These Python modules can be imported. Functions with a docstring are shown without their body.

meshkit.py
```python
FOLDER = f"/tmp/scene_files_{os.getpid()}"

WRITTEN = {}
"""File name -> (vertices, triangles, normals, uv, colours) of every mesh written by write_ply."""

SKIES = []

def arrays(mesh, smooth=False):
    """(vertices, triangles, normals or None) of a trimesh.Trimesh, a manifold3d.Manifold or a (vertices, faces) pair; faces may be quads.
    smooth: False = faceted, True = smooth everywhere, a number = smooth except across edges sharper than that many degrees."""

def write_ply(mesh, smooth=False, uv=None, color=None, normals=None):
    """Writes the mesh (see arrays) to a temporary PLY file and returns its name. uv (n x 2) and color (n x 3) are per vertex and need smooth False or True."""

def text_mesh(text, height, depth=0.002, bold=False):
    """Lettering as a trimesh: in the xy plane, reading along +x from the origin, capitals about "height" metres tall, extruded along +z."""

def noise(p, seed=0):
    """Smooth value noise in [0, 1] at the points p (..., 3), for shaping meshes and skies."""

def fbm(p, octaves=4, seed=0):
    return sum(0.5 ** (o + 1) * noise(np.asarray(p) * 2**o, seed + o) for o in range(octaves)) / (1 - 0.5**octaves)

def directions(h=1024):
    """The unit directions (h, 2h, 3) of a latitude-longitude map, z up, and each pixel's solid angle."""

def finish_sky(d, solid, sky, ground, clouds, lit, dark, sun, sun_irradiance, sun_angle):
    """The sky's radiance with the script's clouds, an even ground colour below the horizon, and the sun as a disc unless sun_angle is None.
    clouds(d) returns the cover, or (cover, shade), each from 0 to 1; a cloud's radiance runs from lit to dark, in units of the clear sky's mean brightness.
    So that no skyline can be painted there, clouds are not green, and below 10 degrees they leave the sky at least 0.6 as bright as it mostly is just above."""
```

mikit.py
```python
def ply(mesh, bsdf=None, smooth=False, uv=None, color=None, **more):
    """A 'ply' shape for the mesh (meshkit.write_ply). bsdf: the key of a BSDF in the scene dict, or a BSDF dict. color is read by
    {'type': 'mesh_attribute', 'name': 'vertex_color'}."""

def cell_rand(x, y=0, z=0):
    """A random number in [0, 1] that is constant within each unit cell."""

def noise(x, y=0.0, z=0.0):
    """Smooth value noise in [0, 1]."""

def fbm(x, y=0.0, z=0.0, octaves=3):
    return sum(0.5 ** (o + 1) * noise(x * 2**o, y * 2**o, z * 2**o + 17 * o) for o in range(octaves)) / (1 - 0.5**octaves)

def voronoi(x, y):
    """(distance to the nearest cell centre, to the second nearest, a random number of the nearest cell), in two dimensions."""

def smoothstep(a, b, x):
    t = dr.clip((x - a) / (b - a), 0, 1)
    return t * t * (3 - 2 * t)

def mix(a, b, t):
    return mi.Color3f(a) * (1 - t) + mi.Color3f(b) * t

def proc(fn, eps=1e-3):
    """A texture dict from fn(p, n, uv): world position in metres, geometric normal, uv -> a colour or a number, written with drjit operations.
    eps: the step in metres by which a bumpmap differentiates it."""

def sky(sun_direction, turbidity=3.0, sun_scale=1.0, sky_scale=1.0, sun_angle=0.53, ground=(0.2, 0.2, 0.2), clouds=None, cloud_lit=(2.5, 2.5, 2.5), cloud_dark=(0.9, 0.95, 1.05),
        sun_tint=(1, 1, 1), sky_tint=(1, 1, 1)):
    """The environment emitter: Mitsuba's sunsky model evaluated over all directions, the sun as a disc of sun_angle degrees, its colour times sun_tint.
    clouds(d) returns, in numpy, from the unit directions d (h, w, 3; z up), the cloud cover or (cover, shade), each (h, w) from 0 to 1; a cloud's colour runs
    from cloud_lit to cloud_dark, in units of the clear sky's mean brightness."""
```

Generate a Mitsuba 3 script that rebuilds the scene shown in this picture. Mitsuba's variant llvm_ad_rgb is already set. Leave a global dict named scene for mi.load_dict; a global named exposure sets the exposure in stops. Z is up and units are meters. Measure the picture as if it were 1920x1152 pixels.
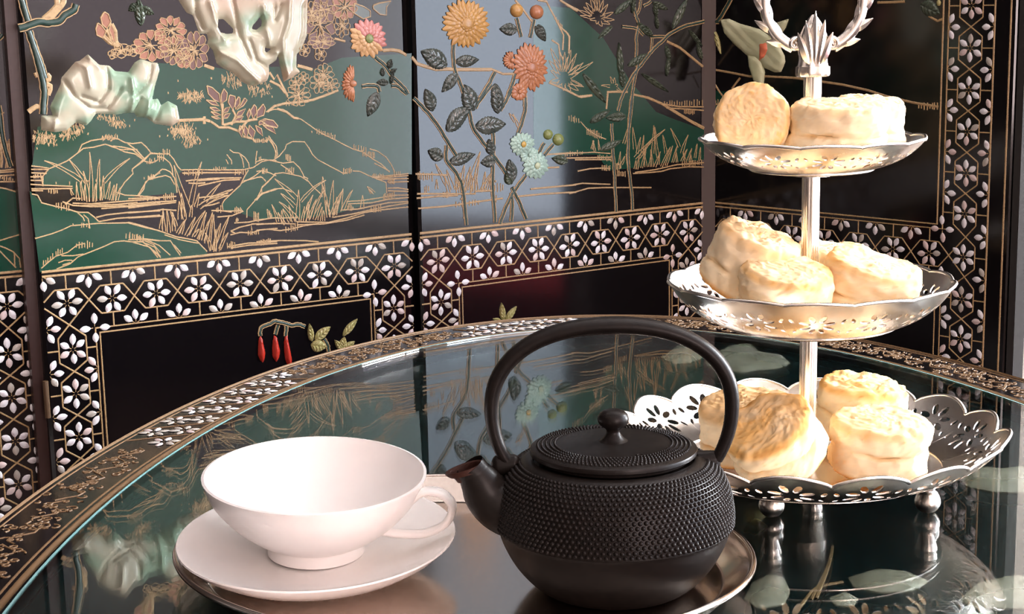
import math, random
import numpy as np, trimesh, mitsuba as mi, drjit as dr, mikit, meshkit
from scipy.spatial import Delaunay
from shapely.geometry import Polygon, Point, LineString
from shapely import contains_xy
from mikit import proc, noise, fbm, smoothstep, mix

T = mi.ScalarTransform4f
random.seed(3); np.random.seed(3)
scene, labels = {}, {}

# ------------------------------------------------------------------ camera, light, exposure
CAM_Z = 1.0238                     # camera height; the glass table top lies at GLASS_Z
GLASS_Z = 0.74
FWD = np.array([0.0, 0.98298, -0.18370]); UP = np.array([0.01937, 0.18366, 0.98280])
scene['camera'] = {'type': 'perspective', 'fov': 2 * math.degrees(math.atan(960 / 2995.9)), 'fov_axis': 'x', 'near_clip': 0.02, 'far_clip': 50.0,
    'to_world': T().look_at(origin=[0, 0, CAM_Z], target=[0, float(FWD[1]), CAM_Z + float(FWD[2])], up=UP.tolist())}
exposure = 0.16
SKYLIGHT = (6.3, 7.4, 8.9)          # overcast sky seen through the garden window
SHEER_EDGE = (3.5, 3.6, 3.9)        # the thin edge of the sheer curtain
SHEER = (1.75, 1.45, 1.6)           # daylight in the sheer curtain drawn across the rest of it
ADDED_SIDE_LIGHT = (66.0, 69.0, 73.0)       # added light that brightens the right sides of scones and column
ADDED_REAR_FILL = (12.4, 10.0, 9.7)             # added frontal fill from behind the viewer

# ------------------------------------------------------------------ materials
def plastic(c, alpha=0.05, ior=1.5): return {'type': 'roughplastic', 'distribution': 'ggx', 'alpha': alpha, 'int_ior': ior, 'diffuse_reflectance': {'type': 'rgb', 'value': list(c)}}
def princ(c, rough=0.4, **k): return {'type': 'twosided', 'bsdf': {'type': 'principled', 'base_color': c if isinstance(c, dict) else {'type': 'rgb', 'value': list(c)}, 'roughness': rough, **k}}
def matte(c): return {'type': 'twosided', 'bsdf': {'type': 'diffuse', 'reflectance': c if isinstance(c, dict) else {'type': 'rgb', 'value': list(c)}}}

def jade_fn(p, n, uv):
    a = fbm(p[0] * 38, p[1] * 38, p[2] * 38, 3); b = noise(p[0] * 24 + 9, p[1] * 24, p[2] * 24 + 4)
    c = mix((.365, .335, .245), (.20, .29, .20), smoothstep(.44, .70, a))
    return mix(c, (.39, .275, .20), smoothstep(.48, .78, b) * .8)
def pearl_fn(p, n, uv):
    a = noise(p[0] * 260, p[1] * 260, p[2] * 260)
    return mix((.70, .70, .72), (.56, .52, .55), smoothstep(.5, .9, a))
def petal_fn(c1, c2, s=120.0):
    def f(p, n, uv): return mix(c1, c2, fbm(p[0] * s, p[1] * s, p[2] * s, 2))
    return f
def gold_fn(p, n, uv):
    return mix((.345, .230, .112), (.25, .155, .070), smoothstep(.5, .85, fbm(p[0] * 420, p[1] * 420, p[2] * 420, 2)))
def wall_fn(p, n, uv): return mix((.80, .70, .62), (.76, .655, .575), fbm(p[0] * 5, p[1] * 5, p[2] * 5, 3))
def floor_fn(p, n, uv):
    g = fbm(p[0] * 3, p[1] * 60, 0.0, 3)
    return mix((.085, .042, .026), (.045, .022, .015), g)
def iron_fn(p, n, uv): return mix((.0065, .0052, .0048), (.013, .0095, .008), fbm(p[0] * 300, p[1] * 300, p[2] * 300, 3))

B = {
 'black_lacquer': plastic((.0036, .0028, .0034), .010, 1.47),
 'table_lacquer': plastic((.007, .021, .023), .05, 1.5),
 'green_paint': plastic((.0075, .041, .0245), .010, 1.47),
 'gold_paint': princ(proc(gold_fn), .42, specular=.5),
 'gold_dim': princ((.13, .076, .036), .5, specular=.3),
 'pearl_white': princ(proc(pearl_fn), .28, specular=.6),
 'pearl_rose': princ((.56, .46, .44), .28, specular=.6),
 'pearl_grey': princ((.38, .35, .31), .28, specular=.6),
 'jade': princ(proc(jade_fn), .17, specular=.5),
 'rust': princ((.24, .095, .052), .4), 'rustdark': princ((.095, .040, .030), .4), 'greyleaf': princ((.11, .13, .12), .4),
 'leaf': princ(proc(petal_fn((.030, .040, .034), (.085, .095, .082))), .13, specular=.6),
 'leafdark': princ(proc(petal_fn((.022, .036, .024), (.075, .090, .06))), .25, specular=.5),
 'leafpale': princ(proc(petal_fn((.36, .36, .14), (.30, .23, .10), 160.0)), .35),
 'stemgreen': princ(proc(petal_fn((.008, .034, .028), (.030, .050, .040), 200.0)), .35),
 'yellowstone': princ(proc(petal_fn((.46, .255, .075), (.36, .19, .06))), .3),
 'orangestone': princ(proc(petal_fn((.40, .165, .075), (.30, .115, .055))), .3),
 'pinkstone': princ((.48, .19, .165), .3), 'peachstone': princ((.50, .30, .14), .3),
 'jadeblue': princ((.30, .43, .36), .28), 'jadepale': princ((.40, .46, .30), .28), 'jadegrey': princ(proc(petal_fn((.30, .31, .23), (.44, .43, .34), 60.0)), .3),
 'greenbead': princ((.17, .20, .065), .3), 'yellowbead': princ((.46, .30, .07), .3),
 'lily': princ(proc(petal_fn((.40, .43, .25), (.52, .52, .34), 60.0)), .35), 'coral': princ((.60, .16, .08), .4), 'red': princ((.34, .022, .012), .25),
 'edge_wood': matte((.030, .028, .027)), 'old_bronze': princ((.075, .042, .020), .45), 'hinge_wood': princ((.030, .012, .010), .35), 'strip_grey': matte((.085, .068, .062)),
 'iron': princ(proc(iron_fn), .36, specular=.16), 'iron_rust': princ((.034, .011, .007), .5, specular=.2),
 'porcelain': plastic((.90, .87, .845), .06, 1.52),
 'silver': {'type': 'roughconductor', 'material': 'Ag', 'alpha': .065, 'distribution': 'ggx', 'specular_reflectance': {'type': 'rgb', 'value': [.95, .90, .86]}},
 'tray_steel': {'type': 'roughconductor', 'material': 'Ag', 'alpha': .022, 'distribution': 'ggx', 'specular_reflectance': {'type': 'rgb', 'value': [.66, .58, .54]}},
 'scone_crumb': {'type': 'twosided', 'bsdf': {'type': 'diffuse', 'reflectance': {'type': 'mesh_attribute', 'name': 'vertex_color'}}},
 'glass': {'type': 'dielectric', 'int_ior': 1.52, 'ext_ior': 1.0, 'specular_transmittance': {'type': 'rgb', 'value': [.93, .968, .955]}},
 'ground_glass': princ((.22, .46, .47), .35, specular=.5), 'red_cloth': matte((.22, .018, .022)),
 'wall_paint': matte(proc(wall_fn)), 'beige_wall': matte((.29, .245, .212)), 'dark_panelling': princ((.030, .020, .017), .5), 'ceiling_paint': matte((.86, .80, .76)), 'floor_wood': princ(proc(floor_fn), .45), 'white_paint': matte((.80, .78, .75)),
}
scene.update(B)

# ------------------------------------------------------------------ helpers
taken = {}
def numbered(k):
    n = taken.get(k, 0); taken[k] = n + 1
    return k if n == 0 else f'{k}_{n:03d}'
def lab(key, label=None, cat=None, group=None, kind=None):
    d = {}
    if label: d['label'] = label
    if cat: d['category'] = cat
    if group: d['group'] = group
    if kind: d['kind'] = kind
    labels[key] = d
    return key
def thing(name, label, cat, group=None): return lab(numbered(name), label, cat, group)
def put(name, mesh, mat, parent=None, smooth=35, label=None, kind=None, **k):
    key = numbered(parent + '__' + name if parent else name)
    scene[key] = mikit.ply(mesh, mat, smooth=smooth, **k)
    if label or kind: lab(key, label, kind=kind)
    return key
def put_shared(name, shape, parent, to_world):
    key = numbered(parent + '__' + name); scene[key] = {**shape, 'to_world': to_world}
    return key
def cat(ms): return trimesh.util.concatenate(ms)
def tm(v, f): return trimesh.Trimesh(np.asarray(v, float), np.asarray(f, int), process=False)
def grid_faces(n, m, wrap_n=False, wrap_m=False):
    f = []
    for i in range(n if wrap_n else n - 1):
        for j in range(m if wrap_m else m - 1):
            a, b, c, d = i * m + j, ((i + 1) % n) * m + j, ((i + 1) % n) * m + (j + 1) % m, i * m + (j + 1) % m
            f += [(a, b, c), (a, c, d)]
    return np.array(f)
def box(cx, cy, cz, sx, sy, sz, rotz=0):
    m = trimesh.creation.box((sx, sy, sz))
    if rotz: m.apply_transform(trimesh.transformations.rotation_matrix(rotz, (0, 0, 1)))
    m.apply_translation((cx, cy, cz)); return m
def outward(m):
    if m.volume < 0: m.invert()
    return m
def lathe(prof, n=96, sx=1.0, sy=1.0):
    """prof: (r, z) pairs from the axis or back to the start; solid of revolution"""
    p = np.asarray(prof, float); th = np.arange(n) * 2 * np.pi / n
    v = np.stack([np.outer(np.cos(th), p[:, 0]) * sx, np.outer(np.sin(th), p[:, 0]) * sy, np.tile(p[:, 1], (n, 1))], -1).reshape(-1, 3)
    return outward(tm(v, grid_faces(n, len(p), wrap_n=True)))
def smooth_pts(p, k=6):
    """Catmull-Rom through the points"""
    p = np.asarray(p, float); q = np.vstack([2 * p[0] - p[1], p, 2 * p[-1] - p[-2]]); out = []
    for i in range(1, len(q) - 2):
        for t in np.arange(k) / k:
            out.append(.5 * (2 * q[i] + (q[i + 1] - q[i - 1]) * t + (2 * q[i - 1] - 5 * q[i] + 4 * q[i + 1] - q[i + 2]) * t * t + (3 * q[i] - q[i - 1] - 3 * q[i + 1] + q[i + 2]) * t ** 3))
    return np.vstack(out + [p[-1]])
def sweep(path, ra, rb, up, n=16, caps=True):
    """tube along path; ra across in the plane of the path, rb along the vector up; radii scalar or per point"""
    p = np.asarray(path, float); t = np.gradient(p, axis=0); t /= np.linalg.norm(t, axis=1, keepdims=True)
    up = np.broadcast_to(np.asarray(up, float), p.shape); a = np.cross(t, up); a /= np.linalg.norm(a, axis=1, keepdims=True); b = np.cross(a, t)
    ra = np.broadcast_to(ra, (len(p),)); rb = np.broadcast_to(rb, (len(p),)); th = np.arange(n) * 2 * np.pi / n
    v = p[:, None] + (ra[:, None] * np.cos(th))[..., None] * a[:, None] + (rb[:, None] * np.sin(th))[..., None] * b[:, None]
    m = len(p); f = grid_faces(m, n, wrap_m=True); v = v.reshape(-1, 3)
    if caps:
        v = np.vstack([v, p[0], p[-1]]); i = np.arange(n); j = (i + 1) % n
        f = np.vstack([f, np.stack([np.full(n, m * n), i, j], 1), np.stack([np.full(n, m * n + 1), (m - 1) * n + j, (m - 1) * n + i], 1)])
    mesh = tm(v, f); 
    if mesh.volume < 0: mesh.invert()
    return mesh
def place(m, M):
    m = m.copy(); m.apply_transform(M); return m

# ------------------------------------------------------------------ the room
WALL = .12
X0, X1, Y0, Y1, H = -1.9, 1.9, -2.2, 2.2, 2.5
def struct(name, mesh, mat, label): k = put(name, mesh, mat, None, False); lab(k, label, kind='structure'); return k
struct('floor', box(0, 0, -.05, X1 - X0 + .24, Y1 - Y0 + .24, .1), 'floor_wood', 'dark brown wooden floor under the table and screen')
struct('ceiling', box(0, 0, H + .05, X1 - X0 + .24, Y1 - Y0 + .24, .1), 'ceiling_paint', 'pale plain ceiling of the tea room')
struct('wall_left', box(X0 - .06, 0, H / 2, WALL, Y1 - Y0 + .24, H), 'dark_panelling', 'dark panelled wall on the left of the room')
struct('wall_back', box(0, Y1 + .06, H / 2, X1 - X0, WALL, H), 'beige_wall', 'plain beige wall behind the lacquer screen')
def wall_with_holes(a0, a1, holes):
    p = Polygon([(a0, 0), (a1, 0), (a1, H), (a0, H)], [[(q[0], q[2]), (q[1], q[2]), (q[1], q[3]), (q[0], q[3])] for q in holes])
    return trimesh.creation.extrude_polygon(p, WALL, engine='earcut')
W1 = (-1.55, 1.03, .50, 2.22); W4 = (1.36, 1.95, .60, 2.22); W3 = (1.0, 1.84, .60, 2.25)  # second and third openings hold the added side and rear lights
m = wall_with_holes(Y0, Y1, [W1, W4])
m = place(m, np.array([[0, 0, 1, X1], [1, 0, 0, 0], [0, 1, 0, 0], [0, 0, 0, 1.0]])); struct('wall_right', m, 'wall_paint', 'cream wall on the right pierced by the garden window and an opening for an added light')
m = wall_with_holes(X0, X1, [W3])
m = place(m, np.array([[1, 0, 0, 0], [0, 0, -1, Y0], [0, 1, 0, 0], [0, 0, 0, 1.0]])); struct('wall_front', m, 'wall_paint', 'cream wall behind the viewer with an opening for an added fill light')
for nm, b in (('baseboard_left', box(X0 + .008, 0, .05, .016, Y1 - Y0, .1)), ('baseboard_back', box(0, Y1 - .008, .05, X1 - X0, .016, .1))):
    struct(nm, b, 'white_paint', 'white painted baseboard along the wall')
struct('trim_1', box(X1 - .012, 0, .245, .024, Y1 - Y0, .49), 'dark_panelling', 'dark wooden panelling below the openings on the right')
def window(i, w, to, rows, cols, panes, label, bar=1):
    key = f'window_{i}'; lab(key, label, kind='structure'); a0, a1, z0, z1 = w; fw = .035
    bars = [box(a0 + fw / 2, (z0 + z1) / 2, 0, fw, z1 - z0, .05), box(a1 - fw / 2, (z0 + z1) / 2, 0, fw, z1 - z0, .05), box((a0 + a1) / 2, z0 + fw / 2, 0, a1 - a0, fw, .05), box((a0 + a1) / 2, z1 - fw / 2, 0, a1 - a0, fw, .05)]
    for c in cols if bar else []: bars.append(box(c, (z0 + z1) / 2, 0, .022, z1 - z0, .04))
    for r in rows if bar else []: bars.append(box((a0 + a1) / 2, r, 0, a1 - a0, .022, .04))
    scene[key + '__frame'] = mikit.ply(place(cat(bars), to), 'white_paint')
    zs = [z0] + list(rows) + [z1]; cs = [a0] + list(cols) + [a1]
    for r in range(len(zs) - 1):
        for c in range(len(cs) - 1):
            v = np.array([(cs[c], zs[r], -.01), (cs[c + 1], zs[r], -.01), (cs[c + 1], zs[r + 1], -.01), (cs[c], zs[r + 1], -.01)])
            q = place(tm(v, [(0, 1, 2), (0, 2, 3)]), to)
            scene[numbered(key + '__pane')] = mikit.ply(q, 'white_paint', emitter={'type': 'area', 'radiance': {'type': 'rgb', 'value': list(panes[(r, c)] if isinstance(panes, dict) else panes[min(r, len(panes) - 1)])}})
to_r = np.array([[0, 0, -1, X1 + .06], [-1, 0, 0, 0], [0, 1, 0, 0], [0, 0, 0, 1.0]])     # x -> -y, normal -> -x
def flip(w): return (-w[1], -w[0], w[2], w[3])
to_f = np.array([[1, 0, 0, 0], [0, 0, -1, Y0 - .06], [0, 1, 0, 0], [0, 0, 0, 1.0]])
to_f2 = np.array([[-1, 0, 0, 0], [0, 0, 1, Y0 - .06], [0, 1, 0, 0], [0, 0, 0, 1.0]])
window(1, flip(W1), to_r, [], [-.47, -.24], {(0, 0): SKYLIGHT, (0, 1): SHEER_EDGE, (0, 2): SHEER}, 'wide garden window on the right, partly behind a sheer curtain', 0)
window(2, flip(W4), to_r, [], [], [ADDED_SIDE_LIGHT], 'unseen bright pane added on the right to light the scones, behind the end of the screen')  # added side light, set where the lacquer does not mirror it
window(3, flip(W3), to_f2, [], [], [ADDED_REAR_FILL], 'unseen pane added in the wall behind the viewer as frontal fill')  # added fill for the front of the cup

# a padded bench under the garden window; the lacquer mirrors it
bn = thing('padded_bench', 'dark red padded bench under the garden window, mirrored in the lacquer', 'bench')
put('seat', box(1.62, .93, .40, .42, .62, .13), 'red_cloth', bn, False)
for sx in (-1, 1):
    for sy in (-1, 1): put('leg', box(1.62 + sx * .18, .93 + sy * .27, .1675, .04, .04, .335), 'floor_wood', bn, False)

# ------------------------------------------------------------------ the folding screen
PITCH = .0415                                   # spacing of the inlaid hexagons
L1 = CAM_Z - .2221                              # height of the gold line under the pictures
LA, LC, LD, LE, EF, EG, EV = [q * PITCH for q in (.1042, .7344, 1.3552, 1.4633, 1.0838, 1.1778, .5538)]
PN = {'A': ((-.7598, 1.2335), .50), 'B': ((-.41687, 1.40074), .55842), 'C': ((-.09204, 1.60338), .58541), 'D': ((.23084, 1.81608), -.82783)}
SPAN = {'A': (-.002, 9 * PITCH), 'B': (-.003, 9 * PITCH), 'C': (0, 9 * PITCH), 'D': (0, 9.10 * PITCH)}
def frame(pn):
    (x, y), th = PN[pn]; c, s = math.cos(th), math.sin(th)
    return np.array([[c, 0, s, x], [s, 0, -c, y], [0, 1, 0, L1], [0, 0, 0, 1.0]])     # (along, up, out of the panel)
FR = {k: frame(k) for k in PN}
SC = thing('folding_screen', 'black lacquer folding screen with gold landscape, carved stones and pearl flower border', 'folding screen')
def onp(name, mesh, mat, pn, smooth=35, parent=SC, label=None, kind=None): return put(name, place(mesh, FR[pn]), mat, parent, smooth, label, kind)
BOTTOM, TOP = .04 - L1, 1.83 - L1
def slab(s0, s1, t0, t1, th, bev):
    p = Polygon([(s0, t0), (s1, t0), (s1, t1), (s0, t1)]); b = p.buffer(-bev, join_style=2)
    o, i = np.array(p.exterior.coords[:4]), np.array(b.exterior.coords[:4])
    if Polygon(o).exterior.is_ccw is False: o = o[::-1]
    if Polygon(i).exterior.is_ccw is False: i = i[::-1]
    i = np.array([min(i, key=lambda q: np.hypot(*(q - c))) for c in o])
    v = np.vstack([np.c_[i, np.full(4, 0)], np.c_[o, np.full(4, -bev)], np.c_[o, np.full(4, -th)]])
    f = [(0, 1, 2), (0, 2, 3), (8, 10, 9), (8, 11, 10)]
    for a, c in ((0, 4), (4, 8)):
        for k in range(4): f += [(a + k, c + k, c + (k + 1) % 4), (a + k, c + (k + 1) % 4, a + (k + 1) % 4)]
    return tm(v, f)
for pn in 'ABCD':
    onp('panel', slab(*SPAN[pn], BOTTOM, TOP, .02, .0028 if pn != 'D' else .004), 'black_lacquer', pn, False)
    for k in (0, 1):
        s = SPAN[pn][0] + (.03 if k == 0 else SPAN[pn][1] - SPAN[pn][0] - .03)
        onp('foot', box(s, BOTTOM - .02, -.01, .035, .04, .02), 'black_lacquer', pn, False)
def strip(name, p, mat, w, d, rot):
    put(name, box(p[0], p[1], (L1 + BOTTOM + L1 + TOP) / 2, w, d, TOP - BOTTOM - .01, rot), mat, SC, False, 'narrow upright strip in the joint of the panels')
def plan(pn, s, out): return (FR[pn] @ np.array([s, 0, out, 1]))[:2]
a, b = plan('A', SPAN['A'][1], -.006), plan('B', SPAN['B'][0], -.004)
strip('hinge_strip', (a + b) / 2, 'hinge_wood', .016, .012, .53)
for zz in (-.115,): put('hinge', trimesh.creation.cylinder(.0026, .034, 12, transform=trimesh.transformations.translation_matrix((*(plan('B', -.0045, .003)), L1 + zz))), 'old_bronze', SC, 30, 'small dull bronze hinge knuckle')
a, b = plan('C', SPAN['C'][1], -.004), plan('D', 0, -.004)
strip('hinge_strip', (a + b) / 2, 'strip_grey', .016, .010, 0.1)
a, b = plan('B', SPAN['B'][1], -.016), plan('C', 0, -.016)
strip('hinge_strip', (a + b) / 2, 'black_lacquer', .012, .006, .57)

put('edge_strip', place(box(9.19 * PITCH, (BOTTOM + TOP) / 2, -.0095, .0075, TOP - BOTTOM, .019), FR['D']), 'edge_wood', SC, False, 'matt grey edging along the outer edge of the screen')
# --- drawing pieces in panel coordinates (metres)
def ribbon(pts, w, h=.0006, closed=False):
    p = np.asarray(pts, float)
    keep = np.r_[True, np.linalg.norm(np.diff(p, axis=0), axis=1) > 1e-6]; p = p[keep]
    if len(p) < 2: return None
    if closed: t = np.roll(p, -1, 0) - np.roll(p, 1, 0)
    else: t = np.gradient(p, axis=0)
    t /= np.linalg.norm(t, axis=1, keepdims=True) + 1e-12; n = np.stack([-t[:, 1], t[:, 0]], 1)
    rows = [np.c_[p + n * w * a, np.full(len(p), z)] for a, z in ((-.5, 0), (-.28, h), (.28, h), (.5, 0))]
    v = np.stack(rows, 1).reshape(-1, 3); f = grid_faces(len(p), 4, wrap_n=closed)
    return tm(v, f)
def ribbons(list_of_pts, w, h=.0006): return cat([r for r in (ribbon(p, w, h) for p in list_of_pts) if r is not None])
def plate(pts, h): 
    p = Polygon(pts).buffer(0)
    return cat([trimesh.creation.extrude_polygon(g, h, engine='earcut') for g in getattr(p, 'geoms', [p]) if g.area > 1e-8])
def relief(poly, height, step, base=0.0):
    """a carved piece: the polygon's outline with walls, its top at height(xy, distance to the edge)"""
    pts = []
    for ring in [poly.exterior, *poly.interiors]:
        n = max(8, int(ring.length / step)); pts += [np.array(ring.interpolate(k / n, normalized=True).coords[0]) for k in range(n)]
    nb = len(pts); x0, y0, x1, y1 = poly.bounds; inner = poly.buffer(-step * .55)
    gx, gy = np.meshgrid(np.arange(x0, x1, step), np.arange(y0, y1, step * .87)); gx[1::2] += step / 2
    g = np.c_[gx.ravel(), gy.ravel()]; g = g[contains_xy(inner, g[:, 0], g[:, 1])]
    p = np.vstack([pts, g]) if len(g) else np.array(pts)
    tri = Delaunay(p).simplices; c = p[tri].mean(1); tri = tri[contains_xy(poly, c[:, 0], c[:, 1])]
    e1, e2 = p[tri[:, 1]] - p[tri[:, 0]], p[tri[:, 2]] - p[tri[:, 0]]; ar = e1[:, 0] * e2[:, 1] - e1[:, 1] * e2[:, 0]; tri[ar < 0] = tri[ar < 0][:, ::-1]; tri = tri[np.abs(ar) > 1e-12]
    d = np.array([poly.boundary.distance(Point(q)) for q in p]); d[:nb] = 0
    z = base + height(p, d)
    v = np.vstack([np.c_[p, z], np.c_[p[:nb], np.full(nb, 0.0)]]); f = [tri]
    e = np.sort(np.vstack([tri[:, [0, 1]], tri[:, [1, 2]], tri[:, [2, 0]]]), 1); dir_ = np.vstack([tri[:, [0, 1]], tri[:, [1, 2]], tri[:, [2, 0]]])
    u, idx, cnt = np.unique(e, axis=0, return_index=True, return_counts=True)
    for k in idx[cnt == 1]:
        i, j = dir_[k]
        if i < nb and j < nb: f.append(np.array([(i, len(p) + i, len(p) + j), (i, len(p) + j, j)]))
    return tm(v, np.vstack(f))
def dome(n=14, m=4, rx=1.0, ry=1.0, h=1.0):
    v = [(0, 0, h)]; 
    for k in range(1, m + 1):
        a = k / m * np.pi / 2
        for i in range(n): v.append((rx * math.sin(a) * math.cos(2 * np.pi * i / n), ry * math.sin(a) * math.sin(2 * np.pi * i / n), h * math.cos(a)))
    f = [(0, 1 + i, 1 + (i + 1) % n) for i in range(n)]
    for k in range(m - 1):
        for i in range(n): a, b = 1 + k * n + i, 1 + k * n + (i + 1) % n; f += [(a, a + n, b + n), (a, b + n, b)]
    return tm(v, f)
def petal_mesh(L, w, h, notch=0.0, n=8):
    """a lens-shaped petal from (0,0) to (L,0), domed"""
    v, f = [], []
    for i in range(n + 1):
        u = i / n; hw = w / 2 * max(math.sin(np.pi * min(u * .96 + .02, 1)) ** .75, .06)
        for q in (-1, -.55, 0, .55, 1): v.append((L * u - notch * L * (1 - abs(q)) * (u > .95), hw * q, .0004 + h * math.sin(np.pi * (.08 + .88 * u)) ** .6 * (1 - q * q) ** .6))
    f = grid_faces(n + 1, 5)
    return tm(v, f)

# --- the inlaid border: gold lattice and pearl flowers
PET = {m: mikit.ply(petal_mesh(.0098, .0061, .0011), m, smooth=True) for m in ('pearl_white', 'pearl_rose', 'pearl_grey')}
def mat4(M): return T([[float(q) for q in row] for row in M])
def flower(pn, s, t, angles, cut=None):
    key = None
    for a in angles:
        a += random.uniform(-5, 5); c, q = math.cos(math.radians(a)), math.sin(math.radians(a)); r0 = .0040 * random.uniform(.9, 1.1)
        if cut and not (cut[0] < s + c * .0085 < cut[1]): continue
        if key is None: key = numbered(SC + '__pearl_flower')
        k = random.uniform(.93, 1.06)
        M = FR[pn] @ np.array([[c * k, -q, 0, s + c * r0], [q * k, c, 0, t + q * r0], [0, 0, 1, 0], [0, 0, 0, 1.0]])
        put_shared('petal', PET[random.choices(['pearl_white', 'pearl_rose', 'pearl_grey'], [6, 2, 1.3])[0]], key, mat4(M))
    if key:
        st = [[(s + .0015 * math.cos(math.radians(a)), t + .0015 * math.sin(math.radians(a))), (s + .0042 * math.cos(math.radians(a)), t + .0042 * math.sin(math.radians(a)))] for a in angles]
        onp('flower_centre', ribbons(st, .0008), 'gold_paint', pn, False, key)
P_ = PITCH; HX, HY = .26 * P_, .305 * P_
def lattice(pn, segs, w=.0016): onp('lattice_line', ribbons(segs, w), 'gold_paint', pn, False)
SIX_H = (2, 60, 120, 182, 240, 300); SIX_V = (90, 30, 330, 270, 210, 150)
def hchain(pn, s0, n, pitch, first, last):
    """hexagons in a row along the border; first and last: whether the row runs on into a corner there"""
    for k in range(n):
        s = s0 + k * pitch; segs = [[(s - HX, -LC + HY), (s + HX, -LC + HY)], [(s, -LC + HY), (s, -LA)]]
        corner = (k == 0 and first) or (k == n - 1 and last)
        if not corner: segs += [[(s - HX, -LC - HY), (s + HX, -LC - HY)], [(s, -LC - HY), (s, -LD)]]
        if k < n - 1:
            a, b = s + HX, s + pitch - HX
            if not (k == n - 2 and last): segs.append([(a, -LC + HY), (b, -LC - HY)])
            if not (k == 0 and first): segs.append([(a, -LC - HY), (b, -LC + HY)])
        lattice(pn, segs)
        flower(pn, s, -LC, SIX_H)
    for k in range(n - 1):
        flower(pn, s0 + (k + .5) * pitch, -LA, (212, 270, 328))
        if not ((k == 0 and first) or (k == n - 2 and last)): flower(pn, s0 + (k + .5) * pitch, -LD, (32, 90, 148))
VT = [-(LC + (1.031 + .9812 * k) * PITCH) for k in range(8)]
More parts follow.
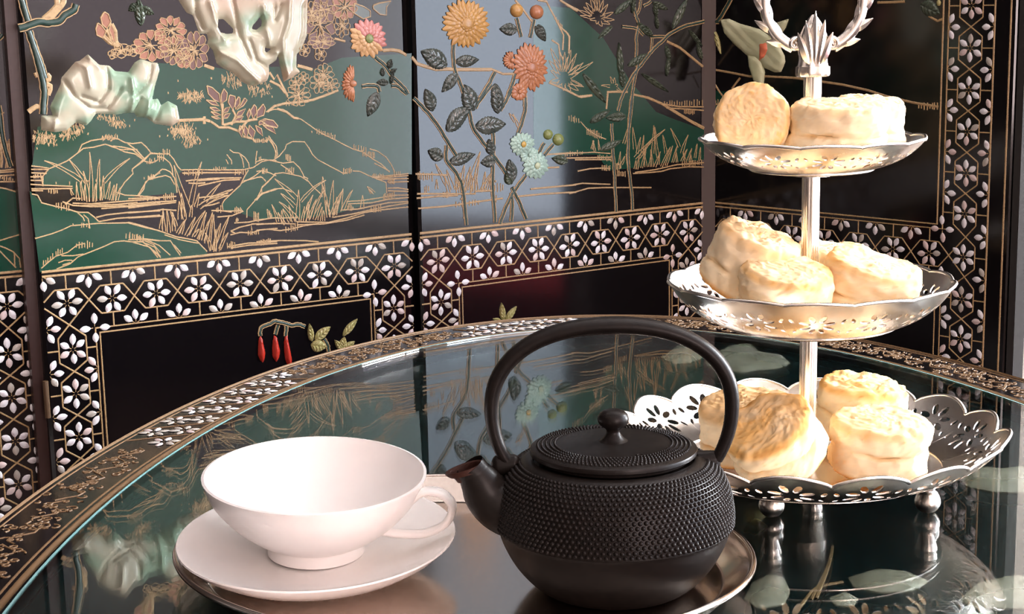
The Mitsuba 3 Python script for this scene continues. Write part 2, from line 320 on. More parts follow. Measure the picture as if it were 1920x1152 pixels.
def vcol(pn, s, ts, s_out, s_in, right, top_joint=True):
    """upright chain below the corner: s_out the panel's edge, s_in the frame line"""
    sg = 1 if s_in > s_out else -1; so = s_out; hx, hy = .305 * P_, .27 * P_; gap = (ts[0] - ts[1] if len(ts) > 1 else .98 * P_)
    for i, t in enumerate(ts):
        segs = [[(s - hx, t - hy), (s - hx, t + hy)], [(s + hx, t - hy), (s + hx, t + hy)], [(s - sg * hx, t), (so, t)], [(s + sg * hx, t), (s_in, t)]]
        if i < len(ts) - 1: segs += [[(s - hx, t - hy), (s + hx, ts[i + 1] + hy)], [(s + hx, t - hy), (s - hx, ts[i + 1] + hy)]]
        if i == 0 and top_joint:
            segs += [[(s - sg * hx, t + hy), (s_out + sg * (1.5 * P_ - HX), -LC + HY)], [(s + sg * hx, t + hy), (s_out, -LC - .06 * P_)], [(s_out + sg * (.5 * P_ - HX), -LC + HY), (s_out, -LC + .07 * P_)]]
        lattice(pn, segs)
        flower(pn, s, t, SIX_V)
        cut = (min(SPAN[pn]) - .001, max(SPAN[pn]) + .001)
        half = (62, 0, 298) if sg > 0 else (118, 180, 242)
        flower(pn, s_out, t + .5 * gap, half)
        if i > 0: flower(pn, s_in, t + .5 * gap, (122, 180, 238) if sg > 0 else (58, 0, 302))
    return
def gold_rule(pn, pts, w): onp('gold_rule', ribbon(pts, w, .0007), 'gold_paint', pn, False)
for pn in 'ABC':
    w9 = 9 * PITCH; s_lo = 0
    gold_rule(pn, [(s_lo, 0), (w9, 0)], .0027); gold_rule(pn, [(s_lo, -LA), (w9, -LA)], .0022)
    right = True
    if pn == 'A':
        hchain(pn, .5 * PITCH, 9, PITCH, True, True); vcol(pn, EV, VT[:3], 0.0, EF, False)
    else:
        hchain(pn, .5 * PITCH, 9, PITCH, True, True)
        flower(pn, 0.0, -LA, (272, 330), None)
        vcol(pn, EV, VT[:5], 0.0, EF, False)
        gold_rule(pn, [(EF, -LD - .27), (EF, -LD), (w9 - EF, -LD), (w9 - EF, -LD - .27)], .0020)
        gold_rule(pn, [(EG, -LE - .27), (EG, -LE), (w9 - EG, -LE), (w9 - EG, -LE - .27)], .0022)
        flower(pn, EF - .0006, -LD + .0004, (92, 2, 182, 272))
    vcol(pn, w9 - EV, VT[:5], w9, w9 - EF, True)
    flower(pn, w9, -LA, (212, 268), None)
    flower(pn, w9 - EF + .0006, -LD + .0004, (92, 2, 182, 272))
    if pn == 'A':
        gold_rule(pn, [(EF, -LD - .27), (EF, -LD), (w9 - EF, -LD), (w9 - EF, -LD - .27)], .0020); gold_rule(pn, [(EG, -LE - .27), (EG, -LE), (w9 - EG, -LE), (w9 - EG, -LE - .27)], .0022)
# panel D: the end panel, its border turns upwards on the right
WR, WG, WF, WV, WO = [q * PITCH for q in (8.478, 7.11, 7.262, 7.86, 8.89)]
UPPER = [-LC + (1.0435 + .9812 * k) * PITCH for k in range(8)]
gold_rule('D', [(0, 0), (WG, 0), (WG, .40)], .0022); gold_rule('D', [(0, -LA), (WF, -LA), (WF, .40)], .0018)
gold_rule('D', [(WR, -.46), (WR, .40)], .0020); gold_rule('D', [(WO, -.46), (WO, .40)], .0020)
gold_rule('D', [(EF, -LD - .27), (EF, -LD), (WF, -LD), (WF, -LD - .27)], .0016); gold_rule('D', [(EG, -LE - .27), (EG, -LE), (WG, -LE), (WG, -LE - .27)], .0016)
DP = 1.0435 * PITCH; D0 = .652 * PITCH
for k in range(7):
    s = D0 + k * DP; corner = k == 0
    segs = [[(s - HX, -LC + HY), (s + HX, -LC + HY)], [(s, -LC + HY), (s, -LA)]]
    if not corner: segs += [[(s - HX, -LC - HY), (s + HX, -LC - HY)], [(s, -LC - HY), (s, -LD)]]
    if k < 6:
        segs.append([(s + HX, -LC + HY), (s + DP - HX, -LC - HY)])
        if not corner: segs.append([(s + HX, -LC - HY), (s + DP - HX, -LC + HY)])
    lattice('D', segs, .0013); flower('D', s, -LC, SIX_H)
    if k < 6: flower('D', s + DP / 2, -LA, (212, 270, 328))
    if 0 < k < 6: flower('D', s + DP / 2, -LD, (32, 90, 148))
hx, hy = .305 * P_, .27 * P_; s6 = D0 + 6 * DP; col = UPPER[:7][::-1] + [-LC] + VT[:5]
for i, t in enumerate(col):
    at_corner = abs(t + LC) < 1e-6
    segs = [[(WV + hx, t - hy), (WV + hx, t + hy)], [(WV + hx, t), (WR, t)]]
    if not at_corner: segs += [[(WV - hx, t - hy), (WV - hx, t + hy)], [(WV - hx, t), (WF, t)]]
    if i < len(col) - 1:
        u = col[i + 1]; nxt = abs(u + LC) < 1e-6
        segs.append([(WV - hx, t - hy), (WV + hx, u + hy)] if not at_corner else [(s6 + HX, -LC + HY), (WV + hx, u + hy)])
        segs.append([(WV + hx, t - hy), (WV - hx, u + hy)] if not nxt else [(WV + hx, t - hy), (s6 + HX, -LC - HY)])
        flower('D', WR, (t + u) / 2, (118, 180, 242))
        if not nxt and not at_corner: flower('D', WF, (t + u) / 2, (62, 0, 298))
    lattice('D', segs, .0013); flower('D', WV, t, SIX_V)
flower('D', WF, -LA, (92, 2, 182, 272)); flower('D', WF, -LD, (92, 2, 182, 272))
vcol('D', D0 + .03 * P_, VT[:5], .13 * P_, EF, False)

# --- the pictures: every entry is a piece in half millimetres of its panel (x along, y up from the gold line)
ART = '''[["S","A",[[713,410],[725,409],[733,417]],"branch",30],
["P","A",[[688,156],[713,150],[736,142],[740,0],[676,-1]],"painted_hill","green"],
["L","A",[[690,180],[716,181],[737,182]],"hill_contour",3.2],
["L","A",[[689,178],[736,178]],"hill_contour",3.2],
["L","A",[[689,172],[736,172]],"hill_contour",3.2],
["L","A",[[688,163],[736,160]],"hill_contour",3.2],
["L","A",[[688,156],[718,149],[736,142]],"hill_contour",3.2],
["L","A",[[680,53],[711,60],[738,66]],"hill_contour",3.2],
["L","A",[[693,52],[710,44],[723,36],[733,23],[734,6]],"hill_contour",3.2],
["L","A",[[679,42],[699,41],[709,28],[726,7]],"hill_contour",3.2],
["L","A",[[725,33],[724,8]],"hill_contour",3.2],
["M","A",[[[704,174],[703,168]],[[707,174],[706,167]],[[711,173],[710,166]],[[715,170],[714,166]],[[718,172],[717,163]],[[722,170],[721,162]],[[726,168],[725,162]],[[728,169],[728,160]],[[732,166],[732,161]]],"moss_ticks",2.6],
["S","A",[[718,295],[720,237],[730,187]],"branch",26],
["M","A",[[[709,186],[710,198],[711,210],[711,222],[711,234],[710,246]],[[706,186],[707,198],[709,210],[709,222],[710,234],[710,246]],[[715,186],[717,197],[717,207],[717,218],[717,229],[716,239]],[[713,186],[714,197],[715,207],[715,218],[716,229],[716,239]],[[724,185],[725,194],[726,204],[727,213],[728,223],[728,232]],[[721,185],[723,195],[724,204],[725,213],[727,223],[728,232]],[[730,185],[731,195],[731,205],[731,216],[731,226],[731,236]],[[728,185],[728,195],[729,205],[730,216],[730,226],[731,236]],[[704,187],[704,196],[704,205],[703,215],[703,224],[702,233]],[[702,187],[702,196],[702,205],[702,215],[702,224],[702,233]]],"grass_tuft",2.4],
["L","A",[[696,246],[722,280],[726,282]],"hill_contour",3],
["P","B",[[12,257],[87,254],[168,303],[231,360],[324,352],[365,344],[512,345],[541,336],[606,357],[675,359],[760,361],[752,121],[720,124],[662,123],[694,109],[695,88],[684,76],[590,57],[501,52],[413,60],[381,74],[349,82],[344,93],[372,115],[386,129],[398,154],[332,160],[275,163],[265,157],[269,137],[259,121],[181,121],[158,115],[107,123],[69,133],[65,148],[15,152],[16,167],[28,183],[-3,187]],"painted_hill","green"],
["P","B",[[-10,146],[9,124],[31,114],[73,101],[91,99],[109,81],[163,73],[223,53],[252,41],[292,29],[310,9],[312,2],[-3,0]],"painted_hill","green"],
["L","B",[[14,152],[12,167],[26,182],[44,188],[60,194],[80,207],[88,221],[105,227],[126,229],[140,231],[154,227],[166,220],[180,217],[197,218],[206,209],[214,198]],"hill_contour",3.2],
["L","B",[[80,207],[90,214],[109,215],[130,219],[144,214],[165,203],[184,198],[198,187]],"hill_contour",3.2],
["L","B",[[144,215],[165,211],[182,206],[189,206]],"hill_contour",3.2],
["L","B",[[171,218],[187,205],[200,189]],"hill_contour",3.2],
["L","B",[[137,216],[156,208],[180,206],[196,191]],"hill_contour",3.2],
["L","B",[[214,198],[231,195]],"hill_contour",3.2],
["L","B",[[214,198],[195,184],[177,171],[178,163],[161,148],[151,135]],"hill_contour",3.2],
["L","B",[[229,161],[208,152],[199,143],[184,122]],"hill_contour",3.2],
["L","B",[[-4,189],[9,187],[26,183]],"hill_contour",3],
["L","B",[[-5,183],[25,181]],"hill_contour",3],
["L","B",[[-5,177],[22,174]],"hill_contour",3],
["L","B",[[-7,170],[15,169]],"hill_contour",3],
["L","B",[[-7,164],[14,162]],"hill_contour",3],
["L","B",[[-8,157],[14,154],[66,148]],"hill_contour",3],
["L","B",[[-7,149],[34,146],[66,144]],"hill_contour",3],
["L","B",[[-7,146],[13,144]],"hill_contour",3],
["L","B",[[15,169],[13,153]],"hill_contour",3],
["L","B",[[-7,140],[3,137],[9,123],[32,115],[50,110],[72,101],[91,99],[102,89],[109,81]],"hill_contour",3],
["L","B",[[82,96],[90,88],[92,70]],"hill_contour",3],
["L","B",[[72,100],[81,91],[83,84]],"hill_contour",3],
["L","B",[[46,122],[64,114],[97,109],[132,107],[168,105],[197,105],[226,106]],"hill_contour",3],
["L","B",[[64,118],[97,114],[145,114],[186,114],[226,114]],"hill_contour",3],
["L","B",[[78,112],[111,111],[144,109],[183,110]],"hill_contour",3],
["L","B",[[115,104],[144,104],[192,103],[225,103]],"hill_contour",3],
["L","B",[[105,89],[124,92],[167,93],[225,91]],"hill_contour",3],
["L","B",[[109,81],[143,84],[191,83],[224,83]],"hill_contour",3],
["L","B",[[-7,61],[24,67],[42,72],[58,78],[80,78],[106,78],[163,74],[190,64],[222,54]],"hill_contour",3],
["L","B",[[50,117],[65,127],[79,125]],"hill_contour",3],
["L","B",[[146,131],[160,125],[184,122],[226,115]],"hill_contour",3],
["L","B",[[0,7],[15,18],[27,26],[49,31],[66,42],[80,44]],"hill_contour",3],
["L","B",[[27,3],[52,10],[67,21],[91,28],[115,35],[135,42],[152,42],[166,39],[188,37]],"hill_contour",3],
["L","B",[[31,14],[43,17],[55,16],[57,14]],"hill_contour",3],
["L","B",[[37,26],[58,24],[77,25]],"hill_contour",3],
["L","B",[[38,9],[52,12]],"hill_contour",3],
["L","B",[[167,43],[193,42],[221,36]],"hill_contour",3],
["L","B",[[188,37],[202,23],[215,5]],"hill_contour",3],
["L","B",[[191,39],[208,30],[220,14]],"hill_contour",3],
["L","B",[[169,38],[200,26],[220,7]],"hill_contour",3],
["M","B",[[[127,234],[126,227]],[[131,234],[130,227]],[[134,233],[134,228]],[[140,234],[139,227]],[[144,234],[143,226]],[[149,235],[148,226]],[[153,235],[153,226]]],"moss_ticks",2.6],
["M","B",[[[-1,173],[-1,167]],[[2,174],[2,167]],[[6,174],[6,167]],[[11,176],[11,167]]],"moss_ticks",2.6],
["M","B",[[[35,121],[34,112]],[[39,121],[38,110]],[[44,121],[43,107]],[[48,116],[48,109]],[[53,118],[52,105]],[[57,115],[56,105]]],"moss_ticks",2.6],
["M","B",[[[5,21],[4,12]],[[9,21],[9,15]],[[13,25],[12,17]],[[18,27],[17,21]],[[22,32],[21,21]]],"moss_ticks",2.6],
["M","B",[[[28,35],[28,27]],[[32,39],[31,27]],[[36,37],[35,30]],[[40,40],[39,31]]],"moss_ticks",2.6],
["M","B",[[[66,45],[65,38]],[[71,48],[70,36]],[[76,47],[75,36]],[[81,45],[80,37]],[[86,49],[85,34]],[[90,46],[89,36]],[[95,44],[94,36]]],"moss_ticks",2.6],
["M","B",[[[158,55],[157,46]],[[164,53],[163,46]],[[170,53],[169,43]],[[179,52],[178,40]],[[183,50],[183,39]],[[190,51],[189,36]]],"moss_ticks",2.6],
["M","B",[[[78,82],[77,73]],[[81,81],[81,73]],[[87,80],[86,73]],[[91,81],[90,71]]],"moss_ticks",2.6],
["M","B",[[[205,184],[205,179]],[[211,189],[210,178]],[[214,187],[214,180]],[[220,189],[220,180]]],"moss_ticks",2.6],
["M","B",[[[207,157],[207,151]],[[212,160],[212,150]],[[216,159],[215,151]],[[219,158],[218,152]]],"moss_ticks",2.6],
["M","B",[[[23,146],[23,140]],[[28,147],[27,138]],[[32,147],[32,137]],[[35,144],[34,138]],[[38,144],[38,138]]],"moss_ticks",2.6],
["M","B",[[[189,121],[188,112]],[[195,121],[194,112]],[[202,121],[202,111]],[[209,119],[209,112]],[[216,118],[216,111]],[[224,118],[224,111]]],"moss_ticks",2.6],
["M","B",[[[116,159],[116,153]],[[109,158],[109,153]],[[95,157],[94,153]],[[83,158],[82,152]],[[74,156],[73,152]],[[61,157],[61,151]]],"moss_ticks",2.6],
["M","B",[[[35,234],[39,240]],[[32,231],[32,227]],[[14,227],[15,233]],[[33,235],[34,230]],[[28,238],[30,234]],[[27,230],[28,223]],[[25,239],[27,246]],[[28,227],[30,222]],[[38,229],[40,222]],[[23,235],[24,242]],[[23,231],[21,225]],[[5,237],[4,230]],[[11,225],[11,232]],[[17,239],[16,232]],[[11,233],[9,227]],[[40,236],[40,229]],[[26,230],[27,236]],[[15,238],[13,232]],[[27,241],[25,236]],[[14,237],[12,244]],[[32,233],[35,226]],[[28,235],[30,241]],[[29,227],[29,221]],[[10,231],[7,225]],[[38,231],[40,237]],[[10,229],[8,235]],[[37,226],[38,232]],[[31,230],[35,236]],[[21,229],[20,225]],[[27,236],[25,232]],[[6,237],[2,243]],[[25,236],[27,230]],[[38,234],[42,241]],[[14,236],[13,242]],[[10,232],[8,226]],[[19,234],[20,240]],[[33,233],[32,226]],[[11,238],[8,232]],[[13,233],[11,240]],[[26,232],[24,228]],[[13,234],[11,228]],[[37,227],[38,220]],[[3,236],[2,230]],[[14,241],[12,237]],[[21,236],[23,242]],[[23,233],[23,227]],[[17,232],[17,226]],[[34,237],[35,244]],[[20,234],[18,228]],[[11,232],[12,227]],[[20,231],[22,237]],[[21,232],[20,226]],[[18,226],[17,232]],[[38,227],[38,223]],[[25,232],[25,238]],[[40,227],[44,233]],[[12,240],[12,233]],[[24,240],[24,234]],[[19,240],[17,236]],[[35,236],[38,232]],[[31,227],[33,233]],[[30,238],[32,234]],[[39,234],[39,240]],[[30,228],[29,222]],[[6,236],[4,232]],[[22,228],[22,234]],[[22,239],[22,234]],[[4,235],[2,241]],[[28,236],[30,242]]],"moss_tuft",1.7],
["M","B",[[[65,250],[64,245]],[[85,243],[87,248]],[[56,244],[53,250]],[[62,235],[62,231]],[[66,242],[64,237]],[[74,244],[73,239]],[[66,236],[65,230]],[[69,251],[68,245]],[[87,248],[86,242]],[[81,243],[84,237]],[[56,234],[56,240]],[[62,242],[61,237]],[[81,240],[83,245]],[[65,246],[66,240]],[[63,239],[64,235]],[[59,239],[56,233]],[[64,239],[63,234]],[[67,250],[65,256]],[[62,249],[60,243]],[[80,243],[83,249]],[[61,236],[60,242]],[[68,240],[68,236]],[[77,246],[77,242]],[[63,234],[63,228]],[[80,251],[82,246]],[[53,241],[48,237]],[[56,236],[53,230]],[[50,237],[49,243]],[[58,239],[55,235]],[[66,249],[65,255]],[[65,235],[65,241]],[[65,243],[64,238]],[[56,241],[53,236]],[[56,237],[54,242]],[[66,240],[64,234]],[[71,247],[69,241]],[[57,235],[54,229]],[[66,240],[65,234]],[[79,241],[81,246]],[[85,242],[86,238]],[[51,235],[51,241]],[[78,241],[80,235]],[[81,247],[81,243]],[[79,252],[79,257]],[[70,239],[73,245]],[[83,249],[85,243]],[[84,242],[84,248]],[[72,235],[73,229]],[[83,248],[84,242]],[[66,245],[63,241]],[[76,246],[76,241]],[[82,246],[86,240]],[[83,248],[86,242]],[[54,240],[50,235]],[[64,246],[62,241]],[[79,250],[79,255]],[[58,247],[56,253]],[[62,248],[60,242]],[[75,237],[77,232]],[[81,243],[82,249]]],"moss_tuft",1.7],
["M","B",[[[7,219],[9,219]],[[42,223],[44,223]],[[99,240],[101,239]],[[36,156],[38,156]],[[197,153],[199,153]],[[61,80],[63,80]]],"moss_dot",5],
["M","B",[[[83,161],[71,171],[59,178],[46,186],[33,192],[19,197]],[[79,156],[68,165],[56,174],[44,182],[32,190],[19,197]],[[93,155],[88,164],[82,172],[76,181],[70,188],[63,196]],[[88,152],[83,161],[78,170],[73,179],[68,187],[63,196]],[[95,119],[95,130],[94,141],[92,152],[90,163],[87,174]],[[90,118],[89,129],[89,141],[89,152],[88,163],[87,174]],[[100,118],[102,136],[103,154],[103,171],[102,189],[101,207]],[[94,118],[95,136],[97,154],[99,172],[100,189],[101,207]],[[115,119],[115,134],[115,149],[116,164],[117,178],[118,193]],[[108,119],[108,134],[110,149],[112,164],[114,179],[118,193]],[[125,149],[134,158],[143,167],[153,176],[163,183],[174,191]],[[121,153],[130,163],[140,171],[150,178],[162,185],[174,191]],[[121,123],[122,131],[122,139],[123,147],[123,155],[123,163]],[[117,123],[117,131],[118,139],[120,147],[121,155],[123,163]],[[128,120],[130,126],[131,133],[133,139],[134,146],[135,152]],[[124,121],[125,127],[128,134],[130,140],[132,146],[135,152]],[[76,122],[76,128],[75,134],[74,140],[74,146],[73,152]],[[72,122],[71,128],[72,134],[72,140],[72,146],[73,152]],[[85,122],[85,129],[84,136],[83,143],[82,150],[80,156]],[[81,121],[81,128],[81,135],[80,142],[80,149],[80,156]],[[106,117],[107,124],[107,130],[108,137],[108,143],[108,150]],[[102,118],[103,124],[104,131],[105,137],[106,143],[108,150]],[[135,117],[137,122],[138,128],[140,133],[141,139],[142,145]],[[131,118],[133,124],[135,129],[137,134],[139,140],[142,145]],[[147,116],[148,120],[150,125],[151,130],[152,135],[152,139]],[[143,117],[144,122],[146,126],[148,131],[150,135],[152,139]],[[142,116],[143,122],[144,129],[145,135],[146,141],[147,147]],[[138,117],[139,123],[141,129],[143,135],[145,141],[147,147]],[[67,133],[66,135],[65,137],[64,140],[63,142],[61,144]],[[64,132],[63,134],[62,136],[62,139],[62,141],[61,144]],[[90,121],[90,127],[89,132],[89,138],[88,143],[88,149]],[[86,121],[86,127],[86,132],[86,138],[87,143],[88,149]],[[118,119],[118,124],[118,129],[118,134],[117,139],[117,144]],[[114,119],[114,124],[115,129],[115,134],[116,139],[117,144]]],"grass_tuft",2.4],
["L","B",[[211,197],[234,195],[248,194],[256,184],[263,170],[269,163]],"hill_contour",3.2],
["L","B",[[225,191],[238,187],[248,178],[252,169],[253,153]],"hill_contour",3.2],
["L","B",[[200,184],[215,180],[225,184]],"hill_contour",3.2],
["L","B",[[176,167],[178,172],[200,185],[210,195]],"hill_contour",3.2],
["L","B",[[185,121],[196,133],[200,146],[218,156],[233,167],[239,166],[248,161],[256,149],[258,135],[259,122]],"hill_contour",3.2],
["L","B",[[206,150],[223,153],[239,155],[248,151],[255,137]],"hill_contour",3.2],
["L","B",[[269,163],[297,162],[330,159],[392,155]],"hill_contour",3.2],
["L","B",[[271,157],[311,155],[354,152],[387,150]],"hill_contour",3.2],
["L","B",[[277,142],[296,143],[334,143],[387,140]],"hill_contour",3.2],
["L","B",[[300,131],[329,135],[353,138],[384,137]],"hill_contour",3.2],
["L","B",[[282,138],[296,136],[315,136]],"hill_contour",3.2],
["L","B",[[301,141],[344,141]],"hill_contour",3.2],
["L","B",[[301,109],[327,110],[359,113]],"hill_contour",3.2],
["L","B",[[312,93],[327,94],[341,97]],"hill_contour",3.2],
["L","B",[[166,118],[211,116],[257,115]],"hill_contour",3.2],
["L","B",[[165,107],[211,108],[257,107]],"hill_contour",3.2],
["L","B",[[165,101],[210,103],[256,104]],"hill_contour",3.2],
["L","B",[[164,92],[210,92],[230,93],[256,89]],"hill_contour",3.2],
["L","B",[[164,83],[191,82],[227,81]],"hill_contour",3.2],
["L","B",[[392,155],[412,158],[430,168],[447,170],[460,168]],"hill_contour",3],
["L","B",[[402,154],[394,143],[384,126],[369,115],[351,101],[346,94],[347,81],[364,79],[386,78]],"hill_contour",3],
["L","B",[[386,130],[411,140],[429,151],[446,145],[458,139]],"hill_contour",3],
["L","B",[[391,134],[411,137],[426,140],[435,132]],"hill_contour",3],
["L","B",[[458,144],[440,128],[427,118],[427,109],[411,94],[395,79],[394,64]],"hill_contour",3],
["L","B",[[457,113],[429,107],[411,96]],"hill_contour",3],
["L","B",[[366,195],[373,189],[385,187],[391,175],[393,159]],"hill_contour",3],
["L","B",[[385,187],[396,178],[403,167],[404,156]],"hill_contour",3],
["L","B",[[421,189],[418,173],[417,164]],"hill_contour",3],
["L","B",[[444,213],[454,198],[460,184],[457,173]],"hill_contour",3],
["L","B",[[360,186],[369,174],[369,167]],"hill_contour",3],
["L","B",[[358,177],[362,168]],"hill_contour",3],
["L","B",[[335,70],[364,70],[388,77]],"hill_contour",3],
["L","B",[[324,83],[340,82],[364,77]],"hill_contour",3],
["L","B",[[360,41],[379,47],[402,50],[403,39]],"hill_contour",3],
["L","B",[[359,34],[379,37],[401,34],[421,38],[456,38]],"hill_contour",3],
["L","B",[[368,56],[397,55],[422,58],[457,59]],"hill_contour",3],
["L","B",[[351,12],[395,15],[419,13],[454,13]],"hill_contour",3],
["L","B",[[358,9],[395,11],[419,10],[454,9]],"hill_contour",3],
["L","B",[[402,51],[456,47]],"hill_contour",3],
["L","B",[[371,35],[360,41]],"hill_contour",3],
["L","B",[[163,75],[176,71],[192,65],[208,59],[223,53],[253,40],[276,34],[292,29],[303,16],[311,7]],"hill_contour",3],
["L","B",[[230,46],[257,35],[280,28],[296,24]],"hill_contour",3],
["L","B",[[161,43],[188,42],[218,36],[241,34],[249,19],[258,5]],"hill_contour",3],
["L","B",[[186,39],[201,24],[218,7]],"hill_contour",3],
["L","B",[[195,40],[219,27],[239,7]],"hill_contour",3],
["L","B",[[188,36],[210,25],[220,4]],"hill_contour",3],
["L","B",[[247,26],[260,9]],"hill_contour",3],
["M","B",[[[226,194],[226,184]],[[230,198],[229,181]],[[233,193],[233,184]],[[238,197],[236,181]]],"moss_ticks",2.6],
["M","B",[[[237,204],[237,197]],[[240,202],[240,196]],[[245,204],[244,192]],[[249,202],[249,190]]],"moss_ticks",2.6],
["M","B",[[[276,160],[275,153]],[[280,159],[280,154]],[[284,161],[283,152]],[[288,159],[287,153]],[[292,163],[292,151]],[[297,159],[297,152]],[[302,162],[301,151]],[[304,160],[304,151]],[[310,159],[309,152]]],"moss_ticks",2.6],
["M","B",[[[333,163],[333,158]],[[337,165],[337,156]],[[340,163],[340,158]],[[344,165],[344,156]],[[349,163],[348,157]],[[353,163],[353,157]],[[357,163],[356,157]]],"moss_ticks",2.6],
["M","B",[[[376,157],[375,146]],[[380,154],[379,148]],[[383,157],[383,146]],[[387,155],[387,148]],[[391,157],[391,146]],[[396,157],[396,147]]],"moss_ticks",2.6],
["M","B",[[[420,212],[419,204]],[[423,211],[423,205]],[[427,211],[427,205]],[[432,211],[431,206]],[[436,212],[436,205]],[[441,214],[441,204]],[[444,211],[444,206]]],"moss_ticks",2.6],
["M","B",[[[425,177],[425,170]],[[428,178],[428,170]]],"moss_ticks",2.6],
["M","B",[[[431,156],[431,145]],[[434,156],[433,144]],[[437,153],[437,145]]],"moss_ticks",2.6],
["M","B",[[[233,120],[233,111]],[[237,123],[236,109]],[[240,120],[240,111]],[[244,120],[244,111]],[[248,123],[247,109]],[[251,122],[251,109]]],"moss_ticks",2.6],
["M","B",[[[334,87],[334,80]],[[337,88],[337,79]],[[343,92],[342,77]]],"moss_ticks",2.6],
["M","B",[[[371,85],[370,75]],[[374,87],[373,73]],[[377,85],[376,74]],[[379,83],[378,75]],[[382,85],[381,73]],[[384,82],[384,75]]],"moss_ticks",2.6],
["M","B",[[[372,64],[372,58]],[[374,66],[374,57]],[[376,64],[376,59]]],"moss_ticks",2.6],
["M","B",[[[409,75],[408,57]],[[412,74],[411,56]],[[415,71],[414,57]],[[418,72],[417,54]]],"moss_ticks",2.6],
["M","B",[[[441,74],[441,60]],[[443,69],[443,60]],[[445,66],[445,59]]],"moss_ticks",2.6],
["M","B",[[[396,39],[395,30]],[[400,38],[400,30]],[[403,38],[403,30]],[[408,36],[408,31]],[[412,38],[411,30]],[[416,38],[416,30]]],"moss_ticks",2.6],
["M","B",[[[352,20],[352,9]],[[357,18],[356,9]],[[360,22],[360,7]],[[363,21],[362,7]],[[367,20],[367,8]]],"moss_ticks",2.6],
["M","B",[[[421,19],[420,8]],[[425,20],[425,8]],[[428,18],[428,10]],[[433,19],[432,10]],[[436,21],[436,10]],[[440,20],[439,11]]],"moss_ticks",2.6],
["M","B",[[[165,57],[164,44]],[[170,54],[169,43]],[[173,52],[173,42]],[[177,52],[177,40]],[[181,48],[181,41]],[[185,48],[185,39]],[[189,47],[188,37]]],"moss_ticks",2.6],
["M","B",[[[205,184],[205,179]],[[208,183],[208,179]],[[212,183],[211,178]]],"moss_ticks",2.6],
["M","B",[[[206,157],[205,149]],[[209,155],[208,151]],[[211,158],[211,149]],[[215,159],[214,149]],[[217,157],[217,151]]],"moss_ticks",2.6],
["M","B",[[[197,153],[198,153]],[[231,227],[233,227]],[[246,228],[248,227]],[[259,221],[261,221]],[[307,210],[309,209]],[[323,216],[325,216]]],"moss_dot",5],
["M","B",[[[253,232],[253,239]],[[266,241],[264,234]],[[265,236],[263,232]],[[271,225],[269,221]],[[288,236],[289,231]],[[262,233],[259,240]],[[260,229],[257,223]],[[280,236],[283,243]],[[274,236],[275,229]],[[259,235],[259,242]],[[274,227],[275,222]],[[277,238],[279,234]],[[281,230],[280,236]],[[282,227],[280,222]],[[274,226],[276,221]],[[291,238],[294,233]],[[281,233],[283,227]],[[263,230],[259,224]],[[276,226],[275,233]],[[263,235],[262,231]],[[276,227],[278,233]],[[261,227],[259,233]],[[283,236],[283,242]],[[281,233],[282,226]],[[265,231],[261,226]],[[282,242],[283,237]],[[255,230],[254,236]],[[274,233],[272,240]],[[265,231],[263,237]],[[289,234],[293,240]],[[261,230],[260,225]],[[262,240],[258,233]],[[289,231],[293,226]],[[277,241],[274,235]],[[273,240],[274,233]],[[283,226],[283,221]],[[285,233],[288,228]],[[284,236],[282,231]],[[261,235],[260,231]],[[285,235],[288,241]],[[286,231],[287,237]],[[279,237],[277,231]],[[278,228],[279,222]],[[287,238],[290,233]],[[282,240],[282,235]],[[267,242],[266,237]],[[276,225],[277,218]],[[269,235],[271,242]],[[280,233],[282,240]],[[269,231],[267,237]],[[285,228],[284,235]],[[273,236],[273,230]],[[280,225],[281,221]],[[292,231],[295,224]],[[281,231],[280,238]],[[292,237],[296,243]],[[281,240],[281,247]],[[286,228],[288,221]],[[268,228],[265,222]],[[278,235],[279,228]],[[275,241],[275,234]],[[271,235],[270,228]],[[267,234],[267,240]],[[264,234],[265,241]],[[264,235],[262,231]],[[279,226],[283,232]],[[270,231],[271,238]],[[289,236],[293,231]],[[273,225],[272,231]],[[283,236],[282,231]],[[275,240],[277,235]],[[277,241],[276,234]]],"moss_tuft",1.7],
["M","B",[[[305,223],[308,215]],[[293,218],[291,211]],[[280,213],[277,208]],[[293,210],[293,205]],[[291,226],[289,218]],[[276,217],[273,212]],[[290,222],[290,214]],[[286,219],[285,213]],[[292,213],[291,207]],[[297,225],[299,232]],[[288,225],[287,233]],[[288,213],[290,207]],[[298,218],[300,225]],[[280,209],[280,204]],[[289,212],[287,219]],[[289,207],[289,214]],[[280,211],[279,205]],[[300,219],[298,211]],[[282,221],[282,213]],[[287,225],[287,232]],[[284,224],[285,219]],[[286,226],[285,221]],[[300,213],[299,208]],[[300,214],[303,208]],[[289,221],[291,214]],[[279,214],[277,209]],[[282,225],[283,217]],[[292,224],[293,231]],[[303,216],[303,224]],[[286,217],[285,212]],[[295,210],[292,203]],[[281,217],[282,225]],[[298,218],[300,225]],[[289,225],[289,218]],[[290,210],[287,203]],[[302,222],[304,217]],[[291,212],[292,207]],[[307,220],[312,213]],[[293,214],[294,208]],[[297,209],[299,217]],[[284,210],[284,202]],[[282,215],[282,223]],[[293,225],[295,232]],[[291,211],[289,203]],[[286,223],[286,216]],[[283,210],[281,202]],[[280,212],[279,205]],[[297,213],[297,220]],[[298,227],[301,234]],[[281,218],[280,212]],[[308,218],[310,210]],[[281,221],[282,229]],[[292,223],[290,216]],[[293,222],[295,216]],[[296,218],[299,213]],[[294,227],[292,222]],[[293,214],[294,209]],[[300,223],[300,231]],[[296,224],[296,217]],[[285,216],[284,208]],[[299,211],[301,218]],[[297,224],[297,218]],[[289,210],[288,205]],[[303,214],[306,222]],[[295,217],[296,210]],[[293,220],[293,228]]],"moss_tuft",1.7],
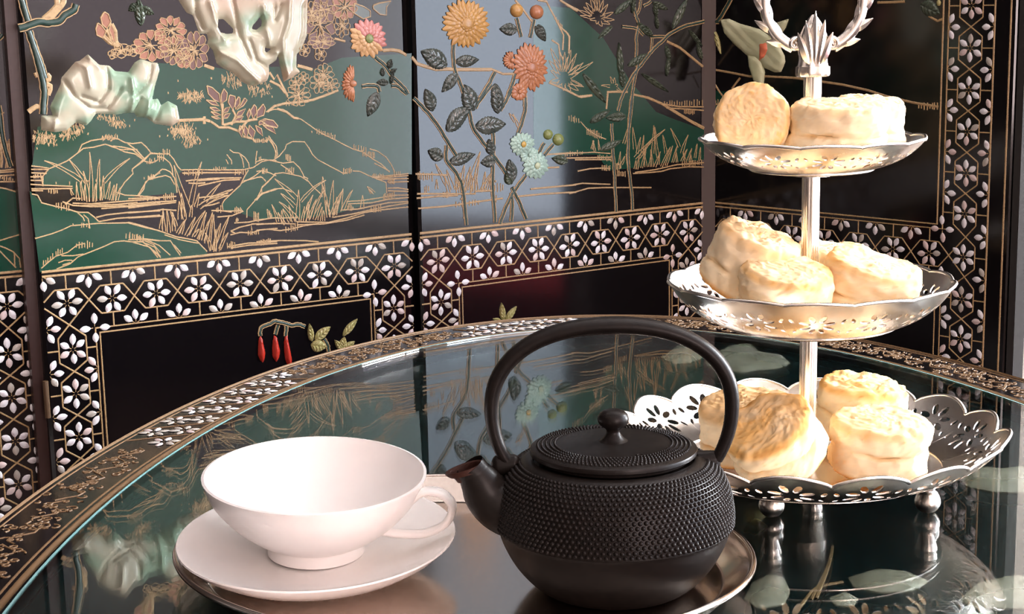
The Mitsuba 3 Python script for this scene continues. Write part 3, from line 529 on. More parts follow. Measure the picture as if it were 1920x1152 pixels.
["M","B",[[[284,88],[279,105],[273,122],[267,139],[262,156],[256,173]],[[273,85],[268,102],[264,120],[260,137],[258,155],[256,173]],[[288,96],[292,112],[296,128],[300,144],[305,160],[310,176]],[[280,99],[284,115],[289,130],[295,146],[302,161],[310,176]],[[315,99],[321,106],[327,113],[333,120],[339,127],[345,133]],[[310,104],[316,111],[323,117],[330,123],[337,128],[345,133]],[[302,88],[315,95],[328,102],[341,108],[355,114],[369,120]],[[299,95],[312,102],[325,108],[339,113],[354,117],[369,120]],[[306,92],[317,96],[328,100],[339,104],[350,107],[361,109]],[[304,99],[315,103],[326,106],[337,108],[349,109],[361,109]],[[296,91],[297,96],[299,102],[300,107],[301,113],[302,118]],[[291,93],[292,98],[295,103],[297,108],[299,113],[302,118]],[[274,71],[274,81],[272,91],[271,101],[269,111],[267,121]],[[268,71],[266,81],[266,91],[266,101],[266,111],[267,121]],[[265,72],[265,79],[265,85],[264,92],[264,99],[262,106]],[[258,72],[258,79],[259,86],[260,92],[261,99],[262,106]],[[256,60],[255,66],[253,72],[250,78],[247,84],[244,89]],[[251,59],[249,65],[248,71],[247,77],[245,83],[244,89]],[[251,51],[252,58],[251,65],[250,72],[250,80],[248,87]],[[246,51],[246,58],[246,65],[247,72],[247,80],[248,87]],[[242,49],[242,58],[241,67],[240,75],[239,84],[237,92]],[[236,49],[236,58],[237,66],[237,75],[237,84],[237,92]],[[233,52],[233,60],[232,69],[231,77],[231,85],[230,93]],[[227,53],[227,61],[227,69],[228,77],[229,85],[230,93]],[[226,57],[227,63],[228,69],[229,76],[230,82],[231,88]],[[221,58],[222,64],[224,70],[226,76],[228,82],[231,88]],[[257,44],[260,50],[263,55],[267,61],[270,66],[273,71]],[[253,47],[256,52],[260,57],[264,62],[268,67],[273,71]],[[264,44],[266,49],[268,54],[269,59],[270,64],[271,69]],[[260,46],[262,51],[264,55],[266,60],[268,65],[271,69]],[[273,39],[278,45],[282,52],[285,60],[289,67],[292,74]],[[269,41],[273,48],[278,55],[282,61],[287,68],[292,74]],[[283,37],[289,47],[294,56],[299,66],[306,75],[312,84]],[[278,41],[283,50],[289,59],[296,68],[303,76],[312,84]],[[287,37],[290,39],[292,42],[294,45],[296,48],[298,51]],[[284,40],[286,43],[289,45],[292,47],[295,49],[298,51]],[[302,30],[304,40],[306,51],[308,61],[311,71],[314,81]],[[296,31],[298,42],[301,52],[305,62],[309,72],[314,81]],[[296,30],[298,33],[299,37],[301,41],[302,44],[303,48]],[[293,32],[294,35],[296,39],[298,42],[300,45],[303,48]],[[314,22],[317,33],[319,45],[321,57],[324,68],[326,80]],[[307,23],[310,35],[313,47],[317,58],[321,69],[326,80]],[[322,9],[321,16],[319,23],[316,30],[313,36],[309,43]],[[317,7],[315,15],[314,22],[312,29],[311,36],[309,43]],[[325,7],[327,21],[328,34],[328,48],[328,62],[328,76]],[[318,8],[319,22],[321,35],[323,49],[325,62],[328,76]],[[327,6],[330,17],[333,27],[336,38],[339,48],[341,58]],[[321,9],[324,19],[327,29],[332,39],[336,49],[341,58]],[[335,5],[339,18],[344,32],[348,45],[354,58],[359,71]],[[328,8],[332,22],[338,34],[344,47],[351,59],[359,71]],[[329,5],[330,13],[330,22],[331,31],[331,39],[331,48]],[[324,5],[325,14],[326,23],[328,31],[329,40],[331,48]],[[338,7],[342,14],[345,20],[348,26],[352,33],[355,39]],[[334,10],[337,16],[341,22],[345,28],[350,34],[355,39]],[[306,27],[309,35],[312,43],[314,51],[317,59],[320,67]],[[301,29],[304,37],[307,45],[311,52],[315,60],[320,67]],[[271,76],[271,81],[271,87],[270,92],[269,98],[268,103]],[[266,76],[266,81],[266,87],[267,92],[267,98],[268,103]],[[285,74],[286,79],[286,83],[287,88],[287,92],[286,97]],[[280,75],[281,80],[282,84],[283,88],[285,93],[286,97]]],"grass_tuft",2.4],
["L","B",[[443,261],[460,265],[478,264],[490,257],[499,247],[514,244],[531,232],[546,221],[561,212],[581,202],[601,191],[622,180],[643,173],[663,159],[684,146],[702,129]],"hill_contour",3],
["L","B",[[659,178],[677,172],[695,159],[706,144],[713,129]],"hill_contour",3],
["L","B",[[668,149],[689,138],[702,130]],"hill_contour",3],
["L","B",[[418,168],[433,172],[451,168],[466,176],[479,189],[482,197],[495,202],[520,200],[529,187],[536,174],[546,164],[569,151],[589,140],[599,134],[609,134]],"hill_contour",3],
["L","B",[[620,137],[636,135],[654,126],[672,118],[693,109],[694,87]],"hill_contour",3],
["L","B",[[451,168],[473,162],[495,163],[507,151],[514,138],[516,131]],"hill_contour",3],
["L","B",[[468,160],[482,150],[492,141]],"hill_contour",3],
["L","B",[[514,134],[524,129],[521,124]],"hill_contour",3],
["L","B",[[454,143],[472,144],[492,139],[509,134],[524,124],[533,113],[551,96]],"hill_contour",3],
["L","B",[[415,95],[428,108],[453,114],[470,114],[490,105]],"hill_contour",3],
["L","B",[[415,97],[425,113],[428,120],[454,140]],"hill_contour",3],
["L","B",[[447,215],[457,193],[461,174]],"hill_contour",3],
["L","B",[[418,150],[432,151]],"hill_contour",3],
["L","B",[[417,139],[429,138],[436,130]],"hill_contour",3],
["L","B",[[446,216],[461,195],[463,177]],"hill_contour",3],
["L","B",[[662,122],[699,122],[744,123]],"hill_contour",3],
["L","B",[[662,121],[694,119],[744,119]],"hill_contour",3],
["L","B",[[672,117],[744,113]],"hill_contour",3],
["L","B",[[696,109],[744,107]],"hill_contour",3],
["L","B",[[696,97],[720,96],[743,91]],"hill_contour",3],
["L","B",[[696,92],[743,87]],"hill_contour",3],
["L","B",[[604,78],[639,77],[684,80],[706,82],[743,80]],"hill_contour",3],
["L","B",[[607,73],[657,71],[698,75],[743,75]],"hill_contour",3],
["L","B",[[591,62],[630,61],[657,64],[697,68],[742,67]],"hill_contour",3],
["L","B",[[574,49],[616,52],[657,57],[697,61],[742,64]],"hill_contour",3],
["L","B",[[497,47],[564,40],[603,45],[643,53],[683,55],[742,56]],"hill_contour",3],
["L","B",[[497,41],[553,38],[603,41],[643,48]],"hill_contour",3],
["L","B",[[413,56],[443,59],[498,55]],"hill_contour",3],
["L","B",[[412,49],[452,48],[494,43]],"hill_contour",3],
["L","B",[[412,38],[436,38],[461,33],[481,34],[512,38],[543,40]],"hill_contour",3],
["L","B",[[411,16],[460,14],[511,9],[541,4]],"hill_contour",3],
["M","B",[[[547,224],[547,214]],[[552,223],[551,212]],[[556,220],[556,212]],[[560,218],[559,211]],[[564,218],[564,208]],[[569,215],[568,207]],[[572,214],[572,206]],[[577,214],[576,203]],[[580,210],[580,203]],[[585,210],[584,200]]],"moss_ticks",2.6],
["M","B",[[[625,189],[625,178]],[[629,186],[628,178]],[[635,187],[634,176]],[[641,185],[641,175]],[[646,183],[646,174]],[[651,182],[651,173]]],"moss_ticks",2.6],
["M","B",[[[644,177],[644,164]],[[648,173],[648,165]],[[651,176],[651,162]],[[656,173],[655,163]],[[659,173],[659,161]],[[662,172],[662,161]],[[666,172],[666,159]],[[669,171],[669,159]]],"moss_ticks",2.6],
["M","B",[[[601,144],[600,131]],[[605,142],[604,132]],[[608,143],[608,132]],[[612,143],[612,133]],[[615,144],[614,132]],[[618,141],[617,134]]],"moss_ticks",2.6],
["M","B",[[[664,127],[664,121]],[[667,129],[667,119]],[[671,128],[670,120]],[[676,126],[675,121]],[[680,128],[680,119]],[[683,126],[683,121]],[[687,127],[687,120]]],"moss_ticks",2.6],
["M","B",[[[712,134],[712,118]],[[716,129],[716,121]],[[721,129],[721,121]],[[725,129],[725,120]]],"moss_ticks",2.6],
["M","B",[[[698,113],[698,108]],[[701,114],[701,106]],[[704,115],[704,105]],[[708,114],[708,105]],[[711,114],[711,104]]],"moss_ticks",2.6],
["M","B",[[[687,86],[686,76]],[[690,88],[689,75]],[[695,86],[694,77]],[[699,88],[698,76]],[[702,87],[702,78]],[[706,88],[705,77]],[[710,89],[710,78]]],"moss_ticks",2.6],
["M","B",[[[658,62],[658,53]],[[664,65],[664,51]],[[668,66],[668,51]],[[674,64],[674,52]],[[679,66],[679,51]]],"moss_ticks",2.6],
["M","B",[[[606,70],[606,62]],[[609,72],[608,60]],[[612,71],[612,59]],[[615,70],[615,59]],[[618,67],[618,60]]],"moss_ticks",2.6],
["M","B",[[[480,179],[480,168]],[[483,179],[483,166]],[[486,178],[486,164]],[[489,175],[489,164]]],"moss_ticks",2.6],
["M","B",[[[479,152],[478,145]],[[483,152],[483,143]],[[487,152],[486,142]],[[491,154],[490,140]],[[495,152],[494,140]]],"moss_ticks",2.6],
["M","B",[[[473,40],[473,28]],[[478,38],[478,31]],[[484,43],[484,29]],[[488,41],[488,31]],[[493,45],[492,30]],[[498,46],[497,31]]],"moss_ticks",2.6],
["M","B",[[[417,18],[417,12]],[[422,17],[421,13]],[[428,19],[428,12]],[[432,18],[432,13]],[[436,18],[436,13]],[[440,20],[440,12]]],"moss_ticks",2.6],
["M","B",[[[430,155],[430,145]],[[433,153],[433,147]],[[438,154],[437,146]],[[440,154],[440,146]]],"moss_ticks",2.6],
["M","B",[[[423,212],[422,204]],[[426,212],[426,204]],[[430,209],[430,205]],[[433,211],[433,203]],[[436,210],[436,203]],[[439,209],[439,204]],[[443,209],[442,203]]],"moss_ticks",2.6],
["M","B",[[[500,96],[492,105],[483,113],[474,120],[464,127],[454,134]],[[494,91],[486,99],[478,108],[470,117],[462,125],[454,134]],[[502,51],[496,60],[488,68],[480,75],[471,83],[461,89]],[[497,47],[490,55],[483,64],[476,73],[469,81],[461,89]],[[501,46],[503,59],[504,71],[504,84],[504,96],[503,109]],[[494,47],[495,59],[497,72],[499,84],[501,97],[503,109]],[[508,84],[518,93],[528,102],[538,110],[550,117],[562,123]],[[505,87],[514,97],[525,105],[536,113],[549,119],[562,123]],[[559,91],[559,99],[559,107],[558,115],[557,123],[555,131]],[[552,91],[552,99],[553,107],[553,115],[554,123],[555,131]],[[568,50],[567,64],[564,76],[562,89],[558,102],[554,115]],[[561,50],[559,63],[558,76],[557,89],[556,102],[554,115]],[[574,54],[575,67],[576,81],[577,95],[577,109],[578,122]],[[565,55],[566,69],[568,82],[571,96],[574,109],[578,122]],[[572,48],[577,59],[582,70],[587,81],[592,91],[598,102]],[[566,51],[571,62],[576,73],[583,83],[590,93],[598,102]],[[598,61],[602,68],[606,77],[610,85],[614,92],[619,100]],[[593,63],[597,71],[602,79],[607,86],[612,93],[619,100]],[[591,59],[594,68],[595,77],[596,86],[597,95],[598,104]],[[584,61],[586,70],[589,78],[592,87],[594,96],[598,104]],[[577,53],[580,58],[582,64],[585,70],[587,75],[589,81]],[[572,55],[575,61],[578,66],[582,71],[585,76],[589,81]],[[582,53],[583,60],[584,67],[584,74],[584,82],[584,89]],[[577,54],[578,61],[579,68],[581,75],[582,82],[584,89]],[[642,60],[642,66],[642,71],[642,77],[641,82],[640,88]],[[634,61],[635,67],[636,72],[637,77],[639,83],[640,88]],[[531,50],[535,61],[539,72],[544,82],[550,93],[556,103]],[[525,52],[529,64],[534,74],[541,84],[548,94],[556,103]],[[523,47],[523,54],[523,62],[523,69],[523,77],[522,84]],[[517,47],[518,55],[519,62],[519,69],[520,77],[522,84]],[[515,46],[519,57],[522,67],[525,77],[529,87],[533,97]],[[510,49],[513,59],[517,69],[521,79],[527,88],[533,97]],[[535,47],[539,53],[541,60],[544,67],[547,73],[550,80]],[[531,49],[533,56],[537,62],[541,68],[545,74],[550,80]],[[546,44],[547,50],[549,55],[550,61],[551,67],[552,72]],[[541,46],[542,51],[545,57],[547,62],[549,67],[552,72]],[[556,44],[556,48],[556,52],[556,57],[555,61],[554,65]],[[551,44],[551,48],[552,53],[552,57],[553,61],[554,65]],[[510,45],[511,51],[512,57],[513,63],[513,69],[514,76]],[[505,46],[506,52],[508,58],[510,64],[512,70],[514,76]],[[484,49],[482,54],[479,60],[476,65],[472,70],[468,75]],[[480,47],[477,52],[475,58],[473,63],[470,69],[468,75]],[[469,47],[469,52],[469,57],[468,62],[467,67],[466,73]],[[465,47],[464,52],[464,57],[465,62],[465,67],[466,73]],[[459,51],[458,58],[456,65],[453,71],[450,78],[446,85]],[[455,49],[453,56],[452,64],[450,71],[448,78],[446,85]],[[442,59],[441,63],[440,66],[439,70],[438,74],[436,77]],[[438,58],[437,62],[437,66],[436,70],[436,73],[436,77]],[[492,48],[491,54],[489,61],[487,68],[484,74],[481,81]],[[487,47],[485,53],[484,60],[483,67],[482,74],[481,81]],[[496,79],[491,85],[485,91],[478,96],[472,101],[465,105]],[[491,75],[486,81],[481,87],[476,93],[470,99],[465,105]],[[474,45],[471,50],[468,55],[465,59],[461,64],[458,69]],[[470,43],[467,48],[465,53],[462,58],[460,63],[458,69]],[[567,50],[566,57],[565,64],[564,70],[562,77],[560,84]],[[561,50],[560,57],[560,63],[560,70],[560,77],[560,84]],[[521,68],[521,70],[522,73],[522,76],[522,79],[522,82]],[[517,69],[517,71],[518,74],[519,77],[520,79],[522,82]],[[525,50],[528,58],[531,65],[534,73],[537,80],[540,88]],[[520,52],[523,60],[527,67],[531,74],[535,81],[540,88]]],"grass_tuft",2.4],
["M","B",[[[668,91],[665,94],[662,97],[658,100],[655,102],[650,104]],[[664,88],[661,91],[658,94],[656,97],[653,101],[650,104]],[[662,91],[661,93],[659,95],[657,97],[655,98],[653,100]],[[659,89],[657,91],[656,93],[655,95],[654,98],[653,100]]],"gold_sprig",2.4],
["S","B",[[0,477],[4,459],[8,439]],"branch",70],
["S","B",[[-8,427],[8,431],[28,437],[44,435],[62,438],[73,448],[89,456],[94,466]],"branch",62],
["L","B",[[36,441],[50,452],[62,464],[62,476]],"branch_outline",11],
["L","B",[[45,439],[57,453],[68,464],[73,471],[74,476]],"branch_outline",11],
["S","B",[[9,422],[14,401],[20,381],[26,360],[30,340]],"branch",85],
["S","B",[[15,397],[21,367],[26,340],[28,317],[25,297],[23,278]],"branch",58],
["L","B",[[35,347],[39,342],[38,338],[33,336]],"branch_outline",9],
["L","B",[[33,330],[40,326],[39,321],[34,311]],"branch_outline",9],
["L","B",[[-2,283],[5,288],[13,292],[23,290]],"branch_outline",9],
["L","B",[[19,343],[18,345],[16,351]],"branch_outline",9],
["E","B",[[210,426],[208,476]],"carved_leaf","leafdark",20.3,0.0],
["E","B",[[211,459],[235,446]],"carved_leaf","leafdark",15.8,0.0],
["E","B",[[207,464],[188,453]],"carved_leaf","leafdark",15.8,0.0],
["F","B",[[[144,452],[137,442],[139,430],[147,423],[155,435],[151,448],[144,452]],[[131,433],[127,423],[128,412],[139,406],[145,418],[138,428],[131,433]],[[154,433],[162,418],[163,401],[158,397],[151,420],[154,433]],[[142,412],[150,403],[158,395],[152,396],[141,406],[142,412]]],"gold_bud",5,"rust",[]],
["L","B",[[139,410],[150,399],[167,391]],"gold_stem",8],
["L","B",[[147,422],[154,403],[158,395]],"gold_stem",8],
["L","B",[[156,431],[162,418],[162,401],[167,391]],"gold_stem",8],
["F","B",[[[174,383],[180,385],[183,387],[186,384],[185,379],[183,376],[178,375],[177,378],[174,383]],[[170,380],[174,377],[178,374],[175,372],[170,370],[165,372],[163,375],[166,377],[170,380]],[[167,383],[164,379],[162,375],[158,377],[154,380],[156,384],[158,387],[162,385],[167,383]],[[168,387],[163,387],[158,388],[158,392],[161,395],[166,397],[171,395],[169,391],[168,387]],[[173,386],[173,391],[171,395],[176,395],[181,394],[183,391],[183,387],[179,387],[173,386]]],"gold_blossom",3,"black",[[[171,384],[178,386]],[[171,384],[167,387]],[[171,384],[166,379]],[[171,384],[164,383]],[[171,384],[173,380]],[[171,384],[177,381]],[[171,384],[166,385]],[[171,384],[174,387]],[[171,384],[166,382]],[[171,384],[169,377]],[[171,384],[168,380]]]],
["F","B",[[[156,377],[159,379],[161,381],[163,379],[163,375],[161,372],[158,372],[158,374],[156,377]],[[154,376],[156,373],[157,371],[155,370],[151,369],[149,372],[148,374],[151,375],[154,376]],[[153,378],[150,377],[148,375],[146,377],[146,381],[149,383],[152,384],[152,382],[153,378]],[[155,380],[154,383],[152,384],[154,386],[158,386],[160,384],[161,381],[159,381],[155,380]]],"gold_blossom",3,"black",[[[155,378],[155,375]],[[155,378],[159,378]],[[155,378],[157,379]],[[155,378],[153,374]],[[155,378],[158,376]],[[155,378],[153,374]],[[155,378],[159,377]],[[155,378],[153,376]]]],
["F","B",[[[194,383],[197,385],[200,388],[202,386],[204,383],[202,380],[199,378],[197,380],[194,383]],[[191,381],[195,379],[199,378],[197,375],[194,373],[190,373],[187,375],[189,377],[191,381]],[[188,382],[187,378],[186,375],[183,375],[179,377],[179,381],[180,383],[183,382],[188,382]],[[188,385],[183,384],[180,384],[179,386],[180,390],[184,392],[187,391],[187,388],[188,385]],[[192,386],[190,389],[188,391],[191,393],[195,393],[198,391],[199,388],[196,387],[192,386]]],"gold_blossom",3,"black",[[[190,383],[187,386]],[[190,383],[190,380]],[[190,383],[186,386]],[[190,383],[193,387]],[[190,383],[191,380]],[[190,383],[190,387]],[[190,383],[190,386]],[[190,383],[192,386]],[[190,383],[194,387]],[[190,383],[187,383]],[[190,383],[195,385]]]],
["F","B",[[[275,415],[282,418],[289,420],[295,417],[294,413],[291,410],[287,408],[281,412],[275,415]],[[273,410],[279,409],[287,408],[290,403],[287,400],[283,398],[278,399],[275,405],[273,410]],[[268,408],[272,404],[277,398],[276,394],[273,391],[268,393],[265,395],[266,402],[268,408]],[[261,407],[263,402],[264,395],[260,391],[256,391],[252,394],[251,398],[257,403],[261,407]],[[256,410],[254,405],[251,398],[247,398],[241,399],[239,402],[242,407],[250,409],[256,410]],[[254,415],[249,411],[242,408],[236,409],[235,412],[235,416],[240,419],[248,417],[254,415]],[[255,420],[248,420],[240,420],[238,423],[237,427],[242,429],[246,430],[251,425],[255,420]],[[259,424],[253,427],[247,431],[245,436],[248,440],[253,439],[258,437],[259,430],[259,424]],[[265,426],[261,431],[258,437],[261,441],[265,443],[269,442],[271,437],[268,431],[265,426]],[[271,425],[271,430],[272,437],[276,438],[282,440],[283,435],[283,431],[277,427],[271,425]],[[274,421],[278,425],[284,431],[288,430],[291,427],[292,424],[289,420],[281,420],[274,421]]],"gold_blossom",1.9,"rust",[[[265,417],[268,423]],[[265,417],[275,410]],[[265,417],[267,410]],[[265,417],[255,423]],[[265,417],[252,418]],[[265,417],[276,409]],[[265,417],[263,423]],[[265,417],[272,409]],[[265,417],[255,417]],[[265,417],[272,410]],[[265,417],[272,408]],[[265,417],[271,422]],[[265,417],[253,422]],[[265,417],[271,406]],[[265,417],[275,420]],[[265,417],[252,411]],[[265,417],[254,418]],[[265,417],[278,421]],[[265,417],[259,410]],[[265,417],[259,408]],[[265,417],[279,418]],[[265,417],[277,423]],[[265,417],[270,422]],[[265,417],[250,418]]]],
["F","B",[[[238,388],[245,390],[254,391],[260,387],[258,383],[255,379],[249,378],[243,383],[238,388]],[[234,383],[241,381],[249,377],[250,372],[246,368],[241,367],[236,369],[234,376],[234,383]],[[227,381],[231,375],[235,369],[232,365],[227,362],[222,364],[219,368],[223,375],[227,381]],[[220,382],[220,376],[218,369],[214,367],[208,368],[203,370],[205,376],[213,380],[220,382]],[[216,387],[211,382],[205,377],[198,377],[194,381],[195,386],[200,390],[208,389],[216,387]],[[215,393],[208,392],[200,390],[195,394],[194,399],[198,403],[205,403],[211,398],[215,393]],[[220,399],[213,401],[205,404],[205,408],[207,413],[213,414],[218,412],[219,405],[220,399]],[[227,401],[222,406],[219,412],[221,418],[226,418],[232,418],[234,413],[231,406],[227,401]],[[234,399],[234,405],[235,413],[241,416],[246,415],[248,410],[248,405],[241,402],[234,399]],[[238,394],[243,399],[249,405],[255,404],[258,400],[260,396],[254,392],[245,393],[238,394]]],"gold_blossom",1.9,"rust",[[[227,391],[224,382]],[[227,391],[222,397]],[[227,391],[214,399]],[[227,391],[216,392]],[[227,391],[214,389]],[[227,391],[232,384]],[[227,391],[234,384]],[[227,391],[217,386]],[[227,391],[227,383]],[[227,391],[212,395]],[[227,391],[217,398]],[[227,391],[221,398]],[[227,391],[224,401]],[[227,391],[214,394]],[[227,391],[216,389]],[[227,391],[227,382]],[[227,391],[215,392]],[[227,391],[220,395]],[[227,391],[217,380]],[[227,391],[227,379]],[[227,391],[216,390]],[[227,391],[238,391]]]],
["F","B",[[[279,379],[284,382],[291,385],[296,383],[295,379],[293,376],[290,374],[284,376],[279,379]],[[277,375],[283,374],[290,373],[293,369],[291,365],[287,364],[283,364],[279,369],[277,375]],[[273,371],[277,368],[282,363],[282,359],[279,356],[275,356],[271,359],[272,366],[273,371]],[[267,371],[269,365],[271,359],[268,356],[264,355],[260,356],[259,361],[263,366],[267,371]],[[263,373],[261,368],[259,361],[254,359],[251,362],[249,365],[250,369],[257,371],[263,373]],[[260,377],[256,373],[250,369],[246,370],[242,373],[243,377],[247,380],[254,379],[260,377]],[[260,383],[254,381],[247,381],[243,384],[243,388],[247,391],[251,391],[256,387],[260,383]],[[263,387],[258,389],[252,392],[250,396],[252,400],[256,401],[261,399],[263,392],[263,387]],[[268,389],[265,393],[262,399],[263,403],[267,406],[271,404],[273,400],[271,394],[268,389]],[[274,388],[273,394],[274,400],[278,404],[281,402],[285,400],[284,395],[279,391],[274,388]],[[278,384],[281,389],[285,395],[288,394],[294,393],[294,389],[291,385],[284,384],[278,384]]],"gold_blossom",1.9,"rustdark",[[[269,380],[256,380]],[[269,380],[261,384]],[[269,380],[273,391]],[[269,380],[262,386]],[[269,380],[260,377]],[[269,380],[268,388]],[[269,380],[261,374]],[[269,380],[262,374]],[[269,380],[273,391]],[[269,380],[259,380]],[[269,380],[272,372]],[[269,380],[275,371]],[[269,380],[263,383]],[[269,380],[277,384]],[[269,380],[277,389]],[[269,380],[277,381]],[[269,380],[257,375]],[[269,380],[276,379]],[[269,380],[260,384]],[[269,380],[280,385]],[[269,380],[256,383]],[[269,380],[259,381]],[[269,380],[266,388]],[[269,380],[262,372]]]],
["F","B",[[[316,373],[322,374],[329,373],[331,368],[332,361],[327,358],[322,359],[319,366],[316,373]],[[312,368],[317,364],[322,358],[321,351],[317,349],[313,348],[310,351],[311,360],[312,368]],[[306,367],[308,360],[309,351],[306,346],[302,345],[298,348],[297,355],[302,362],[306,367]],[[301,371],[299,363],[296,355],[291,352],[287,355],[287,362],[289,368],[295,370],[301,371]],[[299,378],[294,373],[288,368],[284,371],[282,376],[282,382],[288,385],[294,382],[299,378]],[[301,386],[295,385],[288,386],[286,391],[286,397],[289,402],[295,401],[298,393],[301,386]],[[305,391],[300,395],[295,401],[296,407],[299,411],[303,414],[307,408],[306,399],[305,391]],[[311,392],[309,399],[308,408],[311,414],[315,414],[318,410],[320,405],[315,398],[311,392]],[[316,388],[318,396],[320,404],[326,407],[329,404],[331,398],[328,392],[322,389],[316,388]],[[318,381],[323,386],[329,391],[334,389],[336,384],[333,378],[329,374],[323,377],[318,381]]],"gold_blossom",1.9,"rustdark",[[[308,380],[313,370]],[[308,380],[299,381]],[[308,380],[311,370]],[[308,380],[302,390]],[[308,380],[300,366]],[[308,380],[304,387]],[[308,380],[298,371]],[[308,380],[304,366]],[[308,380],[317,379]],[[308,380],[315,391]],[[308,380],[305,389]],[[308,380],[298,380]],[[308,380],[306,365]],[[308,380],[296,384]],[[308,380],[300,386]],[[308,380],[314,372]],[[308,380],[309,390]],[[308,380],[314,373]],[[308,380],[297,382]],[[308,380],[300,390]],[[308,380],[315,376]],[[308,380],[310,391]]]],
["F","B",[[[292,365],[296,368],[300,371],[304,369],[305,364],[303,360],[299,358],[296,361],[292,365]],[[289,360],[294,359],[299,357],[298,354],[295,351],[290,348],[286,351],[288,356],[289,360]],[[284,361],[285,356],[286,351],[282,349],[277,351],[274,354],[274,358],[279,359],[284,361]],[[281,365],[277,362],[273,359],[270,361],[270,366],[270,370],[274,372],[278,369],[281,365]],[[284,370],[279,371],[275,373],[275,377],[278,381],[283,381],[287,379],[286,375],[284,370]],[[290,369],[289,374],[288,379],[292,381],[296,379],[299,375],[300,372],[295,371],[290,369]]],"gold_blossom",1.9,"rust",[[[287,365],[295,368]],[[287,365],[283,358]],[[287,365],[289,370]],[[287,365],[280,370]],[[287,365],[278,365]],[[287,365],[287,359]],[[287,365],[286,370]],[[287,365],[283,358]],[[287,365],[279,365]],[[287,365],[287,360]],[[287,365],[283,361]],[[287,365],[293,366]],[[287,365],[282,367]]]],
["L","B",[[325,352],[344,345]],"gold_stem",7],
["M","B",[[[122,269],[121,273]],[[138,267],[140,264]],[[130,265],[129,268]],[[123,267],[121,271]],[[130,265],[129,263]],[[132,268],[133,272]],[[133,264],[134,260]],[[123,271],[122,267]],[[124,268],[123,272]],[[142,267],[144,263]],[[123,270],[122,267]],[[125,268],[125,265]],[[120,269],[118,265]],[[140,265],[141,268]],[[127,267],[126,270]],[[125,264],[123,262]],[[140,268],[142,271]],[[136,265],[136,268]],[[134,269],[133,266]],[[132,271],[134,275]],[[135,267],[135,265]],[[126,272],[124,270]],[[128,270],[129,266]],[[133,267],[133,264]],[[140,268],[142,271]],[[121,266],[120,263]],[[135,262],[136,260]],[[126,269],[127,267]],[[120,268],[120,266]],[[127,270],[125,268]],[[129,266],[130,263]],[[126,272],[127,276]],[[132,269],[133,266]]],"moss_tuft",1.7],
["M","B",[[[163,259],[165,254]],[[148,262],[148,256]],[[164,258],[167,253]],[[140,262],[140,257]],[[150,259],[150,253]],[[148,267],[149,261]],[[154,260],[155,256]],[[151,252],[152,248]],[[153,254],[155,260]],[[146,256],[143,250]],[[161,251],[161,245]],[[153,254],[153,248]],[[161,251],[163,257]],[[159,259],[159,253]],[[150,261],[150,267]],[[151,262],[153,256]],[[157,260],[156,254]],[[150,259],[151,253]],[[156,250],[156,256]],[[158,252],[158,246]],[[155,256],[153,250]],[[164,252],[167,247]],[[150,252],[152,246]],[[156,251],[155,257]],[[147,266],[148,261]],[[151,266],[149,262]],[[167,253],[170,247]],[[141,255],[140,251]],[[159,250],[160,246]],[[147,264],[146,258]],[[148,255],[147,249]],[[159,261],[158,267]],[[143,264],[142,260]],[[150,258],[148,252]],[[147,260],[145,256]],[[150,262],[149,268]],[[138,259],[135,265]],[[161,261],[161,255]],[[168,254],[171,250]],[[145,258],[145,254]],[[152,267],[150,273]],[[148,267],[149,273]],[[153,258],[154,254]],[[148,256],[146,250]],[[143,261],[142,257]],[[166,262],[169,257]],[[165,251],[167,245]],[[147,263],[147,257]],[[140,261],[138,255]],[[141,263],[142,269]],[[150,265],[148,260]],[[144,264],[144,258]],[[142,262],[140,269]],[[153,249],[152,245]],[[163,250],[164,256]],[[157,251],[158,257]],[[147,261],[146,267]],[[154,267],[154,261]],[[149,267],[147,263]],[[141,264],[141,270]]],"moss_tuft",1.7],
["M","B",[[[280,304],[278,298]],[[304,301],[304,308]],[[277,301],[273,297]],[[308,295],[309,301]],[[290,305],[289,312]],[[293,303],[294,298]],[[308,297],[307,292]],[[304,299],[305,293]],[[304,304],[302,298]],[[307,293],[309,286]],[[296,299],[297,305]],[[288,293],[288,300]],[[315,299],[316,306]],[[295,298],[297,292]],[[299,296],[297,290]],[[303,291],[303,286]],[[286,304],[285,298]],[[277,300],[276,293]],[[311,296],[311,291]],[[292,297],[294,303]],[[305,289],[307,283]],[[310,304],[312,297]],[[279,293],[277,299]],[[285,293],[283,299]],[[292,298],[290,292]],[[295,302],[294,296]],[[291,293],[290,299]],[[313,295],[318,301]],[[283,303],[279,297]],[[294,291],[292,287]],[[280,301],[276,296]],[[314,295],[318,301]],[[300,304],[301,298]],[[303,304],[303,310]],[[291,302],[292,297]],[[282,291],[278,287]],[[294,302],[294,298]],[[285,290],[284,284]],[[314,301],[319,307]],[[298,296],[299,290]],[[284,294],[284,301]],[[289,299],[289,293]],[[294,303],[296,297]],[[306,295],[309,290]],[[304,291],[307,284]],[[317,297],[320,303]],[[304,301],[303,295]],[[277,300],[275,306]],[[294,301],[293,307]],[[307,299],[309,305]],[[303,290],[306,285]],[[303,296],[305,291]],[[292,294],[289,290]],[[295,298],[294,304]],[[300,292],[301,287]],[[278,297],[277,303]],[[311,294],[311,290]],[[281,303],[281,297]],[[296,291],[293,285]],[[275,301],[270,297]],[[292,305],[290,311]],[[302,294],[304,300]],[[287,293],[285,289]],[[281,301],[280,297]],[[286,299],[285,295]],[[292,297],[292,293]],[[301,305],[300,299]],[[285,293],[282,287]],[[313,296],[316,290]]],"moss_tuft",1.7],
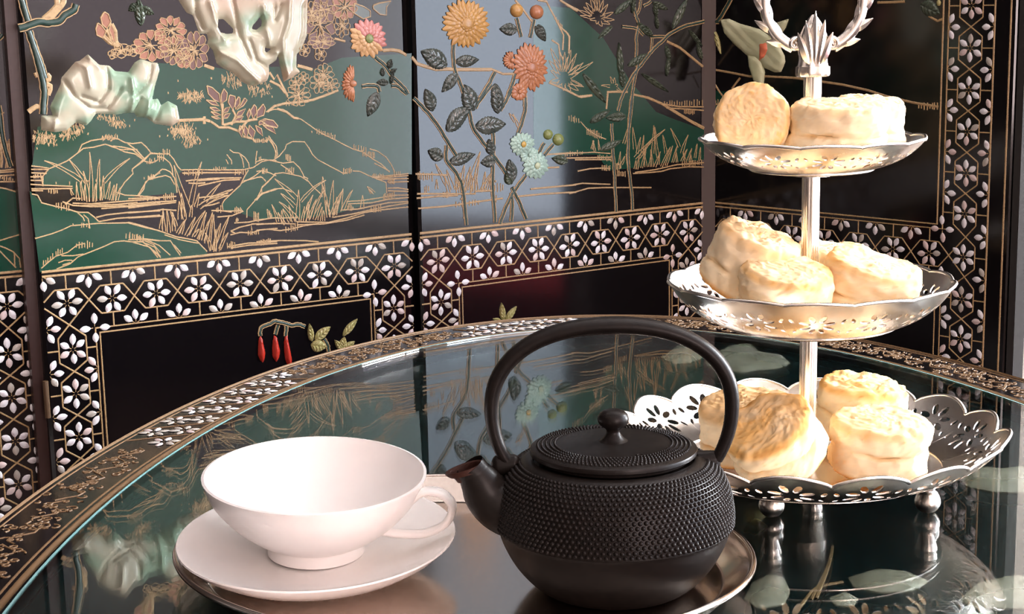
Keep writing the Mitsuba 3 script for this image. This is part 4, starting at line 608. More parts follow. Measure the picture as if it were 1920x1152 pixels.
["M","B",[[[285,233],[286,241]],[[291,244],[290,238]],[[258,239],[254,234]],[[269,236],[266,231]],[[286,248],[287,240]],[[276,245],[279,237]],[[280,230],[282,222]],[[263,238],[264,245]],[[273,241],[274,233]],[[268,245],[266,238]],[[257,234],[257,228]],[[277,241],[274,236]],[[265,237],[262,230]],[[267,244],[269,251]],[[294,242],[296,234]],[[282,241],[283,249]],[[267,233],[269,240]],[[268,232],[270,239]],[[256,244],[252,239]],[[263,232],[264,239]],[[267,238],[268,232]],[[282,239],[286,247]],[[283,236],[284,228]],[[282,238],[285,245]],[[260,235],[259,227]],[[290,247],[290,255]],[[280,232],[279,239]],[[264,239],[263,247]],[[274,242],[276,249]],[[280,242],[281,250]],[[274,240],[272,235]],[[286,233],[288,240]],[[255,241],[255,248]],[[269,236],[271,243]],[[273,245],[271,238]],[[273,229],[271,237]],[[261,235],[259,242]],[[273,238],[272,230]],[[257,242],[257,236]],[[272,246],[270,239]],[[268,237],[269,229]],[[281,249],[283,257]],[[258,245],[254,240]],[[271,250],[272,245]],[[290,234],[293,228]],[[292,238],[293,232]],[[258,236],[256,231]],[[294,240],[298,235]],[[266,233],[264,228]],[[279,250],[280,257]],[[262,234],[261,229]],[[277,242],[279,237]],[[278,232],[277,224]],[[283,245],[284,240]],[[276,236],[279,230]],[[268,236],[265,229]],[[276,235],[277,228]],[[284,231],[287,225]],[[278,241],[277,234]],[[281,237],[281,244]],[[263,233],[262,225]],[[268,239],[267,231]],[[269,246],[269,254]],[[275,244],[276,236]],[[257,238],[255,233]],[[268,234],[265,241]],[[286,240],[287,233]],[[272,245],[271,253]],[[274,233],[273,225]],[[281,244],[281,236]],[[265,244],[260,237]],[[272,238],[272,231]],[[259,236],[257,243]],[[262,234],[264,241]],[[295,242],[298,249]]],"moss_tuft",1.7],
["M","B",[[[16,246],[13,241]],[[11,239],[10,235]],[[22,243],[22,238]],[[36,244],[37,238]],[[23,240],[24,246]],[[4,244],[3,240]],[[25,237],[27,231]],[[6,245],[5,251]],[[36,238],[38,243]],[[26,241],[27,237]],[[5,241],[1,236]],[[17,242],[17,237]],[[25,244],[26,250]],[[26,244],[26,240]],[[29,242],[30,238]],[[20,238],[19,233]],[[9,245],[7,250]],[[18,239],[17,234]],[[27,245],[27,250]],[[25,236],[27,232]],[[7,243],[4,237]],[[26,235],[28,240]],[[21,243],[19,239]],[[23,243],[22,238]],[[17,236],[17,232]],[[12,246],[12,251]],[[25,243],[25,239]],[[26,240],[28,236]],[[19,242],[19,238]],[[26,247],[27,243]],[[22,249],[22,254]],[[32,236],[33,241]],[[13,242],[11,247]],[[8,240],[5,235]],[[19,245],[16,241]],[[26,240],[27,245]],[[34,246],[36,242]],[[31,236],[32,241]],[[31,236],[33,231]],[[32,242],[32,237]],[[23,237],[22,231]],[[26,239],[26,234]],[[34,237],[35,242]],[[40,241],[42,236]],[[19,242],[20,247]]],"moss_tuft",1.7],
["M","B",[[[77,245],[76,240]],[[66,246],[63,241]],[[71,256],[73,252]],[[75,250],[76,255]],[[63,237],[63,243]],[[79,245],[79,239]],[[70,251],[71,245]],[[76,257],[76,253]],[[54,244],[52,238]],[[76,249],[76,243]],[[67,249],[66,243]],[[88,250],[91,244]],[[84,244],[84,239]],[[80,255],[80,261]],[[80,248],[80,242]],[[65,246],[64,252]],[[68,247],[67,253]],[[71,240],[73,246]],[[68,253],[66,259]],[[92,254],[94,249]],[[56,245],[53,252]],[[79,246],[77,240]],[[66,248],[67,254]],[[86,249],[87,245]],[[72,255],[74,261]],[[83,249],[83,255]],[[58,248],[57,242]],[[88,249],[91,255]],[[92,254],[93,248]],[[90,252],[90,248]],[[67,250],[67,256]],[[80,242],[82,237]],[[92,256],[95,250]],[[87,251],[88,257]],[[70,255],[68,251]],[[84,250],[85,246]],[[68,252],[65,246]],[[62,251],[58,247]],[[89,257],[91,253]],[[60,247],[59,243]],[[68,238],[68,233]],[[89,247],[91,241]],[[69,256],[68,252]],[[63,243],[61,239]],[[75,250],[76,244]],[[74,256],[76,250]],[[67,245],[67,239]],[[60,251],[57,245]],[[86,253],[86,259]],[[81,255],[81,249]],[[61,242],[58,237]]],"moss_tuft",1.7],
["M","B",[[[130,229],[127,226]],[[145,229],[146,226]],[[129,230],[127,233]],[[137,232],[138,236]],[[131,230],[130,233]],[[140,226],[141,223]],[[135,229],[135,226]],[[143,226],[143,224]],[[153,230],[153,234]],[[125,231],[122,227]],[[132,236],[131,234]],[[136,233],[136,229]],[[136,232],[136,229]],[[137,228],[136,226]],[[132,234],[131,231]],[[150,229],[151,226]],[[142,231],[143,228]],[[145,229],[145,226]],[[149,233],[151,237]],[[149,232],[148,228]],[[145,228],[147,231]],[[145,231],[146,227]],[[133,233],[133,237]],[[125,229],[123,227]],[[132,234],[132,231]],[[136,234],[134,231]],[[135,231],[135,235]],[[142,226],[141,223]],[[138,233],[138,237]],[[126,235],[125,231]],[[145,231],[145,228]],[[141,228],[141,232]],[[135,234],[133,231]],[[137,229],[138,225]],[[128,232],[126,228]],[[146,230],[147,227]],[[127,233],[126,230]],[[128,229],[126,225]],[[142,232],[142,236]]],"moss_tuft",1.7],
["M","B",[[[272,326],[274,326]],[[252,305],[254,305]],[[337,328],[339,328]],[[186,259],[188,259]],[[176,249],[178,249]],[[100,239],[101,239]],[[248,239],[250,239]]],"moss_dot",5],
["L","B",[[271,254],[320,253],[331,249]],"hill_contour",7],
["L","B",[[320,259],[319,245]],"hill_contour",7],
["R","B",[[20,276],[17,250],[42,245],[63,247],[79,260],[99,254],[107,261],[117,274],[139,272],[152,270],[168,272],[187,272],[192,264],[210,262],[224,250],[256,244],[273,253],[269,281],[252,291],[239,284],[233,296],[223,295],[229,317],[240,347],[237,360],[225,361],[206,368],[194,362],[181,345],[157,348],[147,358],[129,360],[110,379],[94,368],[87,367],[60,340],[58,329],[36,290],[40,275]],[],[[[62,337],[76,309],[105,284],[137,283],[162,316]],[[91,365],[101,356],[105,322]],[[142,355],[140,317],[121,294],[91,306]],[[181,336],[183,298],[177,274]],[[186,274],[198,297]],[[205,266],[212,294]],[[225,257],[236,282]],[[42,275],[36,250]],[[225,361],[216,326],[185,302]],[[109,375],[125,356]]],"jade_rock"],
["R","B",[[258,527],[284,469],[297,448],[309,443],[315,424],[319,410],[334,409],[336,399],[333,390],[344,379],[350,354],[363,345],[382,335],[398,319],[412,311],[429,312],[449,319],[454,330],[454,348],[470,357],[473,365],[477,343],[482,315],[496,321],[519,333],[510,342],[512,367],[521,373],[535,402],[540,468],[543,526]],[[[358,435],[356,421],[361,411],[374,408],[385,409],[386,417],[379,424],[368,435]],[[440,437],[425,422],[423,416],[432,414],[442,421],[444,429]],[[448,381],[447,374],[451,372],[460,378]]],[[[312,471],[313,445],[325,418]],[[351,376],[383,360],[406,337],[429,316]],[[384,470],[395,404],[412,363]],[[495,468],[491,428],[477,395],[478,361],[486,329]],[[468,455],[467,431],[480,459]],[[441,456],[446,416],[452,380],[466,370]],[[529,454],[527,412],[516,373]],[[337,466],[345,435],[361,398]],[[414,396],[426,358],[450,344]]],"jade_rock"],
["F","B",[[[573,417],[581,421],[589,424],[592,418],[596,410],[591,403],[585,401],[579,409],[573,417]],[[569,409],[577,404],[584,400],[585,392],[583,383],[576,383],[570,385],[569,397],[569,409]],[[562,406],[566,395],[569,385],[566,379],[560,377],[555,378],[552,386],[557,396],[562,406]],[[556,410],[554,398],[552,387],[545,383],[540,386],[538,394],[539,402],[548,406],[556,410]],[[553,418],[546,411],[539,404],[532,406],[532,414],[533,422],[538,427],[545,423],[553,418]],[[555,427],[546,427],[538,428],[535,436],[535,445],[541,449],[548,448],[551,438],[555,427]],[[561,433],[554,441],[548,449],[550,458],[554,463],[561,461],[565,456],[563,445],[561,433]],[[567,432],[566,444],[566,456],[571,463],[577,462],[581,455],[581,447],[575,440],[567,432]],[[572,426],[577,436],[582,446],[588,446],[594,441],[593,432],[589,425],[581,426],[572,426]]],"gold_blossom",1.9,"rustdark",[[[563,420],[568,400]],[[563,420],[551,423]],[[563,420],[556,439]],[[563,420],[570,408]],[[563,420],[573,413]],[[563,420],[548,420]],[[563,420],[557,435]],[[563,420],[552,410]],[[563,420],[560,399]],[[563,420],[568,440]],[[563,420],[570,404]],[[563,420],[564,437]],[[563,420],[576,432]],[[563,420],[563,440]],[[563,420],[555,437]],[[563,420],[572,405]],[[563,420],[560,437]],[[563,420],[561,408]],[[563,420],[552,432]]]],
["F","B",[[[580,449],[587,453],[593,457],[597,454],[599,449],[597,444],[592,441],[587,445],[580,449]],[[578,443],[585,442],[592,440],[592,435],[591,429],[586,426],[580,429],[579,436],[578,443]],[[572,441],[576,435],[579,429],[576,423],[571,423],[565,424],[563,429],[567,435],[572,441]],[[566,443],[564,436],[562,429],[557,429],[551,430],[550,436],[551,441],[558,442],[566,443]],[[564,449],[557,445],[551,441],[548,445],[544,449],[548,454],[552,457],[557,453],[564,449]],[[566,455],[559,456],[552,458],[551,463],[554,467],[559,470],[564,469],[565,462],[566,455]],[[572,457],[568,463],[565,469],[568,474],[573,477],[578,472],[581,469],[577,463],[572,457]],[[578,455],[580,462],[582,469],[588,471],[591,467],[594,462],[593,457],[586,456],[578,455]]],"gold_blossom",1.9,"rustdark",[[[572,449],[566,456]],[[572,449],[566,440]],[[572,449],[574,437]],[[572,449],[575,437]],[[572,449],[576,459]],[[572,449],[584,447]],[[572,449],[582,447]],[[572,449],[565,446]],[[572,449],[564,458]],[[572,449],[564,454]],[[572,449],[561,450]],[[572,449],[573,436]],[[572,449],[585,449]],[[572,449],[581,451]],[[572,449],[579,450]],[[572,449],[564,448]],[[572,449],[561,446]]]],
["F","B",[[[624,451],[631,453],[638,455],[643,452],[643,448],[639,444],[635,442],[629,447],[624,451]],[[621,447],[628,444],[634,442],[634,438],[632,433],[627,432],[622,434],[621,440],[621,447]],[[615,445],[618,439],[622,434],[619,430],[614,428],[609,430],[607,434],[611,440],[615,445]],[[610,447],[608,441],[606,435],[601,433],[597,435],[594,438],[596,443],[602,445],[610,447]],[[607,452],[601,448],[595,444],[591,446],[589,450],[589,454],[594,457],[600,454],[607,452]],[[608,457],[601,457],[594,458],[591,462],[591,467],[596,469],[602,468],[605,463],[608,457]],[[613,460],[608,465],[602,469],[603,475],[607,477],[613,477],[617,473],[615,467],[613,460]],[[619,460],[618,466],[617,473],[622,476],[626,475],[630,472],[631,468],[625,464],[619,460]],[[623,456],[627,462],[631,467],[636,467],[642,465],[642,460],[638,456],[631,456],[623,456]]],"gold_blossom",1.9,"rust",[[[616,453],[610,459]],[[616,453],[610,447]],[[616,453],[606,462]],[[616,453],[613,447]],[[616,453],[620,445]],[[616,453],[626,459]],[[616,453],[608,451]],[[616,453],[622,448]],[[616,453],[618,462]],[[616,453],[629,453]],[[616,453],[619,462]],[[616,453],[619,459]],[[616,453],[624,447]],[[616,453],[607,453]],[[616,453],[615,446]],[[616,453],[626,459]],[[616,453],[629,457]],[[616,453],[604,449]],[[616,453],[606,445]]]],
["F","B",[[[614,416],[619,420],[623,423],[626,420],[626,416],[624,412],[622,410],[618,413],[614,416]],[[612,412],[617,411],[622,409],[622,405],[621,401],[617,400],[614,400],[613,406],[612,412]],[[609,410],[611,405],[613,400],[611,398],[608,394],[604,396],[603,400],[606,405],[609,410]],[[605,412],[604,406],[602,401],[599,400],[596,402],[594,405],[595,410],[600,411],[605,412]],[[603,417],[599,413],[595,410],[592,413],[592,417],[593,421],[596,423],[599,420],[603,417]],[[605,421],[600,422],[596,424],[595,428],[596,432],[600,434],[604,432],[605,427],[605,421]],[[609,423],[607,428],[604,433],[606,437],[610,437],[613,436],[615,433],[612,428],[609,423]],[[613,421],[614,427],[615,432],[619,434],[622,431],[623,427],[622,423],[618,422],[613,421]]],"gold_blossom",1.9,"black",[[[609,417],[605,420]],[[609,417],[611,409]],[[609,417],[603,421]],[[609,417],[607,424]],[[609,417],[616,412]],[[609,417],[615,414]],[[609,417],[603,411]],[[609,417],[608,423]],[[609,417],[605,424]],[[609,417],[604,416]],[[609,417],[615,421]],[[609,417],[614,414]],[[609,417],[614,417]],[[609,417],[602,411]],[[609,417],[612,424]],[[609,417],[609,422]],[[609,417],[616,410]]]],
["F","B",[[[570,387],[581,388],[588,389],[594,386],[591,383],[587,381],[582,380],[578,383],[570,387]],[[566,385],[575,382],[581,380],[580,377],[575,375],[567,376],[562,377],[565,380],[566,385]],[[561,386],[560,381],[561,377],[555,376],[548,376],[544,379],[544,382],[551,383],[561,386]],[[558,388],[549,385],[544,383],[536,384],[535,387],[537,390],[541,392],[548,390],[558,388]],[[560,390],[549,391],[541,392],[541,395],[542,398],[550,398],[555,398],[556,395],[560,390]],[[565,391],[560,395],[556,398],[560,401],[567,402],[573,399],[576,397],[571,395],[565,391]],[[569,389],[575,394],[577,397],[584,397],[588,395],[591,392],[588,389],[580,390],[569,389]]],"gold_blossom",1.9,"rustdark",[[[564,388],[575,384]],[[564,388],[576,392]],[[564,388],[578,387]],[[564,388],[551,390]],[[564,388],[552,388]],[[564,388],[553,392]],[[564,388],[571,386]],[[564,388],[555,389]],[[564,388],[558,386]],[[564,388],[564,391]],[[564,388],[571,393]],[[564,388],[556,387]],[[564,388],[559,391]],[[564,388],[556,387]],[[564,388],[576,388]]]],
["F","B",[[[563,365],[567,368],[569,371],[572,369],[573,365],[572,361],[569,359],[567,362],[563,365]],[[561,363],[565,360],[568,358],[568,354],[564,352],[560,353],[557,355],[559,358],[561,363]],[[558,364],[557,359],[557,355],[553,355],[550,358],[549,362],[550,365],[554,364],[558,364]],[[559,367],[554,367],[551,366],[550,369],[551,374],[554,377],[558,376],[558,372],[559,367]],[[562,368],[560,373],[558,376],[561,378],[565,377],[568,375],[569,372],[566,371],[562,368]]],"gold_blossom",1.9,"black",[[[561,365],[564,361]],[[561,365],[557,368]],[[561,365],[556,364]],[[561,365],[557,369]],[[561,365],[565,368]],[[561,365],[563,372]],[[561,365],[564,370]],[[561,365],[566,364]],[[561,365],[563,369]],[[561,365],[563,368]],[[561,365],[565,367]]]],
["F","B",[[[530,373],[534,376],[536,378],[539,377],[539,373],[538,369],[535,367],[534,370],[530,373]],[[529,371],[532,368],[535,367],[534,364],[531,362],[527,362],[525,364],[527,366],[529,371]],[[526,372],[525,367],[525,364],[522,364],[518,366],[518,370],[519,373],[522,372],[526,372]],[[526,375],[522,375],[519,374],[518,377],[519,381],[522,383],[526,383],[526,379],[526,375]],[[529,375],[528,380],[526,383],[529,385],[532,385],[535,382],[536,379],[533,378],[529,375]]],"gold_blossom",1.9,"black",[[[528,373],[528,369]],[[528,373],[532,372]],[[528,373],[532,377]],[[528,373],[526,368]],[[528,373],[529,379]],[[528,373],[530,378]],[[528,373],[532,370]],[[528,373],[526,368]],[[528,373],[525,370]],[[528,373],[531,374]],[[528,373],[524,374]]]],
["F","B",[[[549,440],[554,445],[558,448],[560,446],[562,440],[560,435],[557,432],[554,436],[549,440]],[[548,437],[553,433],[557,431],[557,425],[555,421],[552,418],[548,421],[549,428],[548,437]],[[545,436],[547,427],[548,421],[545,418],[542,417],[539,420],[538,425],[542,429],[545,436]],[[544,438],[540,431],[538,425],[534,425],[533,431],[533,436],[534,440],[538,439],[544,438]],[[544,443],[538,442],[534,441],[533,446],[533,452],[537,455],[539,456],[541,450],[544,443]],[[546,445],[543,452],[540,456],[541,461],[544,465],[548,464],[550,460],[548,454],[546,445]],[[548,444],[550,453],[550,460],[554,462],[557,460],[558,454],[558,449],[554,448],[548,444]]],"gold_blossom",1.9,"black",[[[546,440],[546,434]],[[546,440],[545,447]],[[546,440],[545,428]],[[546,440],[543,448]],[[546,440],[543,449]],[[546,440],[545,448]],[[546,440],[550,438]],[[546,440],[551,440]],[[546,440],[549,435]],[[546,440],[539,440]],[[546,440],[545,448]],[[546,440],[547,448]],[[546,440],[550,436]],[[546,440],[541,435]],[[546,440],[540,437]]]],
["L","B",[[512,345],[527,341],[543,336]],"gold_stem",7],
["L","B",[[592,394],[615,388]],"gold_stem",5],
["F","B",[[[572,326],[578,329],[583,331],[586,329],[589,325],[586,322],[583,320],[578,323],[572,326]],[[570,323],[577,321],[582,319],[584,315],[581,313],[579,309],[575,311],[573,316],[570,323]],[[567,321],[571,315],[574,311],[573,307],[569,304],[565,305],[563,309],[565,314],[567,321]],[[564,322],[563,315],[562,309],[559,307],[555,309],[553,312],[553,315],[558,318],[564,322]],[[561,325],[556,320],[553,316],[549,317],[545,319],[547,324],[549,327],[555,325],[561,325]],[[561,328],[555,328],[549,327],[546,330],[547,334],[549,337],[554,338],[557,333],[561,328]],[[564,331],[559,335],[554,338],[555,342],[557,344],[561,345],[564,343],[564,338],[564,331]],[[568,332],[566,338],[565,344],[567,348],[571,347],[575,345],[576,341],[572,337],[568,332]],[[571,330],[574,336],[576,341],[580,342],[583,339],[584,335],[583,332],[577,331],[571,330]]],"gold_blossom",2.6,"black",[[[566,326],[576,325]],[[566,326],[573,318]],[[566,326],[560,319]],[[566,326],[572,319]],[[566,326],[566,319]],[[566,326],[561,327]],[[566,326],[566,316]],[[566,326],[565,319]],[[566,326],[567,333]],[[566,326],[568,320]],[[566,326],[561,322]],[[566,326],[562,333]],[[566,326],[571,330]],[[566,326],[562,335]],[[566,326],[567,321]],[[566,326],[561,324]],[[566,326],[557,324]],[[566,326],[571,323]],[[566,326],[560,326]]]],
["F","B",[[[560,308],[567,309],[572,310],[574,306],[574,302],[570,299],[567,299],[564,303],[560,308]],[[557,306],[562,301],[566,298],[565,295],[562,292],[558,292],[555,294],[556,299],[557,306]],[[553,306],[554,299],[554,294],[551,291],[547,292],[545,296],[544,299],[548,302],[553,306]],[[551,309],[546,304],[543,300],[540,301],[536,304],[537,308],[539,311],[544,310],[551,309]],[[551,313],[545,312],[539,312],[536,315],[537,320],[540,323],[545,323],[547,318],[551,313]],[[554,315],[549,320],[545,323],[546,326],[549,331],[553,330],[556,327],[555,322],[554,315]],[[558,315],[557,322],[557,327],[560,329],[564,328],[568,327],[567,322],[563,319],[558,315]],[[560,312],[565,317],[568,321],[571,320],[574,317],[574,313],[572,310],[567,311],[560,312]]],"gold_blossom",2.6,"black",[[[556,311],[562,314]],[[556,311],[555,316]],[[556,311],[549,309]],[[556,311],[558,302]],[[556,311],[552,306]],[[556,311],[563,311]],[[556,311],[558,306]],[[556,311],[551,317]],[[556,311],[563,309]],[[556,311],[555,319]],[[556,311],[556,303]],[[556,311],[549,316]],[[556,311],[561,303]],[[556,311],[564,313]],[[556,311],[560,316]],[[556,311],[561,314]],[[556,311],[556,302]]]],
["F","B",[[[585,305],[590,307],[594,309],[598,308],[598,304],[597,301],[594,300],[590,302],[585,305]],[[584,302],[589,300],[593,299],[593,296],[591,293],[587,293],[584,293],[584,297],[584,302]],[[580,301],[581,297],[583,293],[580,291],[576,290],[573,293],[572,296],[575,298],[580,301]],[[577,304],[574,300],[571,296],[567,296],[565,299],[564,303],[567,305],[571,304],[577,304]],[[577,307],[571,306],[567,306],[566,308],[565,312],[569,314],[572,315],[574,311],[577,307]],[[580,309],[576,312],[573,315],[574,318],[578,320],[582,320],[584,317],[582,313],[580,309]],[[584,308],[585,313],[585,316],[589,317],[593,317],[595,313],[594,310],[589,309],[584,308]]],"gold_blossom",2.6,"black",[[[581,305],[582,298]],[[581,305],[583,298]],[[581,305],[576,304]],[[581,305],[587,306]],[[581,305],[576,302]],[[581,305],[579,308]],[[581,305],[577,302]],[[581,305],[583,308]],[[581,305],[577,308]],[[581,305],[574,304]],[[581,305],[580,309]],[[581,305],[581,301]],[[581,305],[586,306]],[[581,305],[585,300]],[[581,305],[574,309]]]],
["F","B",[[[518,289],[526,292],[532,294],[535,292],[537,288],[535,285],[532,284],[526,286],[518,289]],[[517,286],[525,284],[531,283],[534,279],[532,276],[528,275],[524,275],[521,280],[517,286]],[[513,284],[519,279],[523,275],[523,270],[519,269],[515,269],[511,272],[512,278],[513,284]],[[509,285],[510,278],[511,272],[507,269],[503,270],[499,271],[499,276],[504,280],[509,285]],[[506,287],[502,281],[498,276],[494,276],[491,279],[488,281],[492,285],[498,286],[506,287]],[[505,290],[497,288],[491,285],[488,287],[487,291],[488,294],[492,296],[498,293],[505,290]],[[507,293],[499,295],[492,296],[491,299],[490,304],[494,305],[500,304],[503,299],[507,293]],[[510,295],[505,300],[500,304],[501,308],[505,310],[509,311],[512,307],[511,302],[510,295]],[[514,295],[514,301],[513,307],[516,310],[521,310],[524,307],[524,303],[520,300],[514,295]],[[517,293],[522,298],[525,303],[529,303],[533,301],[535,298],[532,294],[525,294],[517,293]]],"gold_blossom",2.6,"black",[[[512,290],[502,295]],[[512,290],[522,295]],[[512,290],[514,284]],[[512,290],[520,294]],[[512,290],[516,281]],[[512,290],[511,283]],[[512,290],[505,284]],[[512,290],[509,295]],[[512,290],[511,298]],[[512,290],[501,288]],[[512,290],[514,295]],[[512,290],[501,289]],[[512,290],[509,298]],[[512,290],[517,280]],[[512,290],[514,296]],[[512,290],[500,286]],[[512,290],[514,282]],[[512,290],[524,292]],[[512,290],[512,280]],[[512,290],[504,283]],[[512,290],[513,296]],[[512,290],[513,283]]]],
["F","B",[[[508,313],[512,315],[514,318],[516,316],[517,312],[516,309],[514,307],[512,310],[508,313]],[[507,310],[510,308],[514,307],[513,303],[511,301],[507,301],[505,302],[506,305],[507,310]],[[504,310],[504,305],[504,302],[502,300],[498,301],[496,304],[496,307],[500,308],[504,310]],[[502,313],[499,310],[496,308],[494,310],[493,313],[494,317],[497,318],[499,316],[502,313]],[[504,316],[500,318],[497,319],[498,322],[500,324],[503,324],[506,324],[505,320],[504,316]],[[507,316],[507,320],[506,324],[509,325],[512,324],[514,321],[514,318],[511,317],[507,316]]],"gold_blossom",2.6,"black",[[[505,313],[511,314]],[[505,313],[508,317]],[[505,313],[502,317]],[[505,313],[509,313]],[[505,313],[506,317]],[[505,313],[505,306]],[[505,313],[501,317]],[[505,313],[509,316]],[[505,313],[506,309]],[[505,313],[500,314]],[[505,313],[505,309]],[[505,313],[509,312]],[[505,313],[504,316]]]],
["F","B",[[[526,319],[530,320],[533,321],[534,318],[534,315],[531,312],[528,312],[527,316],[526,319]],[[523,318],[526,315],[528,312],[526,309],[523,309],[520,310],[518,312],[521,315],[523,318]],[[520,320],[519,316],[518,313],[514,312],[512,315],[512,318],[513,321],[516,320],[520,320]],[[521,323],[516,322],[513,321],[512,324],[513,327],[515,329],[518,330],[519,326],[521,323]],[[523,324],[521,327],[519,330],[520,332],[523,333],[527,332],[528,330],[526,327],[523,324]],[[526,323],[528,326],[529,329],[531,329],[534,327],[534,324],[533,321],[530,322],[526,323]]],"gold_blossom",2.6,"black",[[[523,321],[527,318]],[[523,321],[522,325]],[[523,321],[525,326]],[[523,321],[520,317]],[[523,321],[525,315]],[[523,321],[520,322]],[[523,321],[526,317]],[[523,321],[519,318]],[[523,321],[524,315]],[[523,321],[524,324]],[[523,321],[520,323]],[[523,321],[522,327]],[[523,321],[524,325]]]],
["L","B",[[454,335],[463,321],[469,330],[480,307],[489,288]],"hill_contour",6],
["L","B",[[454,319],[473,309],[484,295]],"hill_contour",6],
["L","B",[[446,261],[461,271],[483,275],[511,276],[541,279],[570,287],[596,295]],"hill_contour",6],
["L","B",[[466,266],[485,259],[500,247],[510,245]],"hill_contour",6],
["L","B",[[271,254],[318,254],[329,249]],"hill_contour",6],
["L","B",[[319,259],[320,245]],"hill_contour",6],
["L","B",[[332,249],[348,237],[367,236],[386,228]],"hill_contour",6],
["M","B",[[[387,315],[389,322]],[[394,317],[394,311]],[[360,328],[357,323]],[[362,332],[357,327]],[[389,318],[389,313]],[[374,334],[377,342]],[[395,318],[400,326]],[[379,318],[381,313]],[[377,336],[378,329]],[[364,324],[361,319]],[[370,321],[369,328]],[[383,312],[386,305]],[[386,319],[389,314]],[[366,330],[365,324]],[[373,323],[374,317]],[[364,324],[361,318]],[[364,330],[364,325]],[[361,325],[359,320]],[[391,323],[390,315]],[[389,313],[389,308]],[[383,316],[384,308]],[[370,336],[370,329]],[[371,325],[370,333]],[[377,335],[374,329]],[[379,320],[378,328]],[[386,330],[387,337]],[[380,313],[380,306]],[[362,321],[359,316]],[[382,318],[384,313]],[[389,325],[393,319]],[[386,331],[387,338]],[[377,329],[375,321]],[[387,314],[388,321]],[[389,318],[392,313]],[[383,313],[384,320]],[[378,335],[379,330]],[[360,326],[359,320]],[[364,320],[361,328]],[[394,325],[394,317]],[[383,328],[382,320]],[[370,332],[368,340]],[[391,318],[394,312]],[[379,330],[382,337]],[[393,319],[396,311]],[[372,316],[371,309]],[[383,315],[383,323]],[[363,320],[364,328]],[[391,328],[395,323]],[[375,327],[376,322]],[[395,319],[397,311]],[[384,333],[383,325]],[[372,324],[370,331]],[[379,325],[379,319]],[[389,315],[389,308]],[[372,332],[371,324]],[[368,319],[368,311]],[[369,321],[370,315]],[[389,326],[388,321]],[[394,318],[393,310]],[[359,325],[358,333]],[[377,316],[379,310]],[[376,329],[378,336]],[[362,328],[358,335]],[[371,325],[370,320]],[[382,330],[380,324]],[[373,327],[372,322]]],"moss_tuft",1.7],
["M","B",[[[420,301],[419,294]],[[436,299],[435,294]],[[447,306],[451,313]],[[428,308],[429,302]],[[439,307],[437,302]],[[414,306],[413,299]],[[437,304],[437,299]],[[443,312],[445,319]],[[411,304],[409,311]],[[441,299],[439,306]],[[423,307],[420,300]],[[436,297],[435,304]],[[438,314],[437,321]],[[422,305],[423,312]],[[415,309],[411,304]],[[431,308],[430,303]],[[429,309],[430,304]],[[452,302],[455,309]],[[446,312],[447,305]],[[442,299],[443,294]],[[423,296],[420,303]],[[435,295],[435,288]],[[429,300],[428,308]],[[443,299],[442,292]],[[439,298],[439,293]],[[411,302],[409,310]],[[417,302],[415,309]],[[449,301],[453,294]],[[447,300],[448,295]],[[427,310],[424,305]],[[428,305],[428,298]],[[422,297],[423,290]],[[448,308],[448,303]],[[422,311],[423,318]],[[419,310],[417,303]],[[417,308],[414,315]],[[419,306],[416,313]],[[446,298],[450,293]],[[426,298],[425,291]],[[429,304],[428,297]],[[422,309],[420,302]],[[419,309],[420,316]],[[423,299],[421,294]],[[421,305],[418,298]],[[442,298],[441,305]],[[437,296],[436,289]],[[433,302],[431,297]],[[452,307],[453,314]],[[412,306],[408,314]],[[423,302],[423,297]],[[427,302],[429,309]],[[414,309],[410,316]],[[434,303],[434,298]],[[427,307],[425,314]],[[437,299],[440,306]],[[419,296],[416,289]],[[420,300],[419,307]],[[450,306],[451,313]],[[447,311],[449,306]],[[447,302],[450,309]],[[435,312],[438,319]],[[413,301],[411,294]],[[423,310],[421,317]],[[446,309],[446,316]],[[429,308],[429,303]],[[438,313],[439,320]]],"moss_tuft",1.7],
["M","B",[[[304,301],[307,307]],[[277,301],[274,295]],[[319,298],[322,292]],[[304,299],[308,305]],[[302,304],[304,300]],[[291,302],[291,296]],[[301,302],[301,297]],[[283,297],[284,303]],[[274,298],[269,292]],[[297,304],[299,299]],[[275,298],[271,294]],[[297,300],[297,306]],[[283,301],[283,295]],[[310,293],[311,300]],[[275,298],[271,293]],[[294,289],[293,285]],[[319,299],[321,295]],[[289,304],[287,300]],[[306,301],[309,294]],[[301,297],[303,293]],[[290,291],[291,286]],[[295,300],[296,294]],[[304,300],[304,294]],[[289,297],[290,303]],[[300,290],[302,296]],[[294,302],[296,308]],[[315,298],[318,293]],[[302,291],[303,297]],[[306,299],[309,305]],[[295,289],[294,284]],[[288,289],[284,283]],[[274,300],[271,306]],[[281,295],[279,301]],[[296,301],[295,297]],[[319,298],[320,294]],[[306,293],[309,299]],[[310,300],[313,295]],[[283,293],[283,288]],[[289,293],[286,287]],[[319,298],[320,294]],[[293,292],[293,298]],[[294,296],[293,302]],[[312,298],[313,293]],[[291,303],[292,309]],[[274,300],[272,294]],[[300,293],[299,289]],[[296,288],[295,295]],[[297,295],[297,290]],[[312,291],[315,286]],[[294,294],[292,290]],[[296,297],[293,291]],[[307,294],[310,290]],[[312,296],[315,291]],[[286,298],[285,304]],[[306,299],[306,305]],[[293,289],[292,283]],[[289,302],[291,308]],[[316,293],[321,299]],[[307,304],[308,298]],[[283,292],[283,298]],[[315,296],[319,302]],[[285,294],[282,288]],[[295,294],[294,300]],[[312,291],[312,285]],[[277,298],[275,292]],[[275,296],[274,302]],[[285,295],[286,302]],[[308,300],[310,293]],[[283,301],[281,307]]],"moss_tuft",1.7],
["M","B",[[[486,280],[485,270]],[[492,279],[491,270]],[[497,278],[497,271]],[[502,278],[501,270]],[[508,279],[508,270]],[[514,281],[513,269]]],"moss_ticks",2.6],
